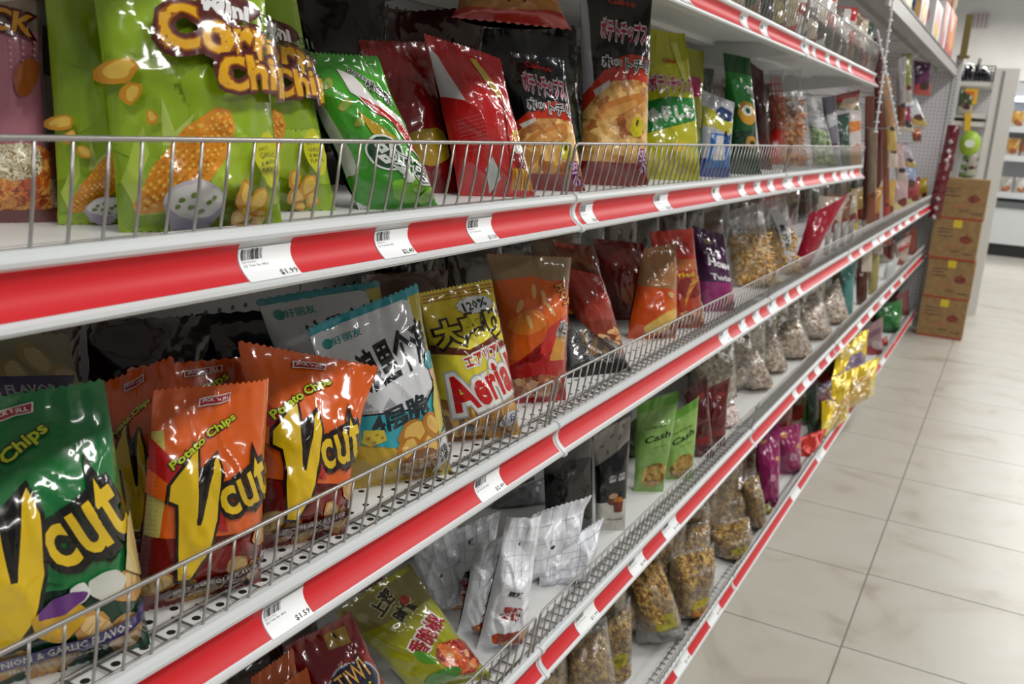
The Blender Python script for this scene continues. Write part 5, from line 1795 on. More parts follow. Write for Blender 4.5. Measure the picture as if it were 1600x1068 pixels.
    dict(name='foil_bag', label='grey shaded foil packet at the back above the silver cluster', cat='snack bag', seed=72, T=0.04, base='8c8e94', foil=0.3, nu=26, nv=34, P=[(-0.804, 1.4693, 0.55), (-0.72, 1.5533, 0.55), (-0.7317, 1.5526, 0.6056), (-0.8024, 1.4742, 0.5666)]),
    dict(name='nut_pouch', label='matt black nut pouch with a grey top behind the silver packets', cat='snack bag', seed=73, T=0.045, base='161416', art='blackpouch', nu=26, nv=34, waist=0, P=[(-0.6522, 1.4152, 0.55), (-0.5848, 1.4718, 0.55), (-0.6062, 1.4738, 0.769), (-0.6729, 1.4136, 0.722)]),
    dict(name='nut_pouch', label='black pouch with a cream base and round nuts pictured', cat='snack bag', seed=74, T=0.04, base='1a181a', art='nutbox', nu=26, nv=34, waist=0, P=[(-0.591, 1.5018, 0.55), (-0.5455, 1.5336, 0.55), (-0.557, 1.5401, 0.7767), (-0.6109, 1.4998, 0.7359)]),
    dict(name='cashew_bag', label='dark narrow green packet left of the two pale green cashew bags', cat='snack bag', seed=75, T=0.03, base='44602c', nu=14, nv=18, P=[(-0.6891, 1.9033, 0.55), (-0.66, 1.9236, 0.55), (-0.6758, 1.9209, 0.6482), (-0.7048, 1.8979, 0.617)]),
    dict(name='cashew_bag', label='pale green cashew bag, left one of the pair', cat='snack bag', seed=76, T=0.04, base='8fb860', art='cashew', nu=26, nv=34, waist=0, P=[(-0.6004, 1.7222, 0.55), (-0.5487, 1.7585, 0.55), (-0.5432, 1.781, 0.7695), (-0.6138, 1.7291, 0.7401)]),
    dict(name='cashew_bag', label='pale green cashew bag, right one of the pair, nearer the guard', cat='snack bag', seed=77, T=0.04, base='a0cc68', art='cashew', nu=26, nv=34, waist=0, P=[(-0.5753, 1.8229, 0.55), (-0.52, 1.8693, 0.55), (-0.5292, 1.8787, 0.7374), (-0.5824, 1.8295, 0.6865)]),
    dict(name='snack_bag', label='maroon packet right of the pale green cashew bags', cat='snack bag', seed=78, T=0.04, base='5a1618', art='maroon', nu=26, nv=34, P=[(-0.5592, 2.0032, 0.55), (-0.52, 2.0361, 0.55), (-0.5574, 2.0228, 0.748), (-0.5967, 1.9863, 0.7101)]),
    dict(name='snack_bag', label='maroon packet with a red shoulder next to the pink popcorn bag', cat='snack bag', seed=79, T=0.04, base='6a1a1c', art='maroon', nu=26, nv=34, P=[(-0.5618, 2.0918, 0.55), (-0.52, 2.1268, 0.55), (-0.5309, 2.1333, 0.7206), (-0.5779, 2.0909, 0.689)]),
    dict(name='popcorn_bag', label='clear bag of pink and white puffed pieces lying by the wire guard', cat='snack bag', seed=80, T=0.04, clear=1, contents=('nut', 'e8d8d4', 'b88a88', 170, 0.008, 0.04, 0.95, 'f0e6e0'), nu=26, nv=34, P=[(-0.5696, 2.2502, 0.55), (-0.52, 2.2998, 0.55), (-0.5597, 2.3157, 0.6182), (-0.5879, 2.2529, 0.5757)]),
    dict(name='dried_snack_bag', label='clear bag of pale flaky snack, leftmost of five on the fourth shelf', cat='snack bag', seed=81, T=0.115, puff=0.1, waist=-0.03, share=0.5, clear=1, contents=('flake', 'a89468', 'f2e8d0', 260, 0.008, 0.02, 0.96, 'd0b0a4'), nu=26, nv=34, group='clear bags of flaky snack', P=[(-0.6079, 2.6584, 0.55), (-0.546, 2.7203, 0.55), (-0.6227, 2.6893, 0.702), (-0.6914, 2.6075, 0.6586)]),
    dict(name='dried_snack_bag', label='clear bag of pale flaky snack, second from the left of five on the fourth shelf', cat='snack bag', seed=82, T=0.115, puff=0.1, waist=-0.03, share=0.5, clear=1, contents=('flake', '9c8860', 'f2e8d0', 260, 0.008, 0.02, 0.96, 'd0b0a4'), nu=26, nv=34, group='clear bags of flaky snack', P=[(-0.6157, 2.8902, 0.55), (-0.5516, 2.9543, 0.55), (-0.6203, 2.9332, 0.7085), (-0.7032, 2.8338, 0.6535)]),
    dict(name='dried_snack_bag', label='clear bag of pale flaky snack, middle of five on the fourth shelf', cat='snack bag', seed=83, T=0.115, puff=0.1, waist=-0.03, share=0.5, clear=1, contents=('flake', 'a89468', 'f2e8d0', 260, 0.008, 0.02, 0.96, 'd0b0a4'), nu=26, nv=34, group='clear bags of flaky snack', P=[(-0.6055, 3.1281, 0.55), (-0.5207, 3.213, 0.55), (-0.592, 3.1873, 0.702), (-0.6865, 3.0713, 0.6301)]),
    dict(name='dried_snack_bag', label='clear bag of pale flaky snack, fourth from the left of five on the fourth shelf', cat='snack bag', seed=84, T=0.115, puff=0.1, waist=-0.03, share=0.5, clear=1, contents=('flake', '9c8860', 'f2e8d0', 260, 0.008, 0.02, 0.96, 'd0b0a4'), nu=26, nv=34, group='clear bags of flaky snack', P=[(-0.6171, 3.4893, 0.55), (-0.52, 3.5865, 0.55), (-0.596, 3.5676, 0.7403), (-0.6999, 3.4382, 0.6552)]),
    dict(name='dried_snack_bag', label='clear bag of pale flaky snack, rightmost of five on the fourth shelf', cat='snack bag', seed=85, T=0.115, puff=0.1, waist=-0.03, share=0.5, clear=1, contents=('flake', 'a89468', 'f2e8d0', 260, 0.008, 0.02, 0.96, 'd0b0a4'), nu=26, nv=34, group='clear bags of flaky snack', P=[(-0.6126, 3.8424, 0.55), (-0.52, 3.935, 0.55), (-0.5816, 3.9296, 0.737), (-0.6776, 3.8041, 0.6389)]),
    dict(name='dried_snack_bag', label='dull brown bag with a red foot left of the clear flaky bags', cat='snack bag', seed=86, T=0.05, base='6a5c4a', art='generic', cols=['6a5c4a', 'a03a30', '8a7a60', '5a5044', 'c0b090'], nu=14, nv=18, P=[(-0.6402, 2.5377, 0.55), (-0.6101, 2.5678, 0.55), (-0.6359, 2.5621, 0.6851), (-0.6901, 2.5032, 0.6531)]),
    dict(name='snack_bag', label='teal packet on the fourth shelf beyond the clear flaky bags', cat='snack bag', seed=87, T=0.035, base='5a9c94', nu=14, nv=18, P=[(-0.571, 4.1342, 0.55), (-0.5356, 4.1639, 0.55), (-0.5586, 4.166, 0.7839), (-0.6045, 4.1238, 0.7435)]),
    dict(name='snack_bag', label='brown narrow packet right of the teal one', cat='snack bag', seed=88, T=0.035, base='5a2c1a', nu=14, nv=18, P=[(-0.5612, 4.4495, 0.55), (-0.5219, 4.4824, 0.55), (-0.542, 4.4851, 0.7638), (-0.5853, 4.4443, 0.715)]),
    dict(name='snack_bag', label='yellowish narrow packet right of the brown one on the fourth shelf', cat='snack bag', seed=89, T=0.035, base='b0a468', nu=14, nv=18, P=[(-0.5573, 4.7864, 0.55), (-0.52, 4.8177, 0.55), (-0.5372, 4.8242, 0.7799), (-0.5782, 4.7851, 0.7279)]),
    dict(name='snack_bag', label='white packet standing alone toward the far end of the fourth shelf', cat='snack bag', seed=90, T=0.035, base='d8dedc', nu=14, nv=18, P=[(-0.5565, 5.3796, 0.55), (-0.52, 5.4102, 0.55), (-0.5012, 5.4381, 0.6836), (-0.5611, 5.3838, 0.6391)]),
    dict(name='snack_bag', label='pinkish packet near the far end of the fourth shelf', cat='snack bag', seed=91, T=0.035, base='c0a8a0', art='generic', cols=['c0a8a0', 'a85a50', 'd0c4b0', 'b83830', 'e0d8d0'], nu=14, nv=18, P=[(-0.5759, 6.1081, 0.55), (-0.52, 6.1551, 0.55), (-0.5232, 6.1699, 0.7422), (-0.5962, 6.1034, 0.6838)]),
    dict(name='snack_bag', label='red brown packet at the very end of the fourth shelf', cat='snack bag', seed=92, T=0.035, base='9a4434', nu=14, nv=18, P=[(-0.5763, 6.758, 0.55), (-0.52, 6.8053, 0.55), (-0.5535, 6.7953, 0.7492), (-0.6201, 6.7345, 0.6943)]),
    dict(name='peanut_bag', label='shaded peanut bag between the lowest bag and the tall one', cat='snack bag', seed=93, T=0.078, clear=1, contents=('nut', '6e4c22', 'ccaa62', 520, 0.0068, 0.02, 0.93, 'a07c40'), art='tag', puff=0.1, share=0.5, nu=26, nv=34, waist=0.0, P=[(-0.6224, 1.6721, 0.112), (-0.5677, 1.7268, 0.112), (-0.5881, 1.7305, 0.3073), (-0.6403, 1.6711, 0.2492)]),
    dict(name='peanut_bag', label='peanut bag lowest in the frame with a yellow-green label', cat='snack bag', seed=94, T=0.13, clear=1, contents=('nut', '6e4c22', 'ccaa62', 720, 0.0068, 0.02, 0.9, 'a07c40'), art='tag', puff=0.1, share=0.5, nu=26, nv=34, waist=0.0, P=[(-0.6293, 1.4694, 0.112), (-0.5323, 1.5664, 0.112), (-0.5775, 1.5668, 0.3412), (-0.6397, 1.4991, 0.3138)]),
    dict(name='peanut_bag', label='tall peanut bag with a yellow tag, its clear foot on the bottom shelf', cat='snack bag', seed=95, T=0.13, clear=1, contents=('nut', '6e4c22', 'ccaa62', 840, 0.0068, 0.16, 0.97, 'a07c40'), art='tag', puff=0.1, share=0.5, nu=26, nv=34, waist=0, P=[(-0.6004, 1.8606, 0.112), (-0.512, 1.949, 0.112), (-0.5899, 1.9134, 0.3247), (-0.6619, 1.8394, 0.3148)]),
    dict(name='peanut_bag', label='dark peanut bag glimpsed between the tall one and the tied one', cat='snack bag', seed=96, T=0.078, clear=1, contents=('nut', '6e4c22', 'ccaa62', 400, 0.0068, 0.02, 0.95, 'a07c40'), puff=0.1, share=0.5, nu=26, nv=34, waist=0.0, P=[(-0.7496, 2.3677, 0.112), (-0.68, 2.4373, 0.112), (-0.704, 2.4236, 0.2159), (-0.7561, 2.3662, 0.1629)]),
    dict(name='peanut_bag', label='peanut bag with a green and orange label behind the tall peanut bag', cat='snack bag', seed=97, T=0.13, clear=1, contents=('nut', '6e4c22', 'ccaa62', 600, 0.0068, 0.05, 0.97, 'a07c40'), art='tag2', puff=0.1, share=0.5, nu=26, nv=34, waist=0, P=[(-0.591, 2.0112, 0.112), (-0.512, 2.0902, 0.112), (-0.5152, 2.1151, 0.3011), (-0.5966, 2.0296, 0.2741)]),
    dict(name='peanut_bag', label='small peanut bag resting on top of the labelled one', cat='snack bag', seed=98, T=0.11, clear=1, contents=('nut', '6e4c22', 'ccaa62', 360, 0.0068, 0.05, 0.95, 'a07c40'), puff=0.1, share=0.5, nu=26, nv=34, waist=0.0, P=[(-0.6491, 2.2042, 0.1874), (-0.57, 2.2833, 0.1874), (-0.5857, 2.3181, 0.264), (-0.6536, 2.242, 0.2516)]),
    dict(name='peanut_bag', label='peanut bag right of the labelled one, low on the bottom shelf', cat='snack bag', seed=99, T=0.13, clear=1, contents=('nut', '6e4c22', 'ccaa62', 560, 0.0068, 0.03, 0.97, 'a07c40'), art='tag', puff=0.1, share=0.5, nu=26, nv=34, waist=0.0, P=[(-0.5806, 2.4177, 0.112), (-0.512, 2.4864, 0.112), (-0.5167, 2.5045, 0.2267), (-0.6018, 2.4118, 0.1887)]),
    dict(name='peanut_bag', label='peanut bag with a strong glossy highlight leaning over the lower ones', cat='snack bag', seed=100, T=0.13, clear=1, contents=('nut', '6e4c22', 'ccaa62', 520, 0.0068, 0.03, 0.92, 'a07c40'), puff=0.1, share=0.5, nu=26, nv=34, waist=0.0, P=[(-0.6749, 2.593, 0.0849), (-0.56, 2.7079, 0.0849), (-0.6079, 2.7486, 0.2571), (-0.6984, 2.6388, 0.2196)]),
    dict(name='peanut_bag', label='narrow peanut bag between the glossy one and the magenta bags', cat='snack bag', seed=101, T=0.097, clear=1, contents=('nut', '6e4c22', 'ccaa62', 320, 0.0068, 0.02, 0.95, 'a07c40'), puff=0.1, share=0.5, nu=26, nv=34, waist=0.0, P=[(-0.5563, 2.6701, 0.112), (-0.512, 2.7073, 0.112), (-0.5461, 2.6949, 0.2898), (-0.5849, 2.6599, 0.2624)]),
    dict(name='peanut_bag', label='greenish peanut bag just under the fourth shelf joint', cat='snack bag', seed=102, T=0.117, clear=1, contents=('nut', '6e4c22', 'ccaa62', 300, 0.0068, 0.03, 0.95, 'a07c40'), puff=0.1, share=0.5, nu=26, nv=34, waist=0.0, P=[(-0.6729, 2.9301, 0.1764), (-0.6, 3.003, 0.1764), (-0.6228, 3.0351, 0.296), (-0.6853, 2.9556, 0.2588)]),
    dict(name='snack_bag', label='olive packet under the magenta bags', cat='snack bag', seed=103, T=0.05, base='98903a', nu=14, nv=18, P=[(-0.5635, 2.8053, 0.112), (-0.512, 2.8485, 0.112), (-0.5308, 2.8388, 0.1453), (-0.5708, 2.7994, 0.1133)]),
    dict(name='snack_bag', label='magenta packet with a white letter, left one of two', cat='snack bag', seed=104, T=0.08, rough=2, base='a82070', art='magenta', nu=26, nv=34, P=[(-0.5618, 2.8499, 0.112), (-0.512, 2.8917, 0.112), (-0.5397, 2.8949, 0.4025), (-0.6034, 2.8381, 0.3651)]),
    dict(name='snack_bag', label='magenta packet with a white letter, right one with gold spots', cat='snack bag', seed=105, T=0.08, rough=2, base='a82868', art='magenta', nu=26, nv=34, P=[(-0.5769, 3.2032, 0.112), (-0.512, 3.2576, 0.112), (-0.5356, 3.2551, 0.3014), (-0.6204, 3.1819, 0.2788)]),
    dict(name='snack_bag', label='crumpled red foil packet on the bottom shelf edge', cat='snack bag', seed=106, T=0.09, base='c02c24', foil=0.3, nu=26, nv=34, rough=2.5, P=[(-0.5801, 3.4273, 0.0535), (-0.505, 3.5024, 0.0535), (-0.4936, 3.5958, 0.1971), (-0.5948, 3.4718, 0.1571)]),
    dict(name='snack_bag', label='mid green packet behind the red foil one on the bottom shelf', cat='snack bag', seed=107, T=0.05, base='3a6a2c', nu=14, nv=18, P=[(-0.6711, 3.8123, 0.112), (-0.6, 3.872, 0.112), (-0.6363, 3.8544, 0.2532), (-0.7071, 3.7911, 0.2094)]),
    dict(name='snack_bag', label='black-green narrow packet right of the mid green one', cat='snack bag', seed=108, T=0.04, base='16301e', nu=14, nv=18, P=[(-0.5732, 3.6994, 0.112), (-0.5407, 3.7266, 0.112), (-0.5703, 3.7222, 0.3356), (-0.6086, 3.6867, 0.2988)]),
    dict(name='snack_bag', label='clear packet of dark sausages between the green packet and the gold wrappers', cat='snack bag', seed=109, T=0.045, clear=1, contents=('stick', '4a2c34', '8a5a58', 60, 0.01, 0.1, 0.9, '6a3c44'), nu=14, nv=18, P=[(-0.5545, 3.8381, 0.112), (-0.512, 3.8737, 0.112), (-0.5412, 3.8666, 0.3026), (-0.5936, 3.8187, 0.2592)]),
    dict(name='candy_bag', label='purple and gold foil candy bag in the heap on the bottom shelf', cat='candy bag', seed=110, T=0.06, base='4a3450', foil=0.3, frough=0.22, art='generic', cols=['4a3450', 'e0c420', '4a3450', 'e0c420', '4a3450'], nu=14, nv=18, rough=3, P=[(-0.6025, 4.1732, 0.112), (-0.52, 4.2556, 0.112), (-0.5535, 4.2963, 0.2561), (-0.6478, 4.1726, 0.1992)]),
    dict(name='candy_bag', label='silver and gold foil candy bag in the heap on the bottom shelf', cat='candy bag', seed=111, T=0.06, base='7a6a80', foil=0.3, frough=0.22, art='generic', cols=['7a6a80', 'e8d030', '7a6a80', 'e8d030', '7a6a80'], nu=14, nv=18, rough=3, P=[(-0.6665, 4.6594, 0.1118), (-0.56, 4.7659, 0.1118), (-0.5734, 4.8466, 0.2947), (-0.7, 4.6867, 0.23)]),
    dict(name='candy_bag', label='brown and gold foil candy bag in the heap on the bottom shelf', cat='candy bag', seed=112, T=0.06, base='5a2c14', foil=0.3, frough=0.22, art='generic', cols=['5a2c14', 'ecc820', '5a2c14', 'ecc820', '5a2c14'], nu=14, nv=18, rough=3, P=[(-0.6431, 5.0759, 0.1095), (-0.56, 5.159, 0.1095), (-0.5762, 5.2339, 0.2865), (-0.6794, 5.0977, 0.2224)]),
    dict(name='snack_bag', label='pink and grey packet beyond the gold wrappers on the bottom shelf', cat='snack bag', seed=113, T=0.05, base='a8888c', art='generic', cols=['a8888c', 'b83a44', 'c8b8b8', '8a6070', 'd8c8c8'], nu=14, nv=18, P=[(-0.5885, 5.4147, 0.112), (-0.512, 5.4789, 0.112), (-0.5409, 5.4796, 0.3312), (-0.636, 5.3922, 0.2638)]),
    dict(name='snack_bag', label='small red packet beside the pink and grey one', cat='snack bag', seed=114, T=0.04, base='c03038', nu=14, nv=18, P=[(-0.5558, 5.7191, 0.112), (-0.512, 5.7558, 0.112), (-0.5295, 5.7481, 0.1727), (-0.5811, 5.6994, 0.1258)]),
    dict(name='seaweed_bag', label='plump dark green bag near the far end of the bottom shelf', cat='snack bag', seed=115, T=0.12, base='1f7a2c', nu=26, nv=34, waist=-0.05, P=[(-0.6009, 6.1366, 0.112), (-0.512, 6.2112, 0.112), (-0.5186, 6.2207, 0.3316), (-0.6635, 6.0955, 0.2788)]),
    dict(name='snack_bag', label='reddish packet beyond the plump green bag', cat='snack bag', seed=116, T=0.04, base='9a5a58', nu=14, nv=18, P=[(-0.5636, 6.8536, 0.112), (-0.512, 6.8969, 0.112), (-0.5437, 6.8836, 0.3057), (-0.6122, 6.8222, 0.2497)]),
    dict(name='hanging_packet', label='long brown dried strip packet hanging lowest beside the shelf end', cat='hanging pack', seed=117, T=0.03, base='6a3424', art='generic', cols=['6a3424', 'e0d0c0', '3a2420', '6a3424', 'e0d8d0'], seal=(0.02, 0.06), nu=14, nv=18, P=[(-0.5389, 4.2633, 0.7288), (-0.5, 4.296, 0.7288), (-0.5883, 4.2219, 1.4753), (-0.62, 4.1953, 1.4727)]),
    dict(name='hanging_packet', label='long grey brown packet hanging at the shelf end', cat='hanging pack', seed=118, T=0.03, base='84705f', art='generic', cols=['84705f', '8c4a28', '5c3a30', '84705f', 'e0d8d0'], seal=(0.02, 0.06), nu=14, nv=18, P=[(-0.5404, 4.176, 0.9471), (-0.504, 4.2065, 0.9471), (-0.548, 4.1696, 1.3505), (-0.5788, 4.1437, 1.3431)]),
    dict(name='hanging_packet', label='very long dark red strip packet hanging by the white clip strips', cat='hanging pack', seed=119, T=0.03, base='6a2420', art='generic', cols=['6a2420', 'c8b8b0', '2c3440', '6a2420', 'e0d8d0'], seal=(0.02, 0.06), nu=14, nv=18, P=[(-0.5469, 4.6716, 0.7638), (-0.508, 4.7043, 0.7638), (-0.6435, 4.5905, 1.7417), (-0.6727, 4.5661, 1.7389)]),
    dict(name='hanging_packet', label='rust coloured strip packet hanging below the clip strips', cat='hanging pack', seed=120, T=0.03, base='8c4a28', art='generic', cols=['8c4a28', 'b84038', '6a2420', '8c4a28', 'e0d8d0'], seal=(0.02, 0.06), nu=14, nv=18, P=[(-0.5344, 4.8598, 0.7974), (-0.5, 4.8886, 0.7974), (-0.5988, 4.8057, 1.4494), (-0.6341, 4.7761, 1.4407)]),
    dict(name='hanging_packet', label='pale tan packet hanging just under the crossed clip strips', cat='hanging pack', seed=121, T=0.03, base='c09068', art='generic', cols=['c09068', 'd0b060', '3a2420', 'c09068', 'e0d8d0'], seal=(0.02, 0.06), nu=14, nv=18, P=[(-0.542, 4.5471, 1.2531), (-0.504, 4.579, 1.2531), (-0.573, 4.521, 1.5783), (-0.606, 4.4934, 1.5699)]),
    dict(name='hanging_packet', label='cream packet with a pinkish foot hanging at the shelf end', cat='hanging pack', seed=122, T=0.03, base='d4c4b4', art='generic', cols=['d4c4b4', 'e0d0c0', '5c3a30', 'd4c4b4', 'e0d8d0'], seal=(0.02, 0.06), nu=14, nv=18, P=[(-0.5521, 4.7345, 1.1746), (-0.508, 4.7715, 1.1746), (-0.5587, 4.729, 1.431), (-0.5926, 4.7005, 1.4167)]),
    dict(name='hanging_packet', label='silver packet hanging high behind the clip strips', cat='hanging pack', seed=123, T=0.03, base='a8a0a0', art='generic', cols=['a8a0a0', '8c4a28', '2c3440', 'a8a0a0', 'e0d8d0'], seal=(0.02, 0.06), nu=14, nv=18, P=[(-0.5294, 4.6688, 1.3636), (-0.5, 4.6935, 1.3636), (-0.538, 4.6616, 1.6726), (-0.5717, 4.6333, 1.6639)]),
    dict(name='hanging_packet', label='olive green packet hanging under the canopy shelf', cat='hanging pack', seed=124, T=0.03, base='8c9048', art='generic', cols=['8c9048', 'c8b8b0', '6a2420', '8c9048', 'e0d8d0'], seal=(0.02, 0.06), nu=14, nv=18, P=[(-0.5392, 4.8068, 1.4786), (-0.504, 4.8364, 1.4786), (-0.5351, 4.8103, 1.6993), (-0.5748, 4.777, 1.6899)]),
    dict(name='hanging_packet', label='purple packet hanging highest and farthest right', cat='hanging pack', seed=125, T=0.03, base='5c2050', art='generic', cols=['5c2050', 'b84038', '3a2420', '5c2050', 'e0d8d0'], seal=(0.02, 0.06), nu=14, nv=18, P=[(-0.5888, 5.712, 1.5525), (-0.508, 5.7798, 1.5525), (-0.5338, 5.7582, 1.7292), (-0.6142, 5.6907, 1.7355)]),
    dict(name='hanging_packet', label='white tilted card pack hanging in front of the perforated side panel', cat='hanging pack', seed=126, T=0.03, base='dce0e8', art='generic', cols=['dce0e8', 'd0b060', '5c3a30', 'dce0e8', 'e0d8d0'], seal=(0.02, 0.06), nu=14, nv=18, P=[(-0.5701, 5.7759, 1.386), (-0.5, 5.8347, 1.386), (-0.5878, 5.7611, 1.5621), (-0.6624, 5.6984, 1.5212)]),
    dict(name='hanging_packet', label='magenta packet hanging below the white card', cat='hanging pack', seed=127, T=0.03, base='983058', art='generic', cols=['983058', 'e0d0c0', '2c3440', '983058', 'e0d8d0'], seal=(0.02, 0.06), nu=14, nv=18, P=[(-0.5685, 5.1082, 1.3472), (-0.504, 5.1624, 1.3472), (-0.5385, 5.1334, 1.4738), (-0.5919, 5.0886, 1.4602)]),
    dict(name='hanging_packet', label='small orange packet under the white card', cat='hanging pack', seed=128, T=0.03, base='b46434', art='generic', cols=['b46434', '8c4a28', '6a2420', 'b46434', 'e0d8d0'], seal=(0.02, 0.06), nu=14, nv=18, P=[(-0.5488, 5.6616, 1.2991), (-0.508, 5.6958, 1.2991), (-0.5199, 5.6858, 1.382), (-0.5665, 5.6467, 1.3646)]),
    dict(name='hanging_packet', label='pink and white packet hanging in the lower row', cat='hanging pack', seed=129, T=0.03, base='d0b0b0', art='generic', cols=['d0b0b0', 'c8b8b0', '3a2420', 'd0b0b0', 'e0d8d0'], seal=(0.02, 0.06), nu=14, nv=18, P=[(-0.5489, 5.1591, 1.0956), (-0.5, 5.2001, 1.0956), (-0.5501, 5.1581, 1.2933), (-0.5928, 5.1222, 1.2775)]),
    dict(name='hanging_packet', label='pale blue packet hanging lowest on the right', cat='hanging pack', seed=130, T=0.03, base='9cacd0', art='generic', cols=['9cacd0', 'b84038', '5c3a30', '9cacd0', 'e0d8d0'], seal=(0.02, 0.06), nu=14, nv=18, P=[(-0.5912, 5.8235, 1.0218), (-0.504, 5.8967, 1.0218), (-0.5375, 5.8686, 1.1672), (-0.6113, 5.8066, 1.1479)]),
    dict(name='hanging_packet', label='silver and violet packet hanging slanted above the pale blue one', cat='hanging pack', seed=131, T=0.03, base='b4aab4', art='generic', cols=['b4aab4', 'd0b060', '2c3440', 'b4aab4', 'e0d8d0'], seal=(0.02, 0.06), nu=14, nv=18, P=[(-0.5547, 5.602, 1.1589), (-0.508, 5.6412, 1.1589), (-0.5699, 5.5892, 1.2944), (-0.6161, 5.5505, 1.2774)]),
    dict(name='snack_bag', label='orange yellow packet standing behind the far wire guard of the third shelf', cat='snack bag', seed=132, T=0.05, base='c08430', art='generic', cols=['c08430', 'e8d8a0', '7a2a1c', 'c08430', 'f0e8e0'], nu=14, nv=18, P=[(-0.5887, 4.5067, 0.894), (-0.53, 4.5655, 0.894), (-0.5406, 4.5747, 1.0941), (-0.605, 4.5071, 1.0618)]),
    dict(name='snack_bag', label='yellow packet standing behind the far wire guard of the third shelf', cat='snack bag', seed=133, T=0.05, base='d0a848', art='generic', cols=['d0a848', 'e8d8a0', '7a2a1c', 'd0a848', 'f0e8e0'], nu=14, nv=18, P=[(-0.5962, 5.0386, 0.894), (-0.53, 5.1048, 0.894), (-0.5474, 5.1085, 1.1074), (-0.6136, 5.0388, 1.0716)]),
    dict(name='snack_bag', label='pinkish packet standing behind the far wire guard of the third shelf', cat='snack bag', seed=134, T=0.05, base='c8a8a8', art='generic', cols=['c8a8a8', 'e8d8a0', '7a2a1c', 'c8a8a8', 'f0e8e0'], nu=14, nv=18, P=[(-0.5984, 5.7081, 0.894), (-0.53, 5.7764, 0.894), (-0.5549, 5.7736, 1.1167), (-0.6305, 5.6947, 1.0836)]),
    dict(name='snack_bag', label='red packet standing behind the far wire guard of the third shelf', cat='snack bag', seed=135, T=0.05, base='a83c40', art='generic', cols=['a83c40', 'e8d8a0', '7a2a1c', 'a83c40', 'f0e8e0'], nu=14, nv=18, P=[(-0.5935, 6.3999, 0.894), (-0.53, 6.4635, 0.894), (-0.5508, 6.4615, 1.0844), (-0.6228, 6.3867, 1.0563)]),
    dict(name='snack_bag', label='bright yellow packet standing behind the far wire guard of the third shelf', cat='snack bag', seed=136, T=0.05, base='d0b030', art='generic', cols=['d0b030', 'e8d8a0', '7a2a1c', 'd0b030', 'f0e8e0'], nu=14, nv=18, P=[(-0.585, 6.9527, 0.894), (-0.53, 7.0077, 0.894), (-0.5487, 7.0064, 1.0702), (-0.6118, 6.9404, 1.0407)]),
]

import time as _time
_t0 = _time.time()
for _s in BAGS:
    grade(_s)
print('bags', len(BAGS), _time.time() - _t0)

# ------------------------------------------------------------------ rows of packets given directly in metres


def quad(X, Y, z, W, H, phi, tilt=3.0, splay=0.0):
    """corner points of a packet whose right-hand foot stands at X, Y"""
    ph, t = math.radians(phi), math.radians(tilt)
    l = Vector((math.sin(ph), math.cos(ph), 0))
    n = Vector((math.cos(ph), -math.sin(ph), 0))
    up = Vector((0, 0, 1)) * math.cos(t) - n * math.sin(t)
    br = Vector((X, Y, z))
    bl = br - l * W
    return [bl, br, br + up * H + l * splay, bl + up * H - l * splay]


def row_bag(name, label, cat, P, base, cols=None, group=None, seed=1, T=0.05, **k):
    d = dict(name=name, label=label, cat=cat, P=P, base=base, T=T, seed=seed, nu=14, nv=18, group=group)
    if cols:
        d.update(art='generic', cols=cols)
    d.update(k)
    return grade(d)


random.seed(21)
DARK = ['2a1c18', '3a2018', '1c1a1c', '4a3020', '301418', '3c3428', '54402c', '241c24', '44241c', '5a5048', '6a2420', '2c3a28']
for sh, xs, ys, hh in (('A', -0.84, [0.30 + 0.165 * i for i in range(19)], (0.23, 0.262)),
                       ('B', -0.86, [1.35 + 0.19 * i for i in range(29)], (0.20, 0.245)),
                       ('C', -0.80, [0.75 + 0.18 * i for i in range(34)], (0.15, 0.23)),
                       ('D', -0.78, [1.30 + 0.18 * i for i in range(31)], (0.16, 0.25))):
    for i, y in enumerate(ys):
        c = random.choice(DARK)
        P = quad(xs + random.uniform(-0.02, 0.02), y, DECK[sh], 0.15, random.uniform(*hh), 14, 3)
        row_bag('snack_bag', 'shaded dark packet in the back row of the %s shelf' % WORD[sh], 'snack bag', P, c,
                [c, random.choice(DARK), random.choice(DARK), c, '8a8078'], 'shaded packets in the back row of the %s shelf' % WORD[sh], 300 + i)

for i in range(10):  # extra dark row, added to darken the depth behind the front bags
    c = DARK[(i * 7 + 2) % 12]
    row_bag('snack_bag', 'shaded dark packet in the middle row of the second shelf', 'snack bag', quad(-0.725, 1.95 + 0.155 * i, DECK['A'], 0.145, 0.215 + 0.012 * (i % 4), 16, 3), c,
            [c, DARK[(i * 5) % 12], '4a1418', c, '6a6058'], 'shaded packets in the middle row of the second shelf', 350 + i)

# packets on the top shelf behind the wire guard
TC = [('2a3c34', 'dark green'), ('3a4438', 'moss green'), ('4c4a48', 'charcoal'), ('6a2c28', 'wine red'), ('5c6058', 'grey green'), ('b0a070', 'straw'),
      ('9c3a30', 'brick red'), ('504848', 'slate'), ('c8b8a0', 'cream'), ('b02c2c', 'scarlet'), ('787068', 'stone grey'), ('e0dcd4', 'off-white'),
      ('c42c2c', 'vermilion'), ('8a6a50', 'coffee'), ('d8c8b0', 'beige'), ('3c5a44', 'fern green')]
y = 1.62
for i, (c, n) in enumerate(TC):
    hgt = random.uniform(0.15, 0.2)
    y += 0.118
    P = quad(-0.517, y, DECK['T'], 0.11, hgt, 40, 5, 0.004)
    row_bag('snack_bag', '%s packet behind the wire guard of the top shelf' % n, 'snack bag', P, c,
            [c, TC[(i * 5 + 3) % 16][0], TC[(i * 3 + 9) % 16][0], 'd8d0c8', 'a82424'], None, 60 + i)
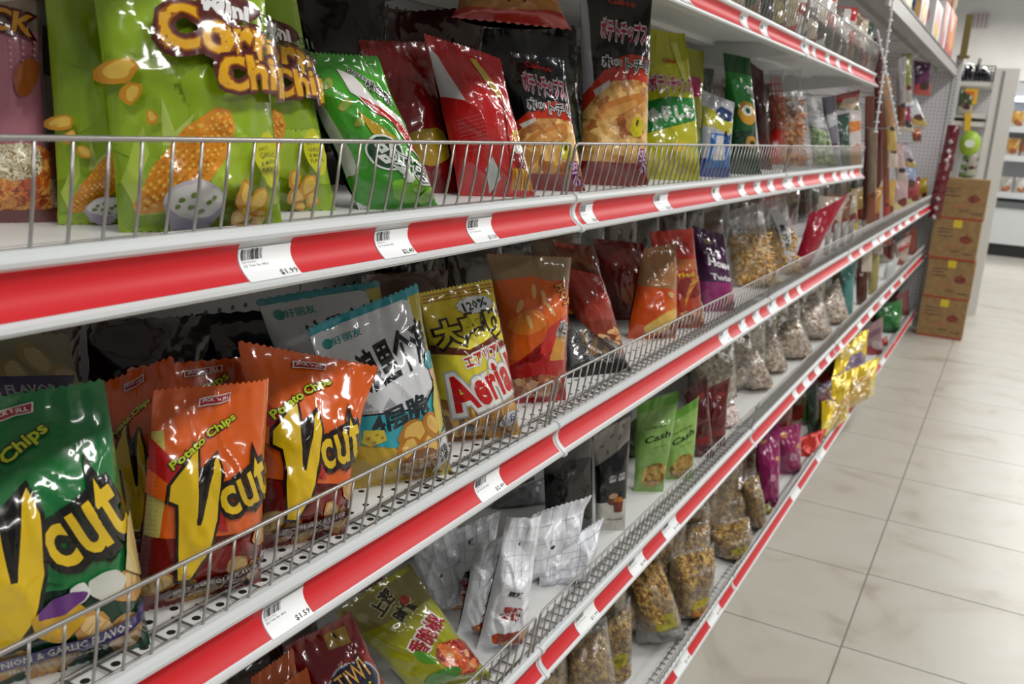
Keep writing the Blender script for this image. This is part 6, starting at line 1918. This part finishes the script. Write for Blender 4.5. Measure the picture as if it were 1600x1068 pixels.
for i in range(9):
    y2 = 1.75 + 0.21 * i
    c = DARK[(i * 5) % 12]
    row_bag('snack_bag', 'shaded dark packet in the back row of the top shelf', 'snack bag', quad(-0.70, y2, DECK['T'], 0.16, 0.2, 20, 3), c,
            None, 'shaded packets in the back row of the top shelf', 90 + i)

# far middle of the third, fourth and bottom shelves
FARC = [('B', 3.95, 'c8b8a8', 'pale pink'), ('B', 4.15, '8a5a40', 'toffee'), ('B', 4.75, 'c0a060', 'mustard'), ('B', 4.95, 'd8d0c8', 'white'),
        ('B', 5.95, 'a0483c', 'red clay'), ('B', 6.25, 'c8a83c', 'gold'), ('B', 6.6, 'b86a5c', 'salmon'),
        ('C', 4.55, '6c5c44', 'khaki'), ('C', 5.35, '9a8c6c', 'sand'), ('C', 6.2, '7a4a34', 'chestnut'),
        ('D', 5.55, 'a08890', 'mauve'), ('D', 6.95, '7a5a60', 'dusky')]
for i, (sh, yy, c, n) in enumerate(FARC):
    row_bag('snack_bag', '%s packet in the far part of the %s shelf' % (n, WORD[sh]), 'snack bag', quad(-0.60, yy, DECK[sh], 0.12, 0.17, 45, 4), c,
            [c, 'd0c8b8', '8a3428', c, '402820'], None, 130 + i)

# second row of peanut bags on the bottom shelf, second row of flaky bags on the fourth
for i in range(10):
    row_bag('peanut_bag', 'peanut bag in the second row of the bottom shelf', 'snack bag', quad(-0.60 - 0.015 * (i % 2), 1.46 + 0.155 * i, DECK['D'], 0.15, 0.24 + 0.02 * (i % 3), 38, 8), 'cccccc',
            None, 'peanut bags in the second row of the bottom shelf', 600 + i, 0.11, clear=1, puff=0.1, waist=0.0, share=0.5, contents=('nut', '6e4c22', 'ccaa62', 520, .0068, .03, .93, 'a07c40'))
for i in range(9):
    row_bag('dried_snack_bag', 'clear bag of flaky snack in the second row of the fourth shelf', 'snack bag', quad(-0.60, 2.50 + 0.17 * i, DECK['C'], 0.15, 0.19 + 0.02 * (i % 3), 38, 10), 'cccccc',
            None, 'clear flaky bags in the second row of the fourth shelf', 620 + i, 0.10, clear=1, puff=0.1, waist=0.0, share=0.5, contents=('flake', 'a08e6c', 'ece0c4', 130, .010, .03, .93, 'b09880'))
for i, (yy, c) in enumerate(((3.1, '4a6a3c'), (3.35, '2c4a34'), (3.6, '8a3a34'), (3.85, '6a5c40'), (4.1, '4c3a4c'), (4.5, '7a6a28'), (4.8, '5a4a5c'), (5.2, '8a7050'), (5.7, '7c4a50'), (6.3, '4a6a48'))):
    row_bag('snack_bag', 'mixed packet in the second row of the bottom shelf, beyond the peanut bags', 'snack bag', quad(-0.62, yy, DECK['D'], 0.15, 0.2, 40, 6), c,
            [c, 'b0a080', '8a2c28', c, 'd0c8b0'], 'mixed packets in the second row of the bottom shelf', 640 + i, 0.07)

GOLD = [([(-0.53, 3.85, 0.15), (-0.415, 4.35, 0.165), (-0.44, 4.60, 0.29), (-0.58, 4.15, 0.26)], 'frilled bright gold foil candy bag spilling over the edge of the bottom shelf'),
        ([(-0.515, 3.62, 0.14), (-0.46, 3.90, 0.16), (-0.50, 4.15, 0.27), (-0.57, 3.86, 0.25)], 'smaller gold foil candy bag resting on the wire guard of the bottom shelf'),
        ([(-0.60, 4.3, 0.16), (-0.52, 4.75, 0.16), (-0.54, 4.9, 0.36), (-0.63, 4.5, 0.35)], 'gold and violet foil candy bag standing behind the spilling gold one')]
for i, (P, n) in enumerate(GOLD):
    row_bag('candy_bag', n, 'candy bag', P, 'f0cc20', ['f0cc20', 'f6e050', 'c89c14', 'f0cc20', '6a4c7a'] if i < 2 else ['e8c820', '5a4070', '7a6088', 'e8c820', 'e0d8e0'],
            None, 660 + i, 0.06, foil=0.35, frough=0.2, rough=3.5, dent=1.8, nu=26, nv=30)

# hooks that carry the hanging packets, one row per height
HK = [o for o in COL.objects if o.name.startswith('hanging_packet')]
for o in HK:
    ch = o.children[0]
    vs = [v.co for v in ch.data.vertices]
    top = max(vs, key=lambda v: v.z)
    ctr = sum((Vector(v) for v in vs), Vector()) / len(vs)
    zt = top.z - 0.006
    t = thing('display_hook', 'chrome display hook carrying a hanging packet', 'hook', (XB, ctr.y, zt + 0.004), 'display hooks in the back panel')
    m_ = MB()
    m_.tube([(XB, ctr.y, zt), (ctr.x + 0.02, ctr.y, zt), (ctr.x + 0.035, ctr.y, zt + 0.012)], 0.0024, CHROME, 6)
    m_.build('rod', t)
    m_ = MB()
    m_.box((XB - 0.001, ctr.y - 0.014, zt - 0.012), (XB + 0.002, ctr.y + 0.014, zt + 0.016), CHROME)
    m_.build('mounting_plate', t)

# white clip strips hanging from the canopy edge
CS = paint('e6e6e8', 0.35)
for k, (pa, pb, n) in enumerate((((-0.474, 3.499, 1.80), (-0.474, 3.559, 1.327), 'straight white plastic clip strip hanging from the canopy shelf edge'),
                                 ((-0.468, 3.219, 1.633), (-0.468, 4.198, 1.33), 'slanting white plastic clip strip crossing the straight one'))):
    m_ = MB()
    a_, b_ = Vector(pa), Vector(pb)
    N_ = 14
    for q in range(N_):
        p0, p1 = a_.lerp(b_, q / N_), a_.lerp(b_, (q + 1) / N_)
        m_.tube([p0, p1], 0.0035, CS, 6)
        m_.cyl((p1.x - 0.0, p1.y, p1.z - 0.004), 0.0085, 0.006, CS, 10)
    o = m_.build('clip_strip')
    tag(o, n, 'clip strip')

# ------------------------------------------------------------------ goods on the canopy shelf
CZ = 1.7945


def face_shapes(mb, org, ux, uz, shapes):
    """flat printed shapes (already polygons) on a face: org + x*ux + y*uz"""
    nrm = Vector(ux).cross(Vector(uz)).normalized()
    for k, (pts, mat) in enumerate(shapes):
        vs = [Vector(org) + Vector(ux) * x + Vector(uz) * y + nrm * (0.0006 + 0.0003 * k) for x, y in pts]
        mb.add(vs, [tuple(range(len(vs)))], mat)


def circ(cx, cy, r, n=18, ry=None):
    ry = ry or r
    return [(cx + r * math.cos(2 * math.pi * i / n), cy + ry * math.sin(2 * math.pi * i / n)) for i in range(n)]


def carton(name, label, cat, x0, x1, y0, y1, z0, z1, base, shapes):
    t = thing(name, label, cat, ((x0 + x1) / 2, (y0 + y1) / 2, z0))
    m_ = MB()
    m_.box((x0, y0, z0), (x1, y1, z1), paint(base, 0.4))
    sx, sy, sz = x1 - x0, y1 - y0, z1 - z0
    for org, ux, L in (((x1, y0, z0), (0, 1, 0), sy), ((x0, y0, z0), (1, 0, 0), sx)):
        sh_ = [([(x * L, y * sz) for x, y in pts], paint(c, 0.4)) for pts, c in shapes]
        face_shapes(m_, org, ux, (0, 0, 1), sh_)
    m_.build('box_body', t, bevel=0.0)
    m_ = MB()
    m_.box((x0 + sx * 0.48, y0 - 0.0004, z1 - 0.0002), (x0 + sx * 0.52, y1 + 0.0004, z1 + 0.0006), paint('d8d0c0', 0.5))
    m_.build('lid_seam', t)
    return t


R4 = lambda x0, y0, x1, y1: [(x0, y0), (x1, y0), (x1, y1), (x0, y1)]
carton('snack_box', 'cream box with a yellow round print, nearest on the canopy shelf', 'box', -0.66, -0.50, 3.95, 4.25, CZ, CZ + 0.10, 'dcd2bc', [(circ(.5, .5, .35), 'd8b850'), (circ(.5, .5, .2), 'e8e0c8')])
carton('snack_box', 'blue and yellow box standing tall on the canopy shelf', 'box', -0.66, -0.52, 4.62, 5.05, CZ, CZ + 0.30, '6a94cc', [(R4(0, 0, 1, .3), 'd8d0c8'), (R4(.1, .6, .5, .9), 'e0c040'), (circ(.7, .5, .2), 'dce4ec')])
carton('snack_box', 'pinkish box with an orange round face in front of the blue one', 'box', -0.515, -0.49, 4.50, 4.78, CZ, CZ + 0.13, 'e0d0c4', [(circ(.5, .5, .38), 'd89a80'), (circ(.5, .5, .22), 'e8c860')])
carton('snack_box', 'pale box with a pink and yellow round print beside the tall orange pack', 'box', -0.64, -0.50, 5.22, 5.62, CZ, CZ + 0.20, 'ded6ce', [(circ(.5, .6, .34, ry=.3), 'dc9aa0'), (circ(.5, .35, .25, ry=.2), 'e4b83c')])
carton('snack_box', 'red and white box next to the tall orange pack', 'box', -0.66, -0.50, 5.75, 6.05, CZ, CZ + 0.26, 'c8605c', [(R4(.55, 0, 1, 1), 'e0d8e0'), (circ(.3, .6, .2), 'e8c0b0')])
carton('snack_box', 'tall orange and red pack near the end post on the canopy shelf', 'box', -0.66, -0.50, 6.12, 6.62, CZ, CZ + 0.27, 'd8703c', [(R4(0, 0, 1, .3), 'c83a2c'), (circ(.6, .42, .22), 'e8a02c'), (circ(.4, .75, .18), 'e8d0c0')])
t = thing('paper_tub', 'cream paper tub standing on the tall orange pack', 'tub', (-0.57, 6.40, CZ + 0.27))
m_ = MB()
m_.cyl((-0.57, 6.40, CZ + 0.2705), 0.062, 0.13, paint('d0b89c', 0.5), 28, 0.078)
for k in range(8):
    a_ = k * 0.785
    m_.cyl((-0.57 + math.cos(a_) * 0.058, 6.40 + math.sin(a_) * 0.058, CZ + 0.30), 0.014, 0.06, paint('a8705a' if k % 2 else 'c8c0b0', 0.5), 10)
m_.build('cup_wall', t)
m_ = MB()
m_.cyl((-0.57, 6.40, CZ + 0.4005), 0.082, 0.01, paint('dcd4c8', 0.4), 28)
m_.build('lid', t)
m_ = MB()
m_.box((-0.478, 6.985, 1.861), (-0.436, 7.005, 2.13), paint('7c7040', 0.7))
m_.box((-0.495, 7.005, 1.8605), (-0.42, 7.09, 1.875), paint('7c7040', 0.7))
m_.build('cardboard_piece')
tag(bpy.data.objects['cardboard_piece'], 'narrow olive brown cardboard piece standing on top of the end post', 'cardboard')

# ------------------------------------------------------------------ carton stack beyond the gondola
KR = speckle('kraft_board', '8e7048', '9a7c52', 30, 0.75)
KB = paint('a83a2a', 0.6)
YS = paint('d8c030', 0.5)
FR = speckle('fruit_print', '6a2a20', '8c4434', 60, 0.6)
INKB = paint('5c4c3c', 0.7)
INKR = paint('b87a58', 0.7)
POS = ['topmost of the stack of four', 'second from the top of the stack of four', 'third from the top of the stack of four', 'lowest of the stack of four, on the floor']
for k in range(4):
    z0 = 0.0005 + k * 0.2702
    dx = (0.0, 0.004, -0.004, 0.002)[k]
    x0, x1, y0_, y1_ = -0.447 + dx, -0.160 + dx, 6.84 + dx, 7.06 + dx
    t = thing('cardboard_box', 'brown cardboard fruit carton with red edge, %s' % POS[3 - k], 'box', ((x0 + x1) / 2, 6.95, z0), 'stacked cardboard cartons')
    m_ = MB()
    m_.box((x0, y0_, z0), (x1, y1_, z0 + 0.2695), KR)
    W_, H_ = x1 - x0, 0.2695
    sh_ = [([(0, 0), (W_, 0), (W_, 0.012), (0, 0.012)], KB),
           ([(x * 1.0 + W_ * 0.73, y + H_ * 0.52) for x, y in circ(0, 0, 0.038, ry=0.026)], FR),
           ([(W_ * .72, H_ * .62), (W_ * .75, H_ * .62), (W_ * .76, H_ * .68), (W_ * .74, H_ * .68)], FR)]
    for q, (a0, a1, b0, mat) in enumerate(((.10, .42, .74, INKB), (.10, .36, .66, INKB), (.12, .45, .56, INKB), (.30, .62, .34, INKR), (.34, .60, .30, INKR), (.46, .66, .21, INKB), (.72, .94, .16, INKB))):
        sh_.append(([(W_ * a0, H_ * b0), (W_ * a1, H_ * b0), (W_ * a1, H_ * (b0 + .022)), (W_ * a0, H_ * (b0 + .022))], mat))
    face_shapes(m_, (x0, y0_, z0), (1, 0, 0), (0, 0, 1), sh_)
    face_shapes(m_, (x1, y0_, z0), (0, 1, 0), (0, 0, 1), [([(0, 0), (0.22, 0), (0.22, 0.012), (0, 0.012)], KB)])
    m_.build('carton_body', t)
    m_ = MB()
    m_.box((x0 + 0.001, y0_ + 0.107, z0 + 0.2694), (x1 - 0.001, y0_ + 0.111, z0 + 0.26985), INKB)
    m_.build('lid_flaps', t)
    if k < 3:
        m_ = MB()
        m_.box((x0 + W_ * .42, y0_ - 0.0025, z0 + H_ * .80), (x0 + W_ * .60, y0_ - 0.0015, z0 + H_ * .99), YS)
        m_.build('sticker', t)

# string of small dark red sachets hanging by the post
t = thing('sachet_strip', 'slanting strip of dark red sachets with white tips beside the end post', 'sachets', (-0.43, 7.0, 0.85))
RS, WS_ = film('7a1c28'), film('d8c8c8')
for k in range(9):
    z_ = 1.42 - k * 0.062
    x_ = -0.425 - 0.003 * k
    m_ = MB()
    vs, fs = [], []
    for a_ in range(7):
        for b_ in range(5):
            u_, v_ = a_ / 6, b_ / 4
            bul = math.sin(math.pi * u_) * math.sin(math.pi * v_) * 0.014
            vs.append((x_ - 0.04 + 0.075 * u_, 6.765 + 0.02 * math.sin(k) - bul, z_ - 0.11 * v_ * (1 + .1 * u_)))
    for a_ in range(6):
        for b_ in range(4):
            q = a_ * 5 + b_
            fs.append((q, q + 1, q + 6, q + 5))
    m_.add(vs, fs, RS, True)
    m_.add([(v[0], v[1] + 0.006, v[2]) for v in vs], [f[::-1] for f in fs], RS, True)
    m_.tube([(x_ - 0.012, 6.757, z_ - 0.095), (x_ + 0.004, 6.757, z_ - 0.118)], 0.012, WS_, 8)
    o = m_.build('sachet', t)

# ------------------------------------------------------------------ second gondola behind the boxes, seen end on
EW = paint('d8d6d0', 0.4)
t = thing('shelf_display', 'cream end display with shelves behind the cardboard boxes', 'shelf', (-0.40, 8.2, 0))
m_ = MB()
m_.box((-0.285, 8.0, 0.0), (-0.12, 8.06, 1.87), EW)
m_.build('side_post', t)
m_ = MB()
m_.box((-0.235, 7.997, 0.05), (-0.215, 8.0, 1.85), paint('8c8c88', 0.5))
m_.build('post_slot', t)
m_ = MB()
m_.box((-0.95, 8.42, 0.0), (-0.13, 8.46, 1.87), PEG)
m_.build('back_panel', t)
for z_ in (1.735, 1.50, 1.44, 1.0, 0.6, 0.2):
    m_ = MB()
    m_.box((-0.95, 8.01, z_), (-0.27, 8.415, z_ + 0.034), EW)
    m_.build('shelf_board', t)

t = thing('wire_basket', 'dark wire basket of black packets on the top board of the end display', 'basket', (-0.41, 8.2, 1.77))
m_ = MB()
DW = paint('3c3c44', 0.5)
for zz in (1.772, 1.80, 1.84, 1.885):
    m_.tube([(-0.54, 8.04, zz), (-0.29, 8.04, zz), (-0.29, 8.36, zz), (-0.54, 8.36, zz), (-0.54, 8.04, zz)], 0.004, DW, 5)
for k in range(12):
    x_ = -0.54 + 0.25 * k / 11
    m_.tube([(x_, 8.04, 1.772), (x_, 8.04, 1.885)], 0.003, DW, 4)
    y_ = 8.04 + 0.32 * k / 11
    m_.tube([(-0.29, y_, 1.772), (-0.29, y_, 1.885)], 0.003, DW, 4)
m_.build('wire_cage', t)
random.seed(8)
for k in range(7):
    row_bag('candy_bag', 'black and plum packet heaped in the dark wire basket', 'candy bag',
            quad(-0.31 - 0.032 * k, 8.16 + 0.02 * (k % 3), 1.776, 0.10, random.uniform(0.11, 0.17), 10, random.uniform(-10, 25)), ('2a2228', '3c2028', '302838')[k % 3], None, 'packets heaped in the wire basket', 400 + k, 0.03)

# yellow strap with a green round pack and green packets below it
t = thing('hanging_display', 'yellow hanging strap with a lime green round pack at its foot', 'hanging pack', (-0.40, 7.98, 1.2))
m_ = MB()
m_.box((-0.465, 7.985, 1.60), (-0.375, 7.995, 1.715), paint('e0b428', 0.4))
m_.box((-0.455, 7.982, 1.635), (-0.40, 7.9848, 1.695), paint('d8683c', 0.4))
m_.add([(-0.45, 7.985, 1.60), (-0.40, 7.985, 1.60), (-0.385, 7.985, 1.40), (-0.425, 7.985, 1.40), (-0.45, 7.995, 1.60), (-0.40, 7.995, 1.60), (-0.385, 7.995, 1.40), (-0.425, 7.995, 1.40)],
       [(3, 2, 1, 0), (4, 5, 6, 7), (0, 1, 5, 4), (1, 2, 6, 5), (2, 3, 7, 6), (3, 0, 4, 7)], paint('e0b428', 0.4))
m_.build('strap', t)
m_ = MB()
GR = paint('a0c040', 0.4)
cx_, cz_ = -0.37, 1.31
vs = [(cx_, 7.955, cz_)] + [(cx_ + 0.075 * math.cos(a * math.pi / 12), 7.972, cz_ + 0.095 * math.sin(a * math.pi / 12)) for a in range(24)] + [(cx_ + 0.075 * math.cos(a * math.pi / 12), 7.995, cz_ + 0.095 * math.sin(a * math.pi / 12)) for a in range(24)]
m_.add(vs, [(0, 1 + (a + 1) % 24, 1 + a) for a in range(24)] + [(1 + a, 1 + (a + 1) % 24, 25 + (a + 1) % 24, 25 + a) for a in range(24)], GR, True)
face_shapes(m_, (cx_ - 0.035, 7.950, cz_ - 0.03), (1, 0, 0), (0, 0, 1), [(circ(0.035, 0.03, 0.036, ry=0.03), paint('e4ead8', 0.4))])
m_.build('round_pack', t)
for k in range(4):
    x_ = -0.345 - 0.004 * k
    P = [(x_ - 0.06, 7.985, 1.165 - 0.062 * k), (x_ + 0.055, 7.985, 1.165 - 0.062 * k), (x_ + 0.055, 7.985, 1.215 - 0.062 * k), (x_ - 0.06, 7.985, 1.215 - 0.062 * k)]
    row_bag('seaweed_pack', 'small green packet below the lime green round pack, %s of four' % ('topmost', 'second', 'third', 'lowest')[k], 'snack bag', P, ('4a6a30', '5c8038')[k % 2], ['4a6a30', 'c8ccb8', '2c4420', '88a050', '203018'], None, 420 + k, 0.03)
for k, (xx, zz, ww, hh_, c, n) in enumerate(((-0.40, 1.53, 0.10, 0.17, '44542c', 'dark olive'), (-0.46, 1.18, 0.10, 0.20, '9a8c88', 'greyish'), (-0.30, 1.04, 0.07, 0.30, 'c8c0b8', 'pale'), (-0.46, 1.05, 0.08, 0.12, '3c3c30', 'black green'))):
    row_bag('hanging_packet', '%s packet hanging on the end display behind the boxes' % n, 'hanging pack', quad(xx, 8.0 - 0.012, zz, ww, hh_, 85, 0), c, [c, 'c8c4b0', '5a3028', c, '282018'], None, 430 + k, 0.03)

# ------------------------------------------------------------------ refrigerated case at the far wall
t = thing('display_fridge', 'white open refrigerated case with lit shelves of packs at the far wall', 'fridge', (1.2, 13.1, 0))
FW = paint('dfe3e6', 0.35)
m_ = MB()
m_.box((-0.60, 12.70, 0.15), (3.2, 13.5, 0.62), FW)
m_.box((-0.60, 13.40, 0.62), (3.2, 13.5, 2.02), FW)
m_.box((-0.60, 12.70, 1.90), (3.2, 13.4, 2.05), FW)
m_.box((-0.60, 12.70, 0.62), (-0.52, 13.4, 1.90), FW)
m_.build('case_body', t)
m_ = MB()
m_.box((-0.58, 12.76, 0.0), (3.18, 13.5, 0.149), paint('2c2e30', 0.6))
m_.build('kick_plate', t)
m_ = MB()
m_.box((-0.60, 12.685, 0.585), (3.2, 12.70, 0.66), paint('6a6e70', 0.5))
m_.build('bumper_rail', t)
for z_ in (0.72, 1.16, 1.50):
    m_ = MB()
    m_.box((-0.51, 12.80, z_), (3.18, 13.39, z_ + 0.03), FW)
    m_.box((-0.51, 12.785, z_ - 0.02), (3.18, 12.80, z_ + 0.05), FW)
    m_.build('case_shelf', t)
m_ = MB()
em = bpy.data.materials.new('case_lamp')
em.use_nodes = True
setp(em.node_tree.nodes['Principled BSDF'], base=lin('e8f0ff'), emit=lin('eef4ff'), estr=3.0)
m_.box((-0.5, 12.78, 1.84), (3.17, 12.84, 1.885), em)
m_.build('case_lamp', t)
FC = [('d88a30', 'orange'), ('e0a850', 'yellow orange'), ('c8c4b8', 'pale grey'), ('88a048', 'green'), ('d8d4cc', 'white'), ('a8442c', 'rust'), ('38342f', 'black')]
k = 0
for zi, z_ in enumerate((0.751, 1.191, 1.531)):
    for i in range(6):
        c, n = FC[(zi * 3 + i * 2 + (0 if zi != 1 else 5)) % 7]
        if zi == 1:
            c, n = (('d88a30', 'orange'), ('e0a850', 'yellow orange'), ('d07020', 'deep orange'))[i % 3]
        row_bag('food_pack', 'food pack on the %s lit shelf of the far refrigerated case' % ('lower', 'middle', 'upper')[zi], 'food pack',
                quad(-0.22 + i * 0.17, 12.86, z_, 0.15, (0.20, 0.22, 0.20)[zi], 88, 6), c, [c, 'e8e4d8', 'b86a30', c, '403020'],
                'food packs on the %s lit shelf of the fridge' % ('lower', 'middle', 'upper')[zi], 500 + k, 0.05)
        k += 1
t = thing('straw_tray', 'round tan straw tray with a grey rim on top of the refrigerated case', 'tray', (-0.06, 12.9, 2.05))
m_ = MB()
m_.cyl((-0.06, 12.9, 2.0505), 0.14, 0.05, speckle('straw', 'b89c80', 'c8b090', 50, 0.8), 28, 0.06)
m_.build('crown', t)
m_ = MB()
m_.tube([(-0.06 + 0.2 * math.cos(a * math.pi / 12), 12.9 + 0.2 * math.sin(a * math.pi / 12), 2.062) for a in range(25)], 0.012, paint('8c8a86', 0.6), 8)
m_.build('rim', t)

# small vent with bars high on the far wall
t = thing('wall_vent', 'small wall plate with reddish grey bars on the far wall', 'vent', (-0.86, 14.89, 2.98))
m_ = MB()
m_.box((-1.0, 14.885, 2.87), (-0.70, 14.899, 3.10), paint('c8c6c4', 0.5))
m_.build('plate', t)
for k in range(5):
    m_ = MB()
    m_.box((-0.975 + k * 0.052, 14.876, 2.89), (-0.95 + k * 0.052, 14.885, 3.08), paint('b08884' if k % 2 == 0 else '9c9a9c', 0.5))
    m_.build('bar', t)
